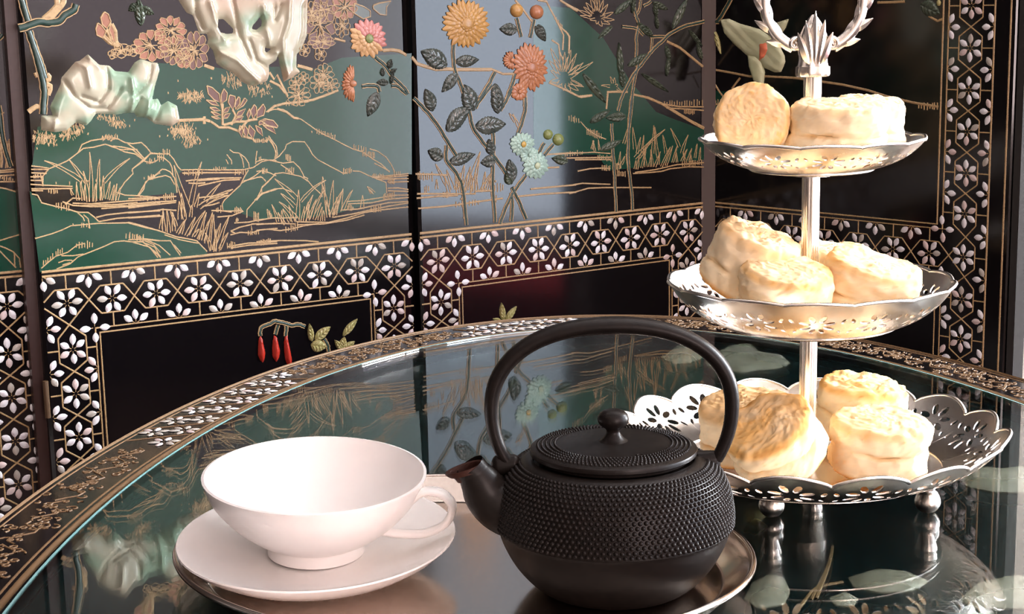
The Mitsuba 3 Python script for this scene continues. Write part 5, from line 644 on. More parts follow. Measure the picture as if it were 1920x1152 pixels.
["M","B",[[[272,326],[274,326]],[[336,328],[338,328]],[[456,305],[457,304]],[[446,296],[448,296]],[[456,289],[458,289]],[[301,238],[303,238]],[[535,218],[537,218]]],"moss_dot",5],
["F","B",[[[328,315],[330,300],[341,288],[353,283],[351,299],[338,311],[328,315]],[[361,308],[355,297],[355,281],[365,287],[367,300],[361,308]],[[372,296],[368,283],[376,269],[383,280],[382,293],[372,296]],[[389,292],[381,280],[382,269],[391,279],[392,289],[389,292]],[[401,289],[393,277],[384,268],[398,275],[406,285],[401,289]],[[420,276],[412,265],[416,249],[424,260],[424,271],[420,276]],[[438,276],[426,264],[423,251],[438,255],[442,268],[438,276]],[[466,233],[457,244],[440,248],[430,246],[444,236],[464,230],[466,233]],[[325,289],[336,280],[350,277],[343,285],[325,289]],[[331,275],[340,268],[352,268],[343,274],[331,275]],[[333,267],[342,259],[353,260],[342,265],[333,267]],[[333,258],[343,253],[352,253],[344,257],[333,258]],[[362,272],[371,274],[366,265],[356,263],[362,272]],[[361,261],[371,262],[365,254],[356,253],[361,261]],[[387,264],[402,269],[394,257],[382,255],[387,264]],[[384,253],[397,255],[389,246],[377,246],[384,253]],[[410,269],[404,258],[406,249],[411,258],[410,269]],[[389,239],[386,228],[392,216],[395,230],[389,239]],[[398,239],[396,225],[402,214],[405,229],[398,239]],[[408,238],[405,225],[414,212],[419,226],[408,238]],[[420,237],[424,226],[434,216],[432,230],[420,237]],[[435,237],[444,229],[461,219],[456,231],[435,237]],[[428,244],[442,245],[437,239],[427,237],[428,244]]],"gold_fern",5,"rustdark",[]],
["L","B",[[357,281],[355,241]],"gold_fern",6],
["L","B",[[376,269],[382,257],[372,240]],"gold_fern",6],
["L","B",[[354,283],[356,272]],"gold_fern",6],
["L","B",[[421,249],[401,245],[382,246],[357,241]],"gold_fern",6],
["L","B",[[386,228],[406,247],[425,248]],"gold_fern",6],
["L","B",[[395,218],[414,212],[418,206]],"gold_fern",6],
["C","B",[[664,392],[706,390],[663,354]],"carved_chrysanthemum",15,"pinkstone","greenbead",2,0],
["C","B",[[626,307],[649,306],[625,272]],"carved_chrysanthemum",11,"orangestone","orangestone",2,1],
["S","B",[[679,355],[698,339],[717,315],[741,292],[748,281]],"carved_stem",11],
["S","B",[[647,301],[664,301],[681,299],[686,288]],"carved_stem",10],
["S","B",[[712,299],[726,297],[745,281]],"carved_stem",9],
["L","B",[[696,368],[714,369],[733,366],[748,357]],"gold_stem",7],
["E","B",[[707,332],[714,351]],"carved_leaf","leaf",14.6,0.0],
["E","B",[[709,323],[725,332]],"carved_leaf","leaf",10.4,0.0],
["E","B",[[706,306],[679,307]],"carved_leaf","leaf",14.6,0.0],
["E","B",[[694,318],[693,335]],"carved_leaf","leaf",11.7,0.0],
["E","B",[[682,288],[657,241]],"carved_leaf","leaf",29.2,0.0],
["E","B",[[711,302],[717,328]],"carved_leaf","leaf",10.4,0.0],
["F","B",[[[678,455],[690,459],[717,463],[707,452],[706,436],[692,438],[678,449],[678,455]],[[637,460],[658,453],[671,445],[671,434],[655,430],[636,441],[637,460]]],"gold_leaf_outline",5,"greyleaf",[]],
["S","B",[[410,-167],[410,-155],[417,-149],[431,-146],[440,-142],[454,-146],[466,-150],[476,-154],[492,-155],[504,-161]],"carved_stem",34],
["S","B",[[440,-168],[444,-159],[447,-150]],"carved_stem",26],
["S","B",[[462,-174],[464,-162],[465,-154]],"carved_stem",26],
["D","B",[[410,-166],[406,-173],[404,-189],[403,-204],[407,-215],[412,-220],[416,-213],[418,-200],[415,-185],[414,-175]],"red_fruit","red"],
["D","B",[[438,-169],[435,-180],[433,-195],[433,-211],[440,-223],[446,-215],[449,-202],[446,-187],[444,-174]],"red_fruit","red"],
["D","B",[[462,-171],[459,-183],[458,-201],[459,-219],[463,-232],[472,-234],[473,-221],[470,-200],[467,-185],[466,-173]],"red_fruit","red"],
["E","B",[[518,-191],[514,-155]],"carved_leaf","leafpale",13.2,0.0],
["E","B",[[524,-189],[559,-167]],"carved_leaf","leafpale",20.4,0.0],
["E","B",[[518,-191],[511,-177]],"carved_leaf","leafpale",7.2,0.0],
["E","B",[[515,-198],[549,-207]],"carved_leaf","leafpale",25.2,0.0],
["E","B",[[585,-189],[619,-158]],"carved_leaf","leafpale",15.6,0.0],
["E","B",[[581,-217],[589,-191]],"carved_leaf","leafpale",18.0,0.0],
["E","B",[[585,-218],[611,-203]],"carved_leaf","leafpale",15.6,0.0],
["E","B",[[584,-218],[567,-195]],"carved_leaf","leafpale",13.2,0.0],
["S","B",[[552,-216],[551,-203],[544,-190]],"carved_stem",24],
["P","C",[[288,450],[383,443],[467,380],[538,287],[612,214],[658,197],[754,165],[754,98],[642,100],[537,94],[478,94],[450,130],[386,134],[282,130],[283,186]],"painted_hill","green"],
["C","C",[[122,416],[179,414],[121,365]],"carved_chrysanthemum",20,"yellowstone","yellowstone",3,0],
["L","C",[[-6,354],[6,340],[24,334],[50,327],[76,327],[97,325],[180,322]],"gold_stem",7],
["S","C",[[92,375],[90,349],[94,322],[102,304],[114,275]],"carved_stem",11],
["S","C",[[179,297],[162,279],[151,264]],"carved_stem",8],
["E","C",[[76,334],[15,365]],"carved_leaf","leaf",39.6,0.0],
["E","C",[[95,340],[152,343]],"carved_leaf","leaf",25.0,0.0],
["E","C",[[99,318],[61,281]],"carved_leaf","leaf",25.0,0.0],
["E","C",[[42,247],[23,290]],"carved_leaf","leaf",29.2,0.0],
["E","C",[[137,240],[115,295]],"carved_leaf","leaf",39.6,0.0],
["E","C",[[137,242],[111,275]],"carved_leaf","leaf",31.2,0.0],
["E","C",[[72,214],[129,249]],"carved_leaf","leaf",35.4,0.0],
["C","C",[[277,323],[322,321],[276,271]],"carved_chrysanthemum",19,"orangestone","orangestone",3,0],
["C","C",[[231,339],[253,339],[231,319]],"carved_chrysanthemum",9,"orangestone","orangestone",1,1],
["C","C",[[248,274],[269,273],[248,255]],"carved_chrysanthemum",8,"orangestone","orangestone",1,0],
["O","C",[[246,440],[261,440],[245,426]],"carved_bud","yellowstone"],
["O","C",[[296,436],[312,436],[296,421]],"carved_bud","orangestone"],
["S","C",[[245,424],[251,405],[256,386]],"carved_stem",13],
["S","C",[[289,421],[284,404],[279,384]],"carved_stem",13],
["S","C",[[190,316],[171,289],[152,265]],"carved_stem",12],
["S","C",[[240,311],[230,288],[216,259]],"carved_stem",14],
["S","C",[[264,274],[262,243]],"carved_stem",16],
["E","C",[[247,401],[203,404]],"carved_leaf","leaf",26.0,0.0],
["E","C",[[298,411],[316,375]],"carved_leaf","leaf",20.8,0.0],
["E","C",[[291,408],[311,377]],"carved_leaf","leaf",15.6,0.0],
["E","C",[[189,294],[195,241]],"carved_leaf","leaf",26.0,0.0],
["L","C",[[243,461],[259,446],[273,429],[284,417]],"gold_stem",5],
["L","C",[[299,461],[322,457],[331,441],[341,426],[352,407],[364,387],[361,356]],"gold_stem",5],
["L","C",[[352,407],[376,389],[379,377],[378,352]],"gold_stem",5],
["L","C",[[355,460],[379,448],[403,438]],"gold_stem",5],
["L","C",[[333,378],[351,368],[353,349],[363,337]],"gold_stem",5],
["L","C",[[154,322],[181,323],[210,312],[240,311]],"gold_stem",5],
["L","C",[[324,290],[357,277],[386,264],[408,255],[432,257]],"gold_stem",5],
["M","C",[[[342,428],[341,420]],[[346,425],[345,415]],[[348,420],[347,414]],[[351,419],[351,409]],[[354,414],[354,408]],[[357,411],[357,405]],[[360,409],[360,400]]],"moss_ticks",2.6],
["M","C",[[[356,320],[353,328],[348,337],[342,345],[337,353],[330,361]],[[345,316],[341,325],[338,334],[335,343],[332,352],[330,361]],[[358,311],[356,317],[352,322],[348,328],[344,333],[339,338]],[[350,308],[347,314],[345,320],[343,326],[340,332],[339,338]],[[354,312],[349,318],[344,323],[338,328],[332,332],[325,336]],[[344,307],[339,312],[336,318],[332,324],[328,330],[325,336]],[[364,315],[363,323],[362,330],[359,338],[357,345],[354,353]],[[354,315],[353,322],[353,330],[353,337],[353,345],[354,353]],[[368,314],[369,322],[369,330],[368,337],[367,345],[366,352]],[[359,315],[359,323],[361,330],[362,338],[364,345],[366,352]],[[374,315],[377,323],[379,331],[381,339],[382,347],[382,356]],[[365,317],[367,325],[371,333],[375,340],[378,348],[382,356]],[[379,311],[384,318],[388,325],[391,332],[394,340],[397,348]],[[370,315],[375,322],[380,328],[385,335],[391,341],[397,348]],[[375,307],[379,313],[382,318],[384,324],[386,330],[387,336]],[[366,311],[370,316],[374,321],[378,326],[382,331],[387,336]],[[354,305],[350,308],[345,310],[340,312],[335,314],[329,315]],[[347,298],[343,301],[339,304],[336,308],[332,311],[329,315]],[[349,298],[344,298],[340,297],[335,296],[331,294],[326,292]],[[350,289],[346,289],[341,289],[336,290],[331,291],[326,292]],[[383,303],[390,307],[396,312],[403,317],[408,322],[414,328]],[[377,309],[384,313],[391,317],[398,321],[406,324],[414,328]],[[391,304],[402,308],[412,312],[422,317],[431,323],[440,329]],[[387,309],[398,313],[408,317],[419,321],[430,325],[440,329]],[[379,296],[384,297],[389,300],[394,302],[399,305],[404,308]],[[375,303],[380,305],[386,306],[392,307],[397,308],[404,308]],[[377,285],[383,283],[390,282],[397,281],[403,281],[410,281]],[[381,294],[387,292],[393,290],[399,287],[405,284],[410,281]],[[372,282],[377,279],[382,276],[388,273],[394,271],[401,270]],[[379,289],[384,286],[388,282],[393,278],[397,274],[401,270]],[[364,283],[366,279],[369,275],[373,272],[376,269],[381,266]],[[374,287],[376,283],[378,279],[379,275],[380,271],[381,266]],[[357,287],[357,284],[358,280],[359,277],[360,274],[362,271]],[[367,286],[367,283],[366,280],[365,277],[364,274],[362,271]],[[352,293],[349,292],[347,289],[346,287],[344,285],[343,282]],[[358,287],[356,285],[353,284],[350,283],[346,282],[343,282]],[[379,285],[386,283],[393,281],[400,279],[408,278],[415,277]],[[382,291],[389,289],[395,286],[402,283],[409,280],[415,277]],[[379,303],[384,306],[389,310],[393,315],[397,319],[401,324]],[[373,307],[378,311],[384,314],[390,318],[395,321],[401,324]],[[370,310],[371,316],[372,322],[373,328],[373,334],[373,341]],[[362,311],[363,317],[366,323],[368,329],[370,335],[373,341]]],"gold_blossom",2.2],
["M","C",[[[437,428],[430,431],[423,434],[416,436],[409,437],[401,439]],[[434,423],[427,426],[421,429],[414,432],[408,435],[401,439]],[[438,425],[432,426],[426,427],[420,427],[413,427],[407,427]],[[437,419],[430,420],[425,422],[419,423],[413,425],[407,427]],[[446,434],[443,439],[438,443],[433,447],[428,451],[422,454]],[[439,429],[435,434],[431,439],[428,444],[425,449],[422,454]],[[451,437],[449,443],[446,449],[442,455],[438,460],[434,466]],[[442,434],[440,440],[438,447],[436,453],[435,459],[434,466]],[[454,437],[454,443],[452,449],[450,456],[448,462],[445,468]],[[447,436],[446,442],[446,449],[446,455],[445,462],[445,468]],[[458,436],[459,442],[459,449],[459,455],[459,461],[457,468]],[[451,436],[452,443],[453,449],[454,455],[456,462],[457,468]],[[462,432],[465,437],[466,442],[468,448],[469,453],[469,458]],[[456,434],[458,439],[460,444],[463,449],[466,454],[469,458]],[[467,427],[471,431],[474,435],[476,440],[479,444],[481,449]],[[459,432],[463,436],[467,439],[471,442],[476,446],[481,449]],[[470,420],[476,422],[481,424],[486,426],[491,429],[495,432]],[[466,427],[472,429],[478,430],[483,431],[489,432],[495,432]],[[469,414],[475,413],[480,414],[486,414],[492,415],[498,416]],[[470,422],[475,421],[481,420],[487,419],[493,418],[498,416]],[[463,411],[467,409],[472,408],[476,408],[481,407],[486,407]],[[467,418],[471,417],[475,414],[479,412],[483,410],[486,407]],[[454,412],[455,409],[457,407],[459,406],[462,404],[465,403]],[[462,415],[464,413],[464,410],[465,408],[465,405],[465,403]],[[449,416],[448,414],[449,413],[449,411],[450,409],[451,408]],[[456,414],[456,413],[455,412],[454,410],[452,409],[451,408]],[[446,421],[443,421],[441,420],[438,420],[436,419],[433,417]],[[447,416],[444,415],[442,416],[439,416],[436,416],[433,417]],[[443,430],[438,434],[433,437],[427,440],[422,443],[416,445]],[[438,426],[433,430],[429,434],[424,437],[420,441],[416,445]],[[462,419],[465,419],[468,421],[470,422],[472,424],[474,426]],[[460,424],[462,425],[465,425],[468,426],[471,426],[474,426]]],"gold_blossom",2.2],
["M","C",[[[485,278],[480,279],[475,279],[471,279],[466,279],[461,278]],[[484,273],[479,273],[475,275],[470,276],[466,277],[461,278]],[[496,283],[494,286],[492,288],[490,291],[488,294],[485,296]],[[490,281],[488,284],[487,287],[487,290],[486,293],[485,296]],[[500,281],[500,283],[500,286],[499,288],[498,291],[497,293]],[[494,281],[494,283],[494,286],[495,288],[496,291],[497,293]],[[502,273],[503,274],[504,275],[505,276],[506,277],[506,278]],[[498,278],[499,278],[501,279],[503,279],[504,279],[506,278]],[[502,269],[504,267],[507,266],[509,265],[512,264],[515,264]],[[505,272],[507,271],[509,269],[511,267],[513,266],[515,264]]],"gold_blossom",2.2],
["S","C",[[-5,273],[19,250],[44,221],[70,184],[90,153]],"carved_stem",8],
["S","C",[[69,174],[68,144],[89,117],[103,90],[108,51],[112,7]],"carved_stem",9],
["S","C",[[123,252],[133,208],[157,174],[181,147],[211,108]],"carved_stem",10],
["S","C",[[182,193],[181,147],[178,85],[182,6]],"carved_stem",9],
["S","C",[[263,271],[264,240],[254,210],[244,189]],"carved_stem",10],
["S","C",[[261,99],[229,65],[209,35],[194,2]],"carved_stem",11],
["S","C",[[226,76],[241,48],[261,7]],"carved_stem",11],
["S","C",[[225,65],[225,28],[222,5]],"carved_stem",9],
["S","C",[[181,290],[153,263],[140,246]],"carved_stem",8],
["S","C",[[237,288],[214,255],[201,238]],"carved_stem",9],
["S","C",[[310,164],[294,142]],"carved_stem",7],
["S","C",[[333,160],[310,138]],"carved_stem",7],
["E","C",[[39,244],[26,289]],"carved_leaf","leaf",28.1,0.0],
["E","C",[[70,202],[122,250]],"carved_leaf","leaf",35.2,0.0],
["E","C",[[195,231],[194,292]],"carved_leaf","leaf",32.8,0.0],
["E","C",[[139,208],[215,209]],"carved_leaf","leaf",37.5,0.0],
["E","C",[[60,149],[25,167]],"carved_leaf","leaf",28.1,0.0],
["E","C",[[74,138],[138,152]],"carved_leaf","leaf",25.8,0.0],
["E","C",[[178,147],[172,181]],"carved_leaf","leaf",25.8,0.0],
["E","C",[[187,136],[150,133]],"carved_leaf","leaf",25.8,0.0],
["E","C",[[229,88],[221,136]],"carved_leaf","leaf",30.5,0.0],
["E","C",[[226,83],[211,108]],"carved_leaf","leafdark",23.4,0.0],
["E","C",[[371,121],[329,131]],"carved_leaf","leafdark",21.1,0.0],
["C","C",[[253,165],[285,163],[252,139]],"carved_chrysanthemum",13,"jadeblue","yellowbead",2,0],
["C","C",[[287,118],[321,116],[286,89]],"carved_chrysanthemum",13,"jadeblue","jadepale",2,0],
["C","C",[[271,141],[297,139],[271,122]],"carved_chrysanthemum",10,"jadeblue","jadeblue",1,0],
["O","C",[[320,181],[332,180],[320,170]],"carved_bud","greenbead"],
["O","C",[[346,169],[360,168],[346,156]],"carved_bud","greenbead"],
["L","C",[[-6,121],[29,118],[70,113]],"hill_contour",4],
["L","C",[[-4,81],[57,76],[93,73],[136,70]],"hill_contour",4],
["L","C",[[-5,72],[45,72],[93,70]],"hill_contour",4],
["L","C",[[-2,51],[57,50],[93,51],[135,53],[203,55]],"hill_contour",4],
["L","C",[[136,75],[179,73]],"hill_contour",4],
["L","C",[[235,56],[305,56],[370,54],[392,53]],"hill_contour",4],
["L","C",[[273,69],[331,69],[392,69]],"hill_contour",4],
["L","C",[[313,139],[352,139],[393,138]],"hill_contour",4],
["L","C",[[312,111],[348,110]],"hill_contour",4],
["M","C",[[[0,124],[0,110]],[[4,126],[3,108]],[[8,122],[8,109]],[[13,123],[13,107]],[[18,120],[18,108]],[[23,120],[22,107]],[[28,118],[27,108]],[[33,123],[33,103]]],"moss_ticks",2.6],
["M","C",[[[15,94],[15,82]],[[19,96],[19,82]],[[24,95],[24,84]]],"moss_ticks",2.6],
["M","C",[[[59,80],[59,68]],[[62,78],[62,69]],[[65,80],[65,67]],[[67,81],[67,67]],[[70,79],[70,68]]],"moss_ticks",2.6],
["M","C",[[[88,58],[88,46]],[[96,56],[96,47]],[[103,59],[102,45]],[[110,55],[110,48]],[[121,57],[120,46]],[[129,58],[128,46]],[[135,58],[134,46]],[[142,56],[142,47]]],"moss_ticks",2.6],
["M","C",[[[184,84],[184,72]],[[190,88],[190,69]],[[198,87],[198,70]],[[204,84],[203,72]]],"moss_ticks",2.6],
["M","C",[[[175,62],[175,53]],[[182,64],[181,52]],[[187,63],[187,53]]],"moss_ticks",2.6],
["M","C",[[[70,94],[65,103],[60,112],[54,121],[48,130],[42,138]],[[64,92],[58,101],[54,110],[50,119],[45,129],[42,138]],[[85,85],[83,93],[79,101],[76,108],[72,116],[68,124]],[[78,83],[75,91],[73,99],[71,107],[69,115],[68,124]],[[104,79],[106,89],[107,100],[108,110],[110,120],[110,131]],[[95,81],[97,91],[100,101],[103,111],[106,121],[110,131]],[[123,72],[128,89],[134,106],[139,123],[145,139],[150,156]],[[112,75],[118,92],[125,109],[132,125],[141,141],[150,156]],[[134,72],[137,85],[139,98],[142,112],[144,125],[147,139]],[[126,74],[128,87],[132,100],[136,113],[141,126],[147,139]],[[118,78],[120,88],[122,98],[123,107],[124,117],[125,127]],[[111,80],[113,89],[116,99],[118,108],[121,118],[125,127]],[[158,73],[159,81],[160,89],[161,97],[161,106],[161,114]],[[150,74],[152,82],[154,90],[156,98],[158,106],[161,114]],[[150,72],[156,80],[161,88],[166,95],[172,103],[177,111]],[[145,75],[151,83],[157,90],[163,97],[169,104],[177,111]],[[142,74],[142,83],[141,91],[140,99],[139,108],[137,116]],[[135,75],[135,83],[135,91],[135,100],[136,108],[137,116]],[[96,76],[96,83],[94,90],[92,97],[91,105],[88,112]],[[90,75],[89,83],[89,90],[88,97],[88,105],[88,112]],[[108,74],[111,82],[113,90],[115,98],[117,106],[119,115]],[[102,76],[105,84],[108,91],[111,99],[115,107],[119,115]],[[46,87],[46,91],[45,95],[45,99],[44,103],[44,107]],[[40,87],[40,91],[41,95],[42,99],[42,104],[44,107]],[[130,75],[130,82],[130,89],[129,95],[129,102],[128,109]],[[124,76],[124,82],[124,89],[125,96],[126,102],[128,109]],[[166,72],[168,77],[170,83],[171,89],[172,95],[173,100]],[[161,73],[163,79],[165,84],[168,90],[170,95],[173,100]],[[75,78],[73,85],[71,92],[68,100],[65,107],[62,114]],[[69,77],[67,84],[65,91],[64,99],[63,106],[62,114]],[[90,80],[93,87],[95,94],[97,102],[99,109],[101,116]],[[85,82],[87,89],[90,96],[93,103],[97,109],[101,116]]],"grass_tuft",2.4],
["M","C",[[[241,215],[238,218],[235,222],[231,225],[227,228],[223,231]],[[235,211],[232,215],[229,219],[227,222],[225,226],[223,231]],[[250,200],[247,206],[244,212],[240,218],[236,223],[232,229]],[[245,199],[241,204],[239,210],[236,217],[234,223],[232,229]]],"gold_sprig",2.4],
["M","C",[[[184,92],[187,92]],[[185,50],[187,50]],[[99,62],[102,62]],[[104,23],[107,23]]],"moss_dot",5],
["S","C",[[547,460],[559,419],[565,405],[558,379],[558,348],[552,315]],"branch",16],
["S","C",[[571,459],[565,436],[553,420]],"branch",12],
["S","C",[[577,443],[599,454]],"branch",10],
["S","C",[[750,408],[702,400],[658,386],[626,365],[601,347],[577,324],[552,301],[533,275],[515,247],[506,221]],"branch",20],
["S","C",[[519,401],[559,396],[577,381]],"branch",10],
["S","C",[[595,378],[639,377]],"branch",10],
["S","C",[[601,376],[598,342]],"branch",8],
["L","C",[[642,367],[680,352],[712,331],[747,308]],"hill_contour",6],
["L","C",[[548,255],[589,246],[626,232],[670,210],[712,188],[751,171]],"hill_contour",6],
["L","C",[[476,263],[500,263],[533,261]],"hill_contour",6],
["L","C",[[479,261],[475,227]],"hill_contour",6],
["L","C",[[369,395],[379,384],[377,349]],"hill_contour",6],
["L","C",[[367,273],[402,257],[437,258]],"hill_contour",6],
["L","C",[[370,452],[387,443],[401,437]],"hill_contour",6],
["S","C",[[564,322],[549,277],[545,243],[536,183]],"branch",18],
["E","C",[[498,428],[550,460]],"bamboo_leaf","leafdark",16.7,0.0],
["E","C",[[547,429],[553,471]],"bamboo_leaf","leafdark",12.5,0.0],
["E","C",[[602,452],[645,435]],"bamboo_leaf","leafdark",14.6,0.0],
["E","C",[[614,421],[608,452]],"bamboo_leaf","leafdark",12.5,0.0],
["E","C",[[617,394],[611,428]],"bamboo_leaf","leafdark",9.6,0.0],
["E","C",[[658,393],[702,460]],"bamboo_leaf","leafdark",20.8,0.0],
["E","C",[[559,410],[595,378]],"bamboo_leaf","leafdark",14.6,0.0],
["E","C",[[492,404],[453,377]],"bamboo_leaf","leafdark",12.5,0.0],
["E","C",[[515,292],[510,369]],"bamboo_leaf","leafdark",18.8,0.0],
["E","C",[[521,271],[515,316]],"bamboo_leaf","leafdark",18.8,0.0],
["E","C",[[534,316],[589,342]],"bamboo_leaf","leafdark",18.8,0.0],
["E","C",[[639,360],[651,321]],"bamboo_leaf","leafdark",12.5,0.0],
["E","C",[[642,290],[648,336]],"bamboo_leaf","leafdark",12.5,0.0],
["E","C",[[705,390],[744,352]],"bamboo_leaf","leafdark",10.4,0.0],
["E","C",[[744,323],[728,363]],"bamboo_leaf","leafdark",12.5,0.0],
["E","C",[[570,300],[648,255]],"bamboo_leaf","leafdark",12.5,0.0],
["E","C",[[411,306],[473,239]],"bamboo_leaf","leafdark",18.8,0.0],
["E","C",[[430,199],[481,225]],"bamboo_leaf","leafdark",14.6,0.0],
["E","C",[[527,208],[472,208]],"bamboo_leaf","leafdark",20.8,0.0],
["E","C",[[602,378],[583,402]],"bamboo_leaf","leafdark",10.4,0.0],
["M","C",[[[636,236],[635,224]],[[643,234],[643,225]],[[651,237],[651,224]],[[657,237],[657,223]],[[664,234],[664,225]],[[672,236],[672,223]],[[679,233],[679,225]],[[686,233],[685,224]],[[694,235],[694,223]],[[700,235],[700,222]],[[708,234],[708,222]],[[714,232],[714,224]],[[721,236],[721,221]],[[730,236],[730,221]],[[736,232],[736,223]],[[745,234],[745,221]]],"moss_ticks",2.6],
["L","C",[[337,138],[395,137],[440,136],[485,130]],"hill_contour",3.4],
["L","C",[[366,128],[425,125],[488,122]],"hill_contour",3.4],
["L","C",[[389,123],[425,121],[485,117]],"hill_contour",3.4],
["L","C",[[627,231],[678,222],[749,218]],"hill_contour",3.4],
["L","C",[[640,221],[704,215],[749,210]],"hill_contour",3.4],
["L","C",[[627,230],[672,206],[713,185],[749,168]],"hill_contour",3.4],
["L","C",[[396,98],[430,101],[460,100],[484,98]],"hill_contour",3.4],
["L","C",[[374,69],[409,71],[454,66],[484,63]],"hill_contour",3.4],
["L","C",[[373,51],[424,59],[469,57],[598,47]],"hill_contour",3.4],
["L","C",[[546,82],[595,81],[627,81],[652,85],[704,86],[750,82]],"hill_contour",3.4],
["L","C",[[552,84],[608,86],[672,93],[750,92]],"hill_contour",3.4],
["L","C",[[405,204],[423,186],[449,171],[473,162]],"hill_contour",3.4],
["M","C",[[[375,218],[375,208]],[[381,219],[381,205]],[[386,215],[386,205]],[[390,217],[389,202]],[[394,212],[394,203]],[[400,211],[401,201]]],"moss_ticks",2.6],
["M","C",[[[422,190],[422,175]],[[426,188],[426,174]],[[431,187],[430,172]],[[434,184],[434,172]],[[438,184],[438,170]],[[442,185],[442,167]],[[447,182],[446,166]],[[450,182],[450,164]],[[454,177],[455,165]],[[460,175],[460,163]]],"moss_ticks",2.6],
["M","C",[[[451,129],[451,119]],[[456,130],[455,118]],[[461,127],[460,119]],[[465,128],[465,117]],[[471,125],[471,117]],[[475,128],[475,114]],[[480,125],[480,115]],[[486,126],[486,112]]],"moss_ticks",2.6],
["M","C",[[[364,141],[364,132]],[[369,141],[369,132]],[[377,143],[377,131]],[[383,141],[383,132]],[[389,140],[389,133]],[[396,144],[396,131]],[[403,140],[403,133]],[[409,140],[408,133]]],"moss_ticks",2.6],
["M","C",[[[462,107],[462,95]],[[467,106],[467,95]],[[470,106],[470,94]],[[474,107],[474,93]],[[479,104],[479,94]],[[483,105],[482,93]]],"moss_ticks",2.6],
["M","C",[[[504,94],[504,79]],[[508,92],[508,79]],[[512,89],[513,79]],[[517,89],[517,78]],[[521,88],[520,78]],[[525,89],[525,76]]],"moss_ticks",2.6],
["M","C",[[[687,98],[688,88]],[[694,101],[694,86]],[[700,97],[700,89]],[[707,100],[707,87]],[[712,99],[712,88]],[[718,100],[718,87]],[[724,100],[724,87]],[[731,98],[731,89]],[[736,100],[736,88]],[[743,100],[743,87]]],"moss_ticks",2.6],
["M","C",[[[693,217],[693,206]],[[697,217],[697,205]],[[700,215],[701,206]],[[705,216],[705,204]],[[709,216],[709,203]],[[713,212],[713,205]],[[716,215],[717,202]],[[721,212],[722,204]]],"moss_ticks",2.6],
["M","C",[[[501,108],[501,94]],[[504,109],[503,94]],[[508,107],[508,94]],[[511,104],[511,95]],[[513,103],[513,96]]],"moss_ticks",2.6],
["S","C",[[488,195],[491,139],[494,98],[496,61],[499,2]],"branch",30],
["S","C",[[544,252],[537,204],[534,156],[533,107],[542,45],[545,1]],"branch",28],
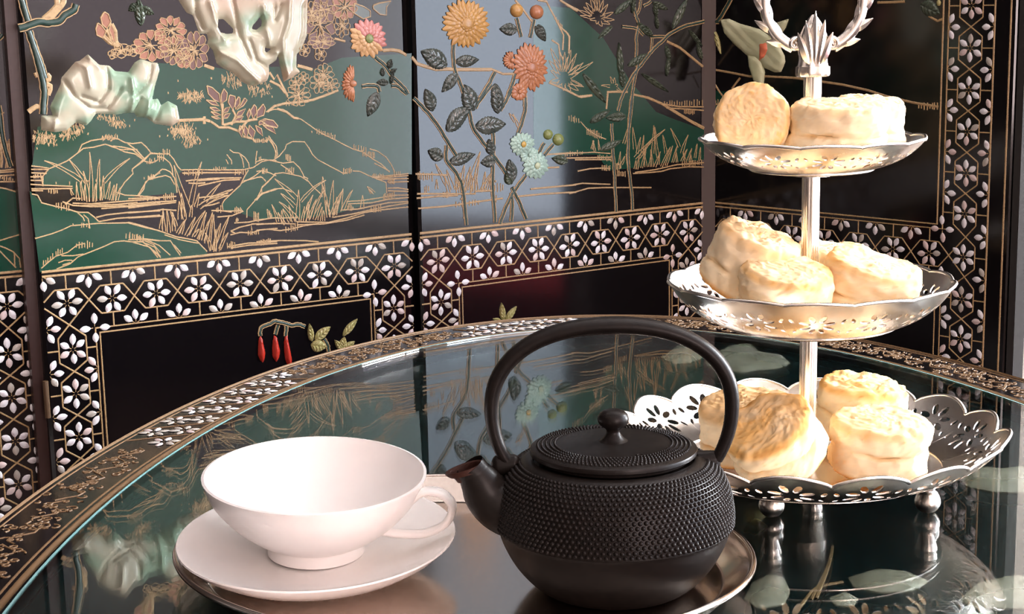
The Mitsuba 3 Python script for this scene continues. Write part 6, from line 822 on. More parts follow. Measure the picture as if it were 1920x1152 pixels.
["M","C",[[[524,148],[527,156],[529,163],[531,170],[533,177],[534,185]],[[518,150],[521,157],[524,164],[527,171],[530,178],[534,185]],[[556,135],[555,145],[553,155],[551,165],[549,174],[546,184]],[[548,135],[547,145],[546,155],[546,165],[546,174],[546,184]],[[554,113],[570,126],[586,138],[603,151],[620,162],[637,174]],[[549,118],[565,131],[582,142],[599,154],[617,164],[637,174]],[[605,122],[606,134],[607,147],[607,159],[606,172],[605,185]],[[599,123],[599,135],[601,147],[602,160],[604,172],[605,185]],[[621,111],[618,125],[615,139],[613,153],[611,167],[608,181]],[[614,111],[611,125],[610,139],[609,153],[608,167],[608,181]],[[643,120],[642,129],[639,137],[637,145],[634,154],[630,162]],[[636,120],[635,128],[634,137],[632,145],[631,154],[630,162]],[[681,133],[677,142],[671,151],[665,159],[659,168],[652,176]],[[675,131],[670,140],[666,149],[661,158],[657,167],[652,176]],[[688,116],[691,124],[694,133],[697,141],[700,150],[704,158]],[[681,118],[684,126],[688,135],[693,143],[698,150],[704,158]],[[561,124],[563,132],[564,139],[566,146],[567,154],[568,161]],[[555,126],[557,133],[560,140],[562,147],[565,154],[568,161]],[[573,119],[575,128],[575,137],[576,147],[577,156],[577,165]],[[568,120],[569,129],[571,138],[573,147],[575,156],[577,165]],[[604,93],[603,101],[602,109],[600,117],[598,125],[596,132]],[[599,93],[598,101],[597,109],[596,117],[596,124],[596,132]],[[611,91],[614,98],[617,105],[619,112],[622,119],[624,126]],[[605,93],[608,100],[612,106],[616,113],[620,119],[624,126]],[[629,90],[634,99],[639,107],[643,116],[648,125],[652,134]],[[624,92],[629,101],[634,109],[640,118],[646,126],[652,134]],[[586,94],[585,101],[583,108],[581,115],[579,122],[577,129]],[[580,94],[579,101],[578,108],[577,115],[577,122],[577,129]],[[573,92],[576,100],[578,108],[580,116],[582,125],[583,133]],[[568,93],[570,101],[573,109],[576,117],[579,125],[583,133]],[[560,90],[562,96],[563,102],[563,108],[564,114],[564,120]],[[556,91],[557,97],[558,103],[560,109],[562,114],[564,120]],[[642,92],[646,100],[650,109],[653,118],[656,127],[659,136]],[[637,93],[641,102],[645,111],[649,119],[654,128],[659,136]],[[661,98],[664,105],[666,113],[668,120],[670,127],[672,135]],[[656,99],[659,107],[662,114],[665,121],[668,128],[672,135]],[[687,98],[690,104],[693,109],[696,115],[698,120],[701,126]],[[682,100],[685,106],[689,111],[693,116],[696,121],[701,126]],[[706,100],[708,105],[710,111],[711,116],[713,122],[714,127]],[[701,101],[703,107],[706,112],[708,117],[711,122],[714,127]],[[726,104],[727,110],[728,117],[729,123],[730,130],[730,136]],[[721,105],[722,111],[724,118],[726,124],[727,130],[730,136]],[[511,104],[512,109],[512,115],[512,121],[512,127],[512,133]],[[506,104],[507,110],[508,116],[509,122],[510,127],[512,133]],[[517,103],[519,106],[521,110],[522,114],[523,118],[524,122]],[[513,104],[514,108],[517,112],[519,115],[521,119],[524,122]],[[554,91],[555,95],[555,99],[555,103],[555,107],[555,111]],[[549,92],[550,96],[551,99],[552,103],[553,107],[555,111]],[[595,93],[596,99],[597,105],[598,110],[598,116],[599,122]],[[590,94],[591,100],[593,105],[594,111],[596,117],[599,122]],[[620,96],[621,101],[621,106],[621,111],[621,116],[621,121]],[[615,97],[616,102],[617,107],[618,111],[619,116],[621,121]],[[674,98],[673,103],[672,108],[671,113],[670,118],[668,123]],[[669,98],[669,103],[668,108],[668,113],[668,118],[668,123]],[[700,96],[698,102],[695,107],[693,112],[691,117],[688,122]],[[695,96],[693,101],[692,106],[690,111],[689,116],[688,122]],[[739,98],[740,104],[740,110],[740,116],[740,122],[740,128]],[[734,99],[735,105],[736,111],[737,117],[738,122],[740,128]],[[716,95],[715,99],[714,103],[713,107],[712,111],[710,115]],[[711,95],[710,99],[710,103],[710,107],[710,111],[710,115]],[[445,138],[444,143],[442,147],[441,152],[439,157],[437,162]],[[441,137],[439,142],[439,147],[438,152],[437,157],[437,162]],[[457,139],[456,144],[455,149],[454,154],[453,158],[452,163]],[[453,139],[452,144],[452,149],[452,154],[452,158],[452,163]],[[566,114],[574,122],[580,131],[588,139],[595,148],[602,157]],[[562,116],[569,125],[577,133],[585,141],[593,149],[602,157]],[[436,142],[437,146],[438,150],[439,154],[440,158],[440,162]],[[432,143],[433,147],[435,151],[436,154],[438,158],[440,162]],[[535,98],[534,104],[533,109],[531,115],[529,121],[527,127]],[[531,97],[530,103],[529,109],[528,115],[528,121],[527,127]]],"grass_tuft",2.4],
["E","C",[[429,200],[486,224]],"bamboo_leaf","leafdark",18.8,0.0],
["E","C",[[528,209],[482,209]],"bamboo_leaf","leafdark",20.8,0.0],
["E","C",[[455,139],[518,157]],"bamboo_leaf","leafdark",18.8,0.0],
["E","C",[[198,-205],[194,-165]],"carved_leaf","leafpale",15.6,0.0],
["E","C",[[203,-207],[232,-177]],"carved_leaf","leafpale",15.6,0.0],
["E","C",[[194,-206],[171,-197]],"carved_leaf","leafpale",10.4,0.0],
["P","D",[[2,164],[69,160],[129,149],[2,127]],"painted_hill","green"],
["P","D",[[2,254],[98,250],[7,170]],"painted_hill","green"],
["L","D",[[-1,301],[56,294],[107,287],[153,288],[228,286],[305,279],[355,274],[417,264],[458,254],[525,242],[586,235]],"hill_contour",5],
["L","D",[[0,276],[20,252],[40,234]],"hill_contour",5],
["L","D",[[80,284],[56,259]],"hill_contour",5],
["L","D",[[0,226],[24,221]],"hill_contour",5],
["L","D",[[0,208],[32,193]],"hill_contour",5],
["S","D",[[-5,403],[19,412],[47,448],[54,460]],"branch",22],
["S","D",[[-17,396],[-1,404],[19,407]],"branch",18],
["E","D",[[5,389],[25,335]],"bamboo_leaf","leafpale",12.0,0.0],
["D","D",[[23,411],[47,413],[78,402],[133,390],[167,372],[186,357],[202,333],[204,319],[193,298],[176,297],[149,306],[134,321],[110,330],[99,333],[63,357],[35,381]],"lily_flower","lily"],
["D","D",[[103,333],[107,308],[123,272],[146,270],[149,297],[141,321],[126,333]],"lily_petal","lily"],
["D","D",[[171,401],[212,411],[204,392],[186,372],[160,375]],"lily_petal","lily"],
["D","D",[[137,360],[160,363],[164,345],[153,327],[137,321]],"lily_throat","coral"],
["M","D",[[[540,238],[540,231]],[[546,239],[546,231]],[[552,243],[553,228]],[[560,243],[560,228]],[[566,240],[566,231]],[[572,243],[572,230]],[[576,244],[576,229]],[[583,244],[583,230]]],"moss_ticks",2.6],
["M","D",[[[4,235],[4,220]],[[10,232],[11,221]],[[17,235],[17,218]],[[24,235],[24,218]],[[31,231],[31,219]],[[38,232],[38,217]],[[44,233],[45,216]],[[54,230],[54,217]]],"moss_ticks",2.6],
["M","D",[[[3,154],[3,139]],[[9,153],[9,140]],[[17,153],[17,141]],[[22,152],[23,142]]],"moss_ticks",2.6],
["L","D",[[544,437],[558,413],[577,404],[590,408]],"gold_stem",5],
["E","D",[[538,437],[583,418]],"carved_leaf","leafdark",31.3,0.0],
["L","D",[[436,442],[469,442],[502,443]],"hill_contour",5],
["O","D",[[579,439],[584,439],[579,433]],"carved_bud","leafpale"]]'''
import json
def hm(pts): return [(x / 2000, y / 2000) for x, y in pts]
PARTLAB = {'jade_rock': 'pale green jade rock carved in relief', 'carved_chrysanthemum': 'carved stone chrysanthemum', 'red_fruit': 'drop-shaped red stone fruit', 'lily_flower': 'pale green carved lily', 'painted_hill': 'hill painted in dark green lacquer'}
def petal_ring(pn, key, c, ex, ey, n, mat, r0, r1, w, z, a0, a1, closed):
    for k in range(n):
        a = a0 + (a1 - a0) * (k if closed else k + .5) / n + random.uniform(-.05, .05); rr = r1 * random.uniform(.92, 1.05)
        p = c + ex * math.cos(a) * r0 + ey * math.sin(a) * r0; q = c + ex * math.cos(a) * rr + ey * math.sin(a) * rr
        d = q - p; L = np.linalg.norm(d); d = d / L
        m = petal_mesh(L, w * random.uniform(.9, 1.1), .0016, .04, 7)
        M = np.array([[d[0], -d[1], 0, p[0]], [d[1], d[0], 0, p[1]], [0, 0, 1, z], [0, 0, 0, 1.0]])
        mm = mat
        if mat == 'pinkstone': mm = 'pinkstone' if (math.sin(a) + .6 * math.cos(a) > .05) else 'peachstone'
        onp('petal', place(m, M), mm, pn, True, key)
def draw(e):
    k, pn = e[0], e[1]
    if k == 'L':
        m = ribbon(hm(e[2]), e[4] * .0005)
        if m is not None: onp(e[3], m, 'gold_paint', pn, False)
    elif k == 'M' and e[3] == 'moss_dot':
        for p in e[2]: onp('moss_dot', ribbon(hm(p), e[4] * .0005, .0007), 'gold_paint', pn, False)
    elif k == 'M' and e[3] in ('grass_tuft', 'gold_sprig'):
        key = numbered(SC + '__' + e[3])
        for p, q in zip(e[2][::2], e[2][1::2]): onp('blade', ribbons([hm(p), hm(q)], e[4] * .0005, .0007), 'gold_paint', pn, False, key)
    elif k == 'M': onp(e[3], ribbons([hm(p) for p in e[2]], e[4] * .0005, .0007), 'gold_paint', pn, False)
    elif k == 'P': onp(e[3], plate(hm(e[2]), .00025), 'green_paint', pn, False, label=PARTLAB.get(e[3]))
    elif k == 'F':
        loops = [hm(p) for p in e[2]]; w = e[4] * .0005 * .8
        mat = e[5]; body = ribbons(loops + [hm(p) for p in e[6]], max(min(w, .0016), .0010), .0010)
        if mat != 'black':
            key = onp(e[3], cat([plate(p, .0004) for p in loops]), mat, pn, False); onp('gold_outline', body, 'gold_paint', pn, False, key)
        else: onp(e[3], body, 'gold_paint', pn, False)
    elif k == 'S':
        p = smooth_pts(np.array(hm(e[2])), 4); name = e[3]; sc = e[4]
        w = {'branch': .0052 if sc > 40 else (.0032 if pn != 'C' else .0022) if sc > 12 else .0016, 'carved_stem': .0026}.get(name, .002)
        if pn == 'B' and name == 'carved_stem' and sc > 20: w = .0024
        m = sweep(np.c_[p, np.full(len(p), w * .1)], w / 2, w * .42, (0, 0, 1), 8)
        key = onp(name, m, 'stemgreen', pn, 60)
        t = np.gradient(p, axis=0); t /= np.linalg.norm(t, axis=1, keepdims=True) + 1e-9; n = np.stack([-t[:, 1], t[:, 0]], 1)
        wob = np.array([random.uniform(-.0004, .0004) for _ in p])[:, None]
        onp('gold_edge', ribbons([p + n * (w * .55 + .0003) + wob * n, p - n * (w * .55 + .0003) + wob * n], .0013, .0009), 'gold_paint', pn, False, key)
    elif k == 'E':
        (bx, by), (tx, ty) = hm(e[2]); wd = e[5] / 2000; d = np.array([tx - bx, ty - by]); L = np.linalg.norm(d); d /= L; v = []
        nu, nv = 25, 13
        for i in range(nu):
            u = i / (nu - 1); hw = wd / 2 * max(math.sin(np.pi * u ** .82) ** .85, .03) * (1 + .07 * math.sin(i * 2.6))
            for j in range(nv):
                q = -1 + 2 * j / (nv - 1); vein = abs(math.sin((u * 5.2 - abs(q) * 1.1) * np.pi))
                z = .0007 + .0019 * (1 - q * q) ** .5 * math.sin(np.pi * (.06 + .9 * u)) - .0012 * math.exp(-(q / .13) ** 2) + .0013 * vein ** 3 * (1 - abs(q)) ** .5 + .0006 * q
                if abs(q) == 1 or i in (0, nu - 1): z = 0.0
                v.append((L * u, hw * q, z))
        M = np.array([[d[0], -d[1], 0, bx], [d[1], d[0], 0, by], [0, 0, 1, 0], [0, 0, 0, 1.0]])
        onp(e[3], place(tm(v, grid_faces(nu, nv)), M), e[4], pn, 40)
    elif k == 'C':
        c, x, y = [np.array(q) for q in hm(e[2])]; ex, ey = x - c, c - y; name, n, mat, cm, lay, half = e[3:]; lay += 1 if lay > 1 and n > 12 else 0
        key = numbered(SC + '__' + name); R = (np.linalg.norm(ex) + np.linalg.norm(ey)) / 2
        lab(key, {'yellowstone': 'golden yellow carved stone chrysanthemum', 'orangestone': 'orange carved stone chrysanthemum', 'pinkstone': 'pink and peach carved stone chrysanthemum', 'jadeblue': 'pale blue-green carved jade chrysanthemum'}[mat])
        a0, a1 = (0, 2 * np.pi) if not half else (np.pi * .42, np.pi * 1.58)
        circ = 2 * np.pi * R if not half else np.pi * R * 1.1
        for l in range(lay):
            r1 = 1 - .22 * l; nn = max(5, int(n * 1.3 * (1 - .18 * l)))
            petal_ring(pn, key, c, ex, ey, nn, mat, .16, r1, circ * r1 / nn * 1.22, .0004 + .0009 * l, a0 + l * .17, a1 + l * .17 if not half else a1, not half)
        onp('heart', place(dome(12, 3, R * (.22 if mat in ('pinkstone', 'jadeblue') else .26), R * .22, .0012), np.array([[1, 0, 0, c[0]], [0, 1, 0, c[1]], [0, 0, 1, .0015 + .0009 * lay], [0, 0, 0, 1.0]])), cm, pn, True, key)
    elif k == 'R':
        poly = Polygon(hm(e[2]), [hm(h) for h in e[3]]).buffer(0)
        if poly.geom_type != 'Polygon': poly = max(poly.geoms, key=lambda g: g.area)
        rid = [LineString(hm(r)) for r in e[4]]
        def height(p, d, rid=rid):
            h = .0062 * (1 - np.exp(-d / .0035))
            for i, l in enumerate(rid):
                q = np.array([l.distance(Point(a)) for a in p]); h = h + (.0036 * np.exp(-q / .0026) if i % 2 else -.0036 * np.exp(-q / .0018)) * np.minimum(d / .003, 1)
            return h + .0008 * (meshkit.fbm(np.c_[p * 60, np.full(len(p), .5)], 3) - .5) * np.minimum(d / .003, 1)
        onp(e[5], relief(poly, height, .0014), 'jade', pn, 50, label=PARTLAB['jade_rock'])
    elif k == 'D':
        poly = Polygon(hm(e[2])).buffer(0); hmax = .0035; up = {'lily_throat': .0022, 'lily_petal': .0012}.get(e[3], 0)
        onp(e[3], relief(poly, lambda p, d: .0008 + up + hmax * (1 - np.exp(-d / .002)) + (.0016 * (meshkit.noise(np.c_[p[:, 0] * 130 + p[:, 1] * 160, p[:, 1] * 25, np.zeros(len(p))]) - .5) * np.minimum(d / .002, 1) if 'lily' in e[3] else 0), .0016), e[4], pn, 50, label=PARTLAB.get(e[3]))
    elif k == 'O':
        c, x, y = [np.array(q) for q in hm(e[2])]; rx, ry = np.linalg.norm(x - c), np.linalg.norm(y - c)
        onp(e[3], place(dome(16, 5, rx, ry, min(rx, ry) * .8), np.array([[1, 0, 0, c[0]], [0, 1, 0, c[1]], [0, 0, 1, 0], [0, 0, 0, 1.0]])), e[4], pn, True)
for e in json.loads(ART): draw(e)

# ------------------------------------------------------------------ the oval table
G = GLASS_Z
TC, TA, TB, TROT = np.array([.0855, .749]), .391, .7357, .0235          # centre, half axes and turn of the oval
def oval(a, b, ph):
    c, s = math.cos(TROT), math.sin(TROT); x, y = a * np.cos(ph), b * np.sin(ph)
    return np.stack([TC[0] + c * x - s * y, TC[1] + s * x + c * y], -1)
IA, IB = .340, .668                                                     # inner edge of the rim
def ring_pt(ph, v): return oval(TA + (IA - TA) * v, TB + (IB - TB) * v, np.asarray(ph, float))     # v: 0 outside .. 1 inside
TB_ = thing('oval_table', 'oval black lacquer table with a gold and pearl decorated rim before the screen', 'table')
def oval_lathe(prof, n=240):
    """prof: (v, z) from the rim's outside inwards, closed"""
    ph = np.arange(n) * 2 * np.pi / n
    v = np.stack([np.c_[ring_pt(ph, q[0]), np.full(n, q[1])] for q in prof], 1).reshape(-1, 3)
    return tm(v, grid_faces(n, len(prof), wrap_n=True, wrap_m=True)[:, ::-1])
RZ = G - .0035                                                          # top of the rim
def fixed(m):
    m.fix_normals(); return m
put('rim', fixed(oval_lathe([(0, RZ - .001), (.02, RZ), (.97, RZ), (1.0, RZ - .001), (1.0, G - .03), (0, G - .03)])), 'black_lacquer', TB_, False)
def band(v0, v1, z0, z1, name, mat, lbl=None):
    r = [(v0, z0)] + [(v0 + (v1 - v0) * (.5 - .5 * math.cos(a)), z0 + (z1 - z0) * math.sin(a)) for a in np.linspace(.4, np.pi - .4, 5)] + [(v1, z0)]
    put(name, fixed(oval_lathe(r)), mat, TB_, 60, lbl)
band(-.035, .055, RZ - .006, RZ + .0012, 'edge_moulding', 'gold_dim', 'narrow gold moulding along the rim')
band(.085, .115, RZ - .0005, RZ + .0006, 'gold_band', 'gold_dim')
band(.82, .86, RZ - .0005, RZ + .0006, 'gold_band', 'gold_dim')
band(.905, .985, RZ - .0005, RZ + .0018, 'gold_band', 'gold_dim')
n = 160; ph = np.arange(n) * 2 * np.pi / n
def oval_prism(a, b, z0, z1, bev=0.0):
    rows = [(1, z0 + bev, 0), (1, z1 - bev, 0), (1, z1, bev)] if bev else [(1, z0, 0), (1, z1, 0)]
    v = [np.c_[oval(a - bev, b - bev, ph), np.full(n, z0)]] + [np.c_[oval(a - q[2], b - q[2], ph), np.full(n, q[1])] for q in rows]
    m = len(v); vv = np.vstack(v + [[[*TC, z0]], [[*TC, z1]]]); f = []
    for r in range(m - 1):
        for i in range(n): a_, b_ = r * n + i, r * n + (i + 1) % n; f += [(a_, b_, b_ + n), (a_, b_ + n, a_ + n)]
    for i in range(n): f += [(m * n, (i + 1) % n, i), (m * n + 1, (m - 1) * n + i, (m - 1) * n + (i + 1) % n)]
    return tm(vv, f)
BEDZ = G - .0175
put('bed', oval_prism(IA + .002, IB + .002, G - .030, BEDZ), 'table_lacquer', TB_, False)
put('apron', oval_prism(TA - .05, TB - .05, G - .11, G - .0301), 'black_lacquer', TB_, False)
for sx in (-1, 1):
    for sy in (-1, 1):
        a = oval(TA - .10, TB - .12, np.array([math.atan2(sy * .8, sx * .8)]))[0]
        leg = smooth_pts([(a[0], a[1], G - .105), (a[0] + sx * .02, a[1] + sy * .02, .5), (a[0], a[1], .25), (a[0] + sx * .03, a[1] + sy * .03, .0)], 6)
        put('leg', sweep(leg, np.linspace(.03, .018, len(leg)), np.linspace(.03, .018, len(leg)), (0, 1, 0), 14), 'black_lacquer', TB_, 40)
# rim inlays
def ring_frame(phi, v, z=RZ + .0001):
    p = ring_pt([phi], v)[0]; q = ring_pt([phi + .002], v)[0]; t = (q - p) / np.linalg.norm(q - p)
    return np.array([[t[0], -t[1], 0, p[0]], [t[1], t[0], 0, p[1]], [0, 0, 1, z], [0, 0, 0, 1.0]])
def phi_of(x, y): 
    c, s = math.cos(-TROT), math.sin(-TROT); dx, dy = x - TC[0], y - TC[1]; return math.atan2((s * dx + c * dy) / TB, (c * dx - s * dy) / TA)
RPET = {m: mikit.ply(petal_mesh(.0098, .0048, .0008), m, smooth=True) for m in ('pearl_white', 'pearl_rose', 'pearl_grey')}
def pearl_zone(p0, p1):
    n = max(1, int(abs(p1 - p0) * .55 / .026)); dphi = (p1 - p0) / n
    for i in range(n):
        for v, off in ((.30, 0), (.66, .5)):
            phi = p0 + dphi * (i + .5 + off - .25); key = numbered(TB_ + '__pearl_flower')
            for a in SIX_H:
                a = math.radians(a + random.uniform(-5, 5)); c, q = math.cos(a), math.sin(a)
                M = ring_frame(phi, v) @ np.array([[c * .85, -q, 0, c * .0028], [q * .85, c, 0, q * .0028], [0, 0, 1, 0], [0, 0, 0, 1.0]])
                put_shared('petal', RPET[random.choices(['pearl_white', 'pearl_rose', 'pearl_grey'], [1.5, 2, 6])[0]], key, mat4(M))
        put('gold_tracery', place(ribbons([[(-.012, -.018), (.012, .018)], [(-.012, .018), (.012, -.018)]], .0012), ring_frame(p0 + dphi * (i + .5), .48)), 'gold_dim', TB_, False)
def scroll_zone(p0, p1, dense=1.0):
    """gold scrolls and blossoms drawn on the lacquer of the rim"""
    n = max(1, int(abs(p1 - p0) * .55 / .030)); dphi = (p1 - p0) / n
    for i in range(n):
        segs = []
        for _ in range(int(9 * dense)):
            x, y = random.uniform(-.017, .017), random.uniform(-.016, .014); r = random.uniform(.002, .0055); a0 = random.uniform(0, 6.28); sgn = random.choice((-1, 1))
            segs.append([(x + r * (1 - .12 * k) * math.cos(a0 + sgn * k * .55), y + r * (1 - .12 * k) * math.sin(a0 + sgn * k * .55)) for k in range(8)])
        for _ in range(int(8 * dense)):
            x, y = random.uniform(-.017, .017), random.uniform(-.016, .014); a = random.uniform(0, 6.28); l = random.uniform(.003, .006); w = l * .4
            segs.append([(x + l * u * math.cos(a) - w * s * math.sin(a), y + l * u * math.sin(a) + w * s * math.cos(a)) for u, s in ((0, 0), (.3, 1), (.7, 1), (1, 0), (.7, -1), (.3, -1), (0, 0))])
        segs.append([(-.02 + .04 * k / 8, .006 * math.sin(k * 1.1 + i)) for k in range(9)])
        put('gold_scroll', place(ribbons(segs, .0013, .0005), ring_frame(p0 + dphi * (i + .5), .47)), 'gold_dim', TB_, False)
ZL0, ZL1 = phi_of(-.245, 1.045), phi_of(-.175, 1.235)
pearl_zone(ZL1, ZL0); scroll_zone(ZL0 + .02, np.pi + .25, 1.1)
ZF0, ZF1 = phi_of(.055, 1.475), phi_of(-.05, 1.43)
scroll_zone(ZF1 + .02, ZL1 - .02, 1.6); pearl_zone(ZF0, ZF1); scroll_zone(.18, ZF0 - .02, 1.5)
# carved jade and gold stems set into the table under the glass
def on_bed(name, mesh, mat, label=None, smooth=40): put(name, mesh, mat, TB_, smooth, label)
def bed_piece(name, pts, mat, h=.004, label=None):
    poly = Polygon(pts).buffer(0)
    m = relief(poly, lambda p, d: .0008 + h * (1 - np.exp(-d / .004)) + .0012 * (meshkit.fbm(np.c_[p * 90, np.zeros(len(p))], 2) - .5) * np.minimum(d / .003, 1), .004); m.apply_translation((0, 0, BEDZ)); on_bed(name, m, mat, label)
def bed_line(pts, w=.0018): m = ribbon(smooth_pts(np.array(pts), 5), w, .0009); m.apply_translation((0, 0, BEDZ)); on_bed('gold_stem', m, 'gold_paint', smooth=False)
bed_piece('jade_leaf', [(0.1586, 1.296), (0.1748, 1.3353), (0.1919, 1.3594), (0.2086, 1.3622), (0.2102, 1.328), (0.2276, 1.31), (0.2288, 1.286), (0.2139, 1.268), (0.1983, 1.2655), (0.1838, 1.2555), (0.1763, 1.2636), (0.1642, 1.2534)], 'jadegrey', label='pale carved jade leaf set under the glass')
bed_piece('jade_leaf', [(0.1253, 1.319), (0.1436, 1.3638), (0.1564, 1.3539), (0.1602, 1.3159), (0.1455, 1.2971), (0.1327, 1.2943)], 'jadegrey', label='pale carved jade leaf set under the glass')
bed_piece('jade_leaf', [(0.2768, 0.9682), (0.2932, 0.9786), (0.3052, 0.9732), (0.3272, 0.9787), (0.3097, 0.9244), (0.2882, 0.9279), (0.276, 0.9393)], 'jadegrey', label='pale carved jade leaf set under the glass')
bed_piece('jade_leaf', [(0.1135, 0.7602), (0.1211, 0.7834), (0.131, 0.7937), (0.1385, 0.7886), (0.1384, 0.7691), (0.1322, 0.7521), (0.1182, 0.7472)], 'jadegrey', label='pale carved jade flower under the glass')
bed_piece('jade_leaf', [(0.1714, 0.7869), (0.1875, 0.7969), (0.2033, 0.7929), (0.2117, 0.7801), (0.1997, 0.7673), (0.183, 0.7652), (0.1712, 0.7732)], 'jadegrey', label='pale carved jade leaf set under the glass')
bed_piece('jade_leaf', [(0.2205, 0.7546), (0.2342, 0.7744), (0.2503, 0.7826), (0.2643, 0.7834), (0.2505, 0.7404), (0.2222, 0.7419)], 'jadegrey', label='pale carved jade leaf set under the glass')
bed_piece('jade_leaf', [(0.1562, 0.7594), (0.1643, 0.7662), (0.1708, 0.7586), (0.1659, 0.7482), (0.1568, 0.7487)], 'jadegrey', label='pale carved jade leaf set under the glass')
bed_piece('jade_leaf', [(0.1318, 0.8852), (0.1355, 0.8996), (0.1432, 0.9091), (0.1471, 0.894), (0.1387, 0.88)], 'leafpale', label='small jade bud under the glass')
bed_line([(0.1496, 0.7597), (0.1594, 0.789), (0.1668, 0.8125), (0.1732, 0.8373)])
bed_line([(0.1397, 0.7496), (0.1524, 0.7742), (0.1677, 0.7825)])
bed_line([(0.1732, 0.8373), (0.1679, 0.8165), (0.1572, 0.7853), (0.1467, 0.7584)])

# ------------------------------------------------------------------ the glass on the table
GT = thing('glass_tabletop', 'clear oval sheet of glass lying on the lacquer table', 'glass top')
put('sheet', oval_prism(.3345, .662, G - .0100, G, .0012), 'glass', GT, False)
def edge_ring(o, i, z0, z1):
    v = np.stack([np.c_[oval(.3345 + o, .662 + o, ph), np.full(n, z0)], np.c_[oval(.3345 + o, .662 + o, ph), np.full(n, z1)], np.c_[oval(.3345 + i, .662 + i, ph), np.full(n, z1 + .0002)], np.c_[oval(.3345 + i, .662 + i, ph), np.full(n, z0)]], 1).reshape(-1, 3)
    return fixed(tm(v, grid_faces(n, 4, wrap_n=True, wrap_m=True)))
put('ground_edge', edge_ring(.0016, .0002, G - .0095, G - .0003), 'ground_glass', GT, False, 'pale aqua ground edge of the glass')

# ------------------------------------------------------------------ steel tray
TR = thing('oval_tray', 'polished oval steel tray under the white cup and the iron teapot', 'tray')
def tray_lathe(prof, n=180):
    c, s = math.cos(-.356), math.sin(-.356); th = np.arange(n) * 2 * np.pi / n; v = []
    for d, z in prof:
        a, b = .1500 + d, .1232 + d; x, y = a * np.cos(th), b * np.sin(th); v.append(np.c_[-.029 + c * x - s * y, .781 + s * x + c * y, np.full(n, z)])
    return np.stack(v, 1).reshape(-1, 3), n
def tray_part(name, prof, label=None):
    v, n = tray_lathe(prof); m = len(prof); f = list(grid_faces(n, m, wrap_n=True)); c0 = len(v)
    v = np.vstack([v, [[-.029, .781, G + .0002 + prof[0][1] - prof[0][1]], [-.029, .781, G + .0022]]])
    for i in range(n): f += [(c0, i * m, ((i + 1) % n) * m), (c0 + 1, ((i + 1) % n) * m + m - 1, i * m + m - 1)]
    mesh = tm(v, f); mesh.fix_normals(); put(name, mesh, 'tray_steel', TR, 28, label)
tray_part('dish', [(-.0150, G + .0002), (-.0135, G + .0003), (-.0015, G + .0118), (0, G + .0130), (-.0012, G + .0140), (-.0030, G + .0132), (-.0142, G + .0032), (-.0165, G + .0022)])
v, n_ = tray_lathe([(-.0004 + .0016 * math.cos(a), G + .0135 + .0016 * math.sin(a)) for a in np.linspace(0, 2 * np.pi, 10)[:-1]])
mm = tm(v, grid_faces(n_, 9, wrap_n=True, wrap_m=True)); mm.fix_normals(); put('rolled_lip', mm, 'tray_steel', TR, 60, 'rounded bright lip of the tray')

# ------------------------------------------------------------------ cup and saucer
def tilt_to(x, y, z, sx, sy):
    """upright axis leaning so that the surface rises by sx along x and sy along y"""
    n = np.array([-sx, -sy, 1.0]); n /= np.linalg.norm(n); a = np.array([1, 0, sx]); a = a - n * (a @ n); a /= np.linalg.norm(a); b = np.cross(n, a)
    return np.c_[np.array([[*a, 0], [*b, 0], [*n, 0]]).T, [x, y, z, 1]]
SA = thing('saucer', 'white porcelain saucer on the left end of the steel tray', 'saucer')
sp = [(.0, .0046), (.028, .0046), (.036, .0058), (.048, .0088), (.060, .0134), (.0690, .0183), (.0703, .0185), (.0706, .0177), (.0655, .0128), (.057, .0074), (.049, .0037), (.042, .0021), (.0375, .0012), (.0355, .0), (.034, .0), (.0333, .0018), (.028, .0022), (0, .0022)]
sp = np.array(sp)
SM = tilt_to(-.1016, .7795, G + .0046, .004, .066)
put('plate', place(lathe(sp, 120), SM), 'porcelain', SA, 50)
CU = thing('teacup', 'wide white porcelain teacup standing empty on its saucer', 'cup')
cp = [(0, .0062), (.012, .0064), (.022, .0078), (.032, .0124), (.042, .0208), (.0505, .0312), (.0556, .0424), (.0570, .0421)] + [(.0563, .0396), (.0522, .0300), (.0436, .0195), (.0335, .0110), (.0255, .0068), (.0238, .0050), (.0246, .0012), (.0250, .0), (.0232, .0), (.0222, .0030), (0, .0034)]
inner = smooth_pts(cp[:7], 4); outer = smooth_pts(cp[7:15], 4); prof = np.vstack([inner, outer, cp[15:]])
CM = tilt_to(-.1035, .7885, G + .0108, -.030, .070)
put('bowl', place(lathe(prof, 140), CM), 'porcelain', CU, 60)
hp = smooth_pts([(.0510, 0, .0320), (.0580, 0, .0375), (.0670, 0, .0372), (.0725, 0, .0310), (.0690, 0, .0215), (.0580, 0, .0150), (.0440, 0, .0135), (.0350, 0, .0140)], 7)
q = place(sweep(hp, .0021, np.linspace(.0050, .0036, len(hp)), (0, 1, 0), 12), trimesh.transformations.rotation_matrix(-.22, (0, 0, 1)))
put('handle', place(q, CM), 'porcelain', CU, 60)

# ------------------------------------------------------------------ iron teapot
TP = thing('iron_teapot', 'black cast iron teapot with hobnail texture and a tall arched handle', 'teapot')
PX, PY, PZ = .0480, .7520, G + .0022
def at_pot(m): m = m.copy(); m.apply_translation((PX, PY, PZ)); return m
bp = smooth_pts([(.0300, .0005), (.0352, .0006), (.0425, .0060), (.0495, .0145), (.0545, .0240), (.0572, .0318)], 5)
up_ = smooth_pts([(.0580, .0326), (.0580, .0390), (.0566, .0480), (.0534, .0562), (.0490, .0618), (.0440, .0652)], 6)
body = np.vstack([[(0, .0010)], [(.028, .0010)], bp, up_, [(.0420, .0660), (.0396, .0660), (.0392, .0640), (0, .0636)]])
put('body', at_pot(lathe(body, 160)), 'iron', TP, 40)
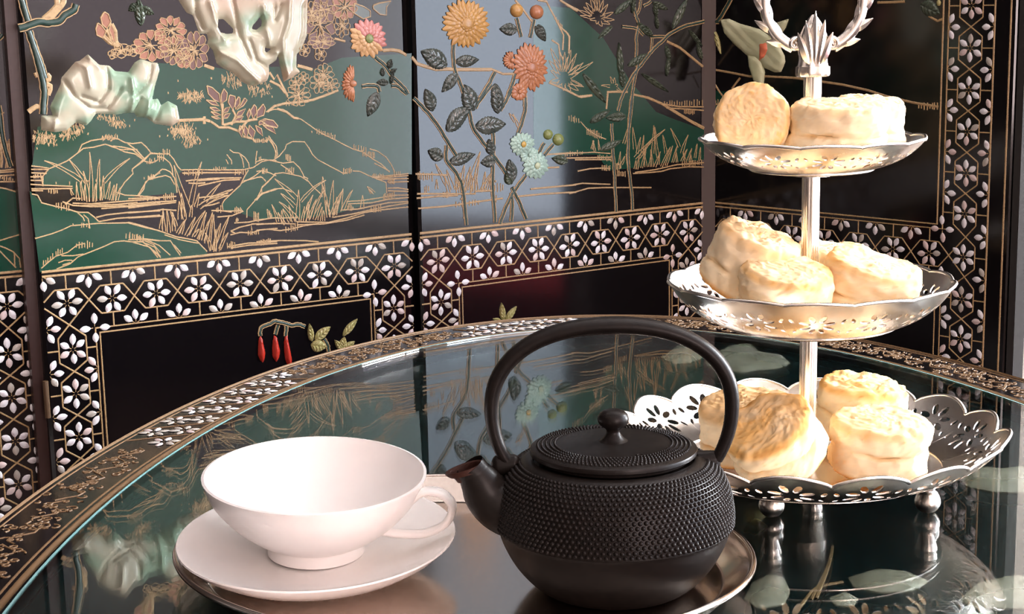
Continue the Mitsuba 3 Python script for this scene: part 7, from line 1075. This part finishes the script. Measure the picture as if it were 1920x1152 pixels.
# rows of small cast nails between the shoulder ridge and the lid
def dome_at(R, z, nr, nz, a, r, h):
    m = dome(7, 2, r, r, h); e = np.array([math.cos(a), math.sin(a), 0]); nn = e * nr + np.array([0, 0, nz]); t = np.array([-e[1], e[0], 0]); b = np.cross(nn, t)
    return (np.asarray(m.vertices) @ np.stack([t, b, nn])) + e * R + np.array([0, 0, z]), np.asarray(m.faces)
def nails(curve, step, r, h, ang_step, skip=None):
    d = np.r_[0, np.cumsum(np.linalg.norm(np.diff(curve, axis=0), axis=1))]; V, F, k = [], [], 0
    for i, s in enumerate(np.arange(step * .7, d[-1] - step * .3, step)):
        R, z = np.interp(s, d, curve[:, 0]), np.interp(s, d, curve[:, 1]); R2, z2 = np.interp(s + 1e-4, d, curve[:, 0]), np.interp(s + 1e-4, d, curve[:, 1])
        t = np.array([R2 - R, z2 - z]); t /= np.linalg.norm(t); nr, nz = t[1], -t[0]
        N = ang_step
        for j in range(N):
            sc = (R / .058) ** .7
            v, f = dome_at(R, z, nr, nz, 2 * np.pi * (j + .5 * (i % 2)) / N, r * sc, h); V.append(v); F.append(f + k); k += len(v)
    return tm(np.vstack(V), np.vstack(F))
put('hobnails', at_pot(nails(np.asarray(up_), .00225, .00122, .00115, 126)), 'iron', TP, True, 'rows of small raised nails', 'stuff')
lp = [(0, .0740), (.012, .0739), (.024, .0734), (.034, .0724), (.0392, .0714), (.0405, .0707), (.0408, .0699), (.0407, .0686), (.0400, .0680), (.0375, .0678), (.0372, .0660), (0, .0658)]
LD_ = put('lid', at_pot(lathe(lp, 120)), 'iron', TP, 40)
put('lid_nails', at_pot(nails(np.array([(.0384, .0717), (.0335, .0725), (.0275, .0731)])[:, :], .0021, .00102, .00095, 108)), 'iron', LD_, True, 'rings of small raised nails on the lid', 'stuff')
kp = smooth_pts([(.0095, .0728), (.0058, .0748), (.0034, .0778), (.0038, .0800), (.0066, .0822), (.0076, .0848), (.0066, .0876), (.0036, .0893), (0, .0896)], 5)
put('knob', at_pot(lathe(np.vstack([[(0, .0726)], kp]), 40)), 'iron', LD_, True)
put('vent_hole', place(trimesh.creation.torus(.0016, .0005, 16, 8), np.array([[1, 0, 0, PX + .011], [0, 1, 0, PY - .024], [0, 0, 1, PZ + .0731], [0, 0, 0, 1.0]])), 'iron', LD_, True)
# spout to the left, its mouth stained with rust
q = smooth_pts([(-.0400, -.003, .0400), (-.0530, -.004, .0432), (-.0610, -.005, .0490), (-.0650, -.006, .0560), (-.0682, -.0065, .0615), (-.0702, -.007, .0645)], 6)
rr = np.interp(np.linspace(0, 1, len(q)), [0, .3, .55, .8, 1], [.0165, .0132, .0104, .0080, .0078])
SPT = put('spout', at_pot(sweep(q, rr, rr * .95, (0, 1, 0), 24, caps=False)), 'iron', TP, 60)
tq = q[-1] - q[-3]; tq /= np.linalg.norm(tq); nrm = np.array([-.30, -.02, .95]); nrm /= np.linalg.norm(nrm)
ax = np.array([1, 0, 0]) - nrm * nrm[0]; ax /= np.linalg.norm(ax); ay = np.cross(nrm, ax)
th = np.arange(28) * 2 * np.pi / 28
def mouth(rx, ry, dz, sh=-.0030): return q[-1] + nrm * dz + ax * sh + np.outer(np.cos(th) * rx, ax) + np.outer(np.sin(th) * ry, ay) + np.outer(np.maximum(-np.cos(th), 0) * rx * .34, ax * -1 + nrm * .02)
rings = [mouth(.0078, .0074, -.0022, -.0005), mouth(.0084, .0070, -.0003, -.0012), mouth(.0081, .0066, .0004, -.0012), mouth(.0068, .0054, .0000, -.001), mouth(.0056, .0046, -.0060, -.0005)]
v = np.stack(rings, 1).reshape(-1, 3); f = list(grid_faces(28, 5, wrap_n=True)); c0 = len(v); v = np.vstack([v, rings[-1].mean(0)])
f += [(c0, i * 5 + 4, ((i + 1) % 28) * 5 + 4) for i in range(28)]; mm = tm(v, f)
put('spout_mouth', at_pot(mm), 'iron_rust', SPT, 50, 'rust-brown lip of the spout')
# handle and its two ears
ha = np.linspace(math.pi + .538, -.538, 64); hc, hs = np.cos(ha), np.sin(ha)
hpath = np.stack([.0583 * np.sign(hc) * np.abs(hc) ** (2 / 2.25), 0 * hc, .0900 + np.where(hs > 0, .0412 * np.abs(hs) ** (2 / 2.25), -.0515 * np.abs(hs))], -1) - np.array([.0006, 0, 0])
hq = hpath; u = np.linspace(0, 1, len(hq))
put('handle', at_pot(sweep(hq, np.interp(u, [0, .2, .5, .8, 1], [.0030, .0038, .0042, .0038, .0030]), np.interp(u, [0, .2, .5, .8, 1], [.0034, .0055, .0068, .0055, .0034]), (0, 1, 0), 18)), 'iron', TP, 60)
for sx, x in ((-1, -.0500), (1, .0495)):
    e = trimesh.creation.capsule(.0085, .0050, count=[16, 16]); e.apply_transform(trimesh.transformations.rotation_matrix(np.pi / 2, (0, 1, 0))); e.apply_translation((-.0042, 0, 0)); e.apply_scale((.8, 1, 1.05)); e.apply_translation((x - sx * .001, .001, .0625)); put('ear', at_pot(e), 'iron', TP, 50)

# ------------------------------------------------------------------ three-tier cake stand
ST = thing('cake_stand', 'silver three-tier cake stand with pierced scalloped dishes holding scones', 'cake stand')
CX, CY = .1675, .8850
def tier(name, zc, R, r0, z_rim, lobes, ph0, depth, label):
    """a dish: flat well of radius r0 at zc, pierced sloping border up to the scalloped rim of radius R"""
    key = numbered(ST + '__' + name); lab(key, label)
    w = [(0, zc), (r0, zc), (r0 + .0012, zc + .0006), (r0 + .0012, zc - .0006), (r0, zc - .0013), (.012, zc - .0013), (.012, zc - .004), (0, zc - .004)]
    m = lathe(w, 96); m.apply_translation((CX, CY, G)); put('well', m, 'silver', key, 40)
    wa = 2 * np.pi / lobes; S = math.hypot(R - r0, z_rim - zc); Rm = (R + r0) / 2; W = wa * Rm
    def vmax(x): return S * (1 + .075 * depth * (abs(math.cos(np.pi * x / W)) ** .5 - .7))          # x from -W/2 to W/2
    top = [(x, vmax(x)) for x in np.linspace(-W / 2, W / 2, 13)]
    poly = Polygon([(-W / 2, 0), (W / 2, 0)] + top[::-1])
    def slot(x, y, a, l, b):
        c, s = math.cos(a), math.sin(a); t = np.linspace(0, 2 * np.pi, 9)[:-1]
        return Polygon([(x + l / 2 * math.cos(q) * c - b / 2 * math.sin(q) * s, y + l / 2 * math.cos(q) * s + b / 2 * math.sin(q) * c) for q in t])
    cy = S * .56; k = min(W, S * 1.35); holes = []
    for i in range(8):
        a = i * np.pi / 4 + np.pi / 8; holes.append(slot(.22 * k * math.cos(a), cy + .22 * k * math.sin(a), a, .22 * k, .105 * k))
    for sx in (-1, 1): holes += [slot(sx * .42 * W, cy + .12 * S, 1.2 * sx, .16 * k, .07 * k), slot(sx * .40 * W, cy - .16 * S, -1.0 * sx, .13 * k, .06 * k)]
    for h in holes: poly = poly.difference(h)
    poly = poly.buffer(0)
    m = cat([trimesh.creation.extrude_polygon(g, .0009, engine='earcut') for g in getattr(poly, 'geoms', [poly])])
    v, f = trimesh.remesh.subdivide_to_size(m.vertices, m.faces, W / 7, max_iter=6)
    def wrap(v, a0):
        u = np.clip(v[:, 1] / S, 0, 1.2); prof_r = r0 + (R - r0) * (u + .12 * np.sin(np.pi * np.minimum(u, 1))); prof_z = zc + (z_rim - zc) * (u ** 1.5 * .65 + u * .35)
        lift = .010 * depth * np.abs(np.cos(np.pi * v[:, 0] / W)) * u ** 2
        th = a0 + v[:, 0] / Rm; r = prof_r - v[:, 2] * .6 + lift * .2; z = prof_z + v[:, 2] * .8 + lift * .25
        return np.c_[CX + r * np.cos(th), CY + r * np.sin(th), G + z]
    parts = [tm(wrap(v, ph0 + i * wa), f) for i in range(lobes)]
    put('pierced_border', outward(cat(parts)), 'silver', key, 30)
    beads = []
    for i in range(lobes):
        xs = np.linspace(-W / 2, W / 2, 15); c = np.array([(x, vmax(x), .0004) for x in xs])
        beads.append(sweep(wrap(c, ph0 + i * wa), .0011, .0011, (0, 0, 1), 7))
    put('rim_bead', cat(beads), 'silver', key, 60)
    return key
tier('lower_dish', .0245, .1075, .0760, .0430, 16, .13, 1.4, 'largest pierced silver dish at the bottom')
tier('middle_dish', .1065, .0790, .0480, .1300, 14, .1, .28, 'middle-sized pierced silver dish')
tier('upper_dish', .1935, .0612, .0330, .2095, 12, -.02, .28, 'smallest pierced silver dish at the top')
# fluted column
n = 72; th = np.arange(n) * 2 * np.pi / n; prof = [(0, .020), (.0050, .020), (.0050, .2480), (0, .2480)]
def fluted(z0, z1, r, nf=12, amp=.06):
    zs = np.linspace(z0, z1, 4); v = []
    for z in zs: rr = r * (1 - amp * (1 - np.abs(np.cos(th * nf / 2)) ** .7)); v.append(np.c_[CX + rr * np.cos(th), CY + rr * np.sin(th), np.full(n, G + z)])
    v = np.vstack(v + [[[CX, CY, G + z0]], [[CX, CY, G + z1]]]); f = []
    for k in range(3):
        for i in range(n): a, b = k * n + i, k * n + (i + 1) % n; f += [(a, b, b + n), (a, b + n, a + n)]
    for i in range(n): f += [(4 * n, (i + 1) % n, i), (4 * n + 1, 3 * n + i, 3 * n + (i + 1) % n)]
    return tm(v, f)
put('column', fluted(.0246, .1050, .0050), 'silver', ST, 50); put('column', fluted(.1066, .1920, .0050), 'silver', ST, 50); put('column', fluted(.1936, .2500, .0050), 'silver', ST, 50)
def ball_foot(x, y):
    p = smooth_pts([(0, 0), (.0040, .0006), (.0068, .0040), (.0072, .0075), (.0055, .0115), (.0040, .0130), (.0045, .0150), (.0062, .0225), (0, .0230)], 5); m = lathe(p, 32); m.apply_translation((x, y, G)); put('ball_foot', m, 'silver', ST, 60)
for x, y in ((.1437, .8620), (.2320, .8640), (.1820, .9400)): ball_foot(x, y)
# acanthus collar and ring handle
HD = numbered(ST + '__ring_handle'); lab(HD, 'open ring handle of leafy scrolls')
cz = [(.0052, .2440), (.0092, .2442), (.0095, .2490), (.0086, .2500), (.0080, .2540), (.0088, .2590), (.0082, .2650), (.0050, .2720), (.0015, .2770), (0, .2775)]
pr = smooth_pts(cz, 4); nn = 96; tt = np.arange(nn) * 2 * np.pi / nn; v = []
for r, z in pr:
    amp = .14 if .2495 < z < .273 else .07
    v.append(np.c_[CX + r * (1 - amp * np.abs(np.sin(tt * 5))) * np.cos(tt), CY + .8 * r * (1 - amp * np.abs(np.sin(tt * 5))) * np.sin(tt), np.full(nn, G + z)])
v = np.stack(v, 1).reshape(-1, 3); put('collar', outward(tm(v, grid_faces(nn, len(pr), wrap_n=True))), 'silver', HD, 40)
def leaf_blade(p0, p1, w, bulge, yb=0.0):
    """a small acanthus leaf from p0 to p1 (x, z), raised along its middle"""
    p0, p1 = np.array(p0), np.array(p1); d = p1 - p0; L = np.linalg.norm(d); d /= L; nr = np.array([-d[1], d[0]]); m = []
    for side in (-1, 1):
        vv = []
        for i in range(9):
            u = i / 8; hw = w / 2 * math.sin(np.pi * min(u ** .7, .985)) ** .8
            for q in (-1, -.5, 0, .5, 1):
                c = p0 + d * L * u + nr * (hw * q + bulge * math.sin(np.pi * u * .5) ** 2 * L); vv.append((CX + c[0], CY + yb + side * (.0006 + .0022 * (1 - abs(q)) * math.sin(np.pi * (.1 + .85 * u))), G + c[1]))
        m.append(tm(vv, grid_faces(9, 5) if side < 0 else grid_faces(9, 5)[:, ::-1]))
    return cat(m)
fans = [leaf_blade((x * .3, .2505), (x, z), .0052, 0, -.0052) for x, z in ((0, .2795), (-.0052, .2745), (.0052, .2745), (-.0096, .2680), (.0096, .2680))]
put('palmette', cat(fans), 'silver', HD, 50)
RC, RR = .2845, .0268
for sx in (-1, 1):
    ang = np.linspace(-np.pi / 2 + sx * .42, np.pi / 2, 26) if sx > 0 else np.linspace(-np.pi / 2 - .42, -3 * np.pi / 2, 26)
    path = np.c_[CX + RR * np.cos(ang), np.full(26, CY), G + RC + RR * np.sin(ang)]
    put('ring_arm', sweep(path, np.interp(np.linspace(0, 1, 26), [0, .3, 1], [.0036, .0030, .0026]), .0030, (0, 1, 0), 14), 'silver', HD, 60)
    vs = [(CX + sx * .0100 + .0035 * (1 - k / 22) * sx * math.cos(2.2 - k * .42) , CY - .001, G + .2615 + .0035 * (1 - k / 22) * math.sin(2.2 - k * .42)) for k in range(18)]
    put('volute', sweep(np.array(vs), .0016, .0032, (0, 1, 0), 10), 'silver', HD, 60)
    lv = []
    for a, l, w, o in ((.55, .011, .0050, 1), (.72, .012, .0050, -1), (.92, .012, .0048, 1), (1.10, .012, .0045, -1), (1.32, .012, .0042, 1), (1.5, .011, .004, -1)):
        t = -np.pi / 2 + sx * a; p0 = np.array([RR * math.cos(t), RC + RR * math.sin(t)]); tg = sx * np.array([-math.sin(t), math.cos(t)]); ou = np.array([math.cos(t), math.sin(t)]) * o
        lv.append(leaf_blade(p0, p0 + tg * l + ou * l * .40, w, 0))
    put('acanthus_leaf', cat(lv), 'silver', HD, 50)

# ------------------------------------------------------------------ scones
DISHES = [(.0245, .0760, .1075, .0430), (.1065, .0480, .0790, .1300), (.1935, .0330, .0612, .2095)]     # well height, well radius, rim radius, rim height
def dish_z(r_c, r, zc):
    z0, r0, R, z1 = DISHES[0 if zc < .08 else 1 if zc < .17 else 2]; u = np.clip((r - r0) / (R - r0), 0, 1.3)
    u = np.clip(u / 1.15, 0, 1.1)
    return G + z0 + .0012 + (z1 - z0) * (u ** 1.5 * .65 + u * .35)
def scone(label, c, axis, R, h, seed, crack=.5, twist=0.0, group='scones on the three-tier stand', tall=0.0, wob=.10, bake=.5):
    """a risen round scone: pale cracked sides, browned top and foot; c is its centre, axis points out of its top"""
    rs = np.random.RandomState(seed); nt, prof = 88, []
    for u in np.linspace(0, 1, 9)[:-1]: prof.append((u * .86, -.5, 0))
    for a in np.linspace(-np.pi / 2, 0, 5)[:-1]: prof.append((.86 + .14 * math.cos(a), -.38 + .12 * math.sin(a), 1))
    for z in np.linspace(-.38, .36, 22): prof.append((1.0, z, 1))
    for a in np.linspace(0, np.pi / 2, 7)[1:]: prof.append((.84 + .16 * math.cos(a), .36 + .14 * math.sin(a), 2))
    for u in np.linspace(1, 0, 26)[1:]: prof.append((u * .84, .5 + .03 * (1 - u * u), 3))
    pr = np.array([(r, z) for r, z, _ in prof]); th = np.arange(nt) * 2 * np.pi / nt
    r = np.tile(pr[:, 0], (nt, 1)); z = np.tile(pr[:, 1], (nt, 1)); t = np.tile(th[:, None], (1, len(pr)))
    off = rs.uniform(0, 50, 3)
    base = np.stack([np.cos(t) * r, np.sin(t) * r, z], -1)
    lo = meshkit.fbm(base * 1.4 + off, 2) - .5; mid = meshkit.fbm(base * 4.5 + off, 3) - .5; fine = meshkit.fbm(base * 14 + off, 3) - .5
    side = np.clip((r - .8) / .2, 0, 1)
    zc = crack - .5 + .10 * (meshkit.noise(np.stack([np.cos(t) * 2 + off[0], np.sin(t) * 2 + off[1], t * 0], -1)) - .5)
    gap = np.exp(-((z - zc) / .035) ** 2) * side * np.clip(meshkit.noise(np.stack([np.cos(t) * 1.6 + off[1], np.sin(t) * 1.6, t * 0 + 3], -1)) * 1.8 - .35, 0, 1)
    k = 1 + wob * 1.5 * lo + .13 * mid * side + .045 * fine + .030 * np.sin(np.pi * np.clip((z + .5), 0, 1) * 2) ** 2 * side - .12 * gap
    zz = z * (1 + tall * lo * 2) + .125 * mid * (z > .3) * np.clip(r * 2.5, 0, 1) + .05 * fine + .10 * lo * (z > 0)
    V = np.stack([np.cos(t) * r * k * R, np.sin(t) * r * k * R, zz * h], -1).reshape(-1, 3)
    topw = np.clip((z - .33) / .14, 0, 1); botw = np.clip((-.38 - z) / .08, 0, 1); b2 = meshkit.fbm(base * 2.6 + off + 7, 3)
    brown = np.clip(topw * (bake * .5 + bake * 1.3 * (b2 - .35)) + botw * .75 + .75 * np.exp(-((z - .44) / .09) ** 2) * side * bake + .5 * gap + .45 * np.clip(fine * 3 + lo - .35, 0, 1), 0, 1)[..., None]
    pale = np.array([.88, .73, .49]); tan = np.array([.78, .47, .17]); dark = np.array([.50, .22, .055])
    col = pale * (1 - np.minimum(brown * 1.5, 1)) + tan * np.minimum(brown * 1.5, 1); col = col + (dark - col) * np.clip((brown - .66) * 2.2, 0, 1)
    col = (col * (1 + .20 * fine[..., None])).clip(0, .9).reshape(-1, 3)
    ax = np.array(axis, float); ax /= np.linalg.norm(ax); a = np.cross([0.2, 1, .1], ax); a /= np.linalg.norm(a); b = np.cross(ax, a); ct, s_ = math.cos(twist), math.sin(twist)
    Rm = np.stack([a * ct + b * s_, b * ct - a * s_, ax]); V = V @ Rm + np.array([c[0], c[1], G + c[2]])
    surf = dish_z(math.hypot(c[0] - CX, c[1] - CY), np.hypot(V[:, 0] - CX, V[:, 1] - CY), c[2]); V[:, 2] += max(0.0, (surf - V[:, 2]).max() + .0004)
    m = tm(V, grid_faces(nt, len(pr), wrap_n=True))
    key = numbered('scone'); lab(key, label, 'scone', group); scene[key] = mikit.ply(m, 'scone_crumb', smooth=True, color=col)
scone('round scone propped on edge at the left of the top dish', (.1330, .8720, .2190), (-.22, -.92, .30), .0200, .024, 1, wob=.06, bake=.45)
scone('pale scone lying in the middle of the top dish, before the column', (.1775, .8640, .2120), (.02, -.06, 1), .0260, .029, 2, .45, .4, bake=.22)
scone('pale scone at the right of the top dish, partly behind its neighbour', (.2010, .8930, .2130), (.10, -.10, 1), .0190, .027, 3, .4, 1.2, bake=.22)
scone('tall tilted scone leaning over the left side of the middle dish', (.1335, .8790, .1420), (.36, -.20, .90), .0240, .036, 4, .35, 2.0, bake=.32)
scone('low scone at the front of the middle dish', (.1475, .8510, .1240), (.10, -.22, .95), .0245, .027, 5, .3, .2, bake=.45)
scone('broad scone at the right of the middle dish', (.1975, .8680, .1200), (.20, -.18, .95), .0265, .027, 6, .35, .9, bake=.40)
scone('scone at the back of the middle dish, half hidden behind the column', (.1850, .9130, .1200), (.10, -.1, 1), .0220, .034, 7, .5, 3.0, bake=.25)
scone('scone at the back left of the bottom dish, behind the teapot handle', (.1330, .8850, .0440), (-.12, -.12, 1), .0262, .032, 8, .3, .5, bake=.40)
scone('browned scone tipped on its side at the front left of the bottom dish', (.1410, .8370, .0440), (-.46, -.34, .84), .0250, .029, 9, .5, 1.0, bake=.60)
scone('tall scone at the back right of the bottom dish', (.2055, .9200, .0460), (.10, -.05, 1), .0262, .033, 10, .5, 2.2, bake=.55)
scone('cracked scone at the front right of the bottom dish', (.2015, .8520, .0425), (.04, -.10, 1), .0270, .030, 11, .55, .7, bake=.35)
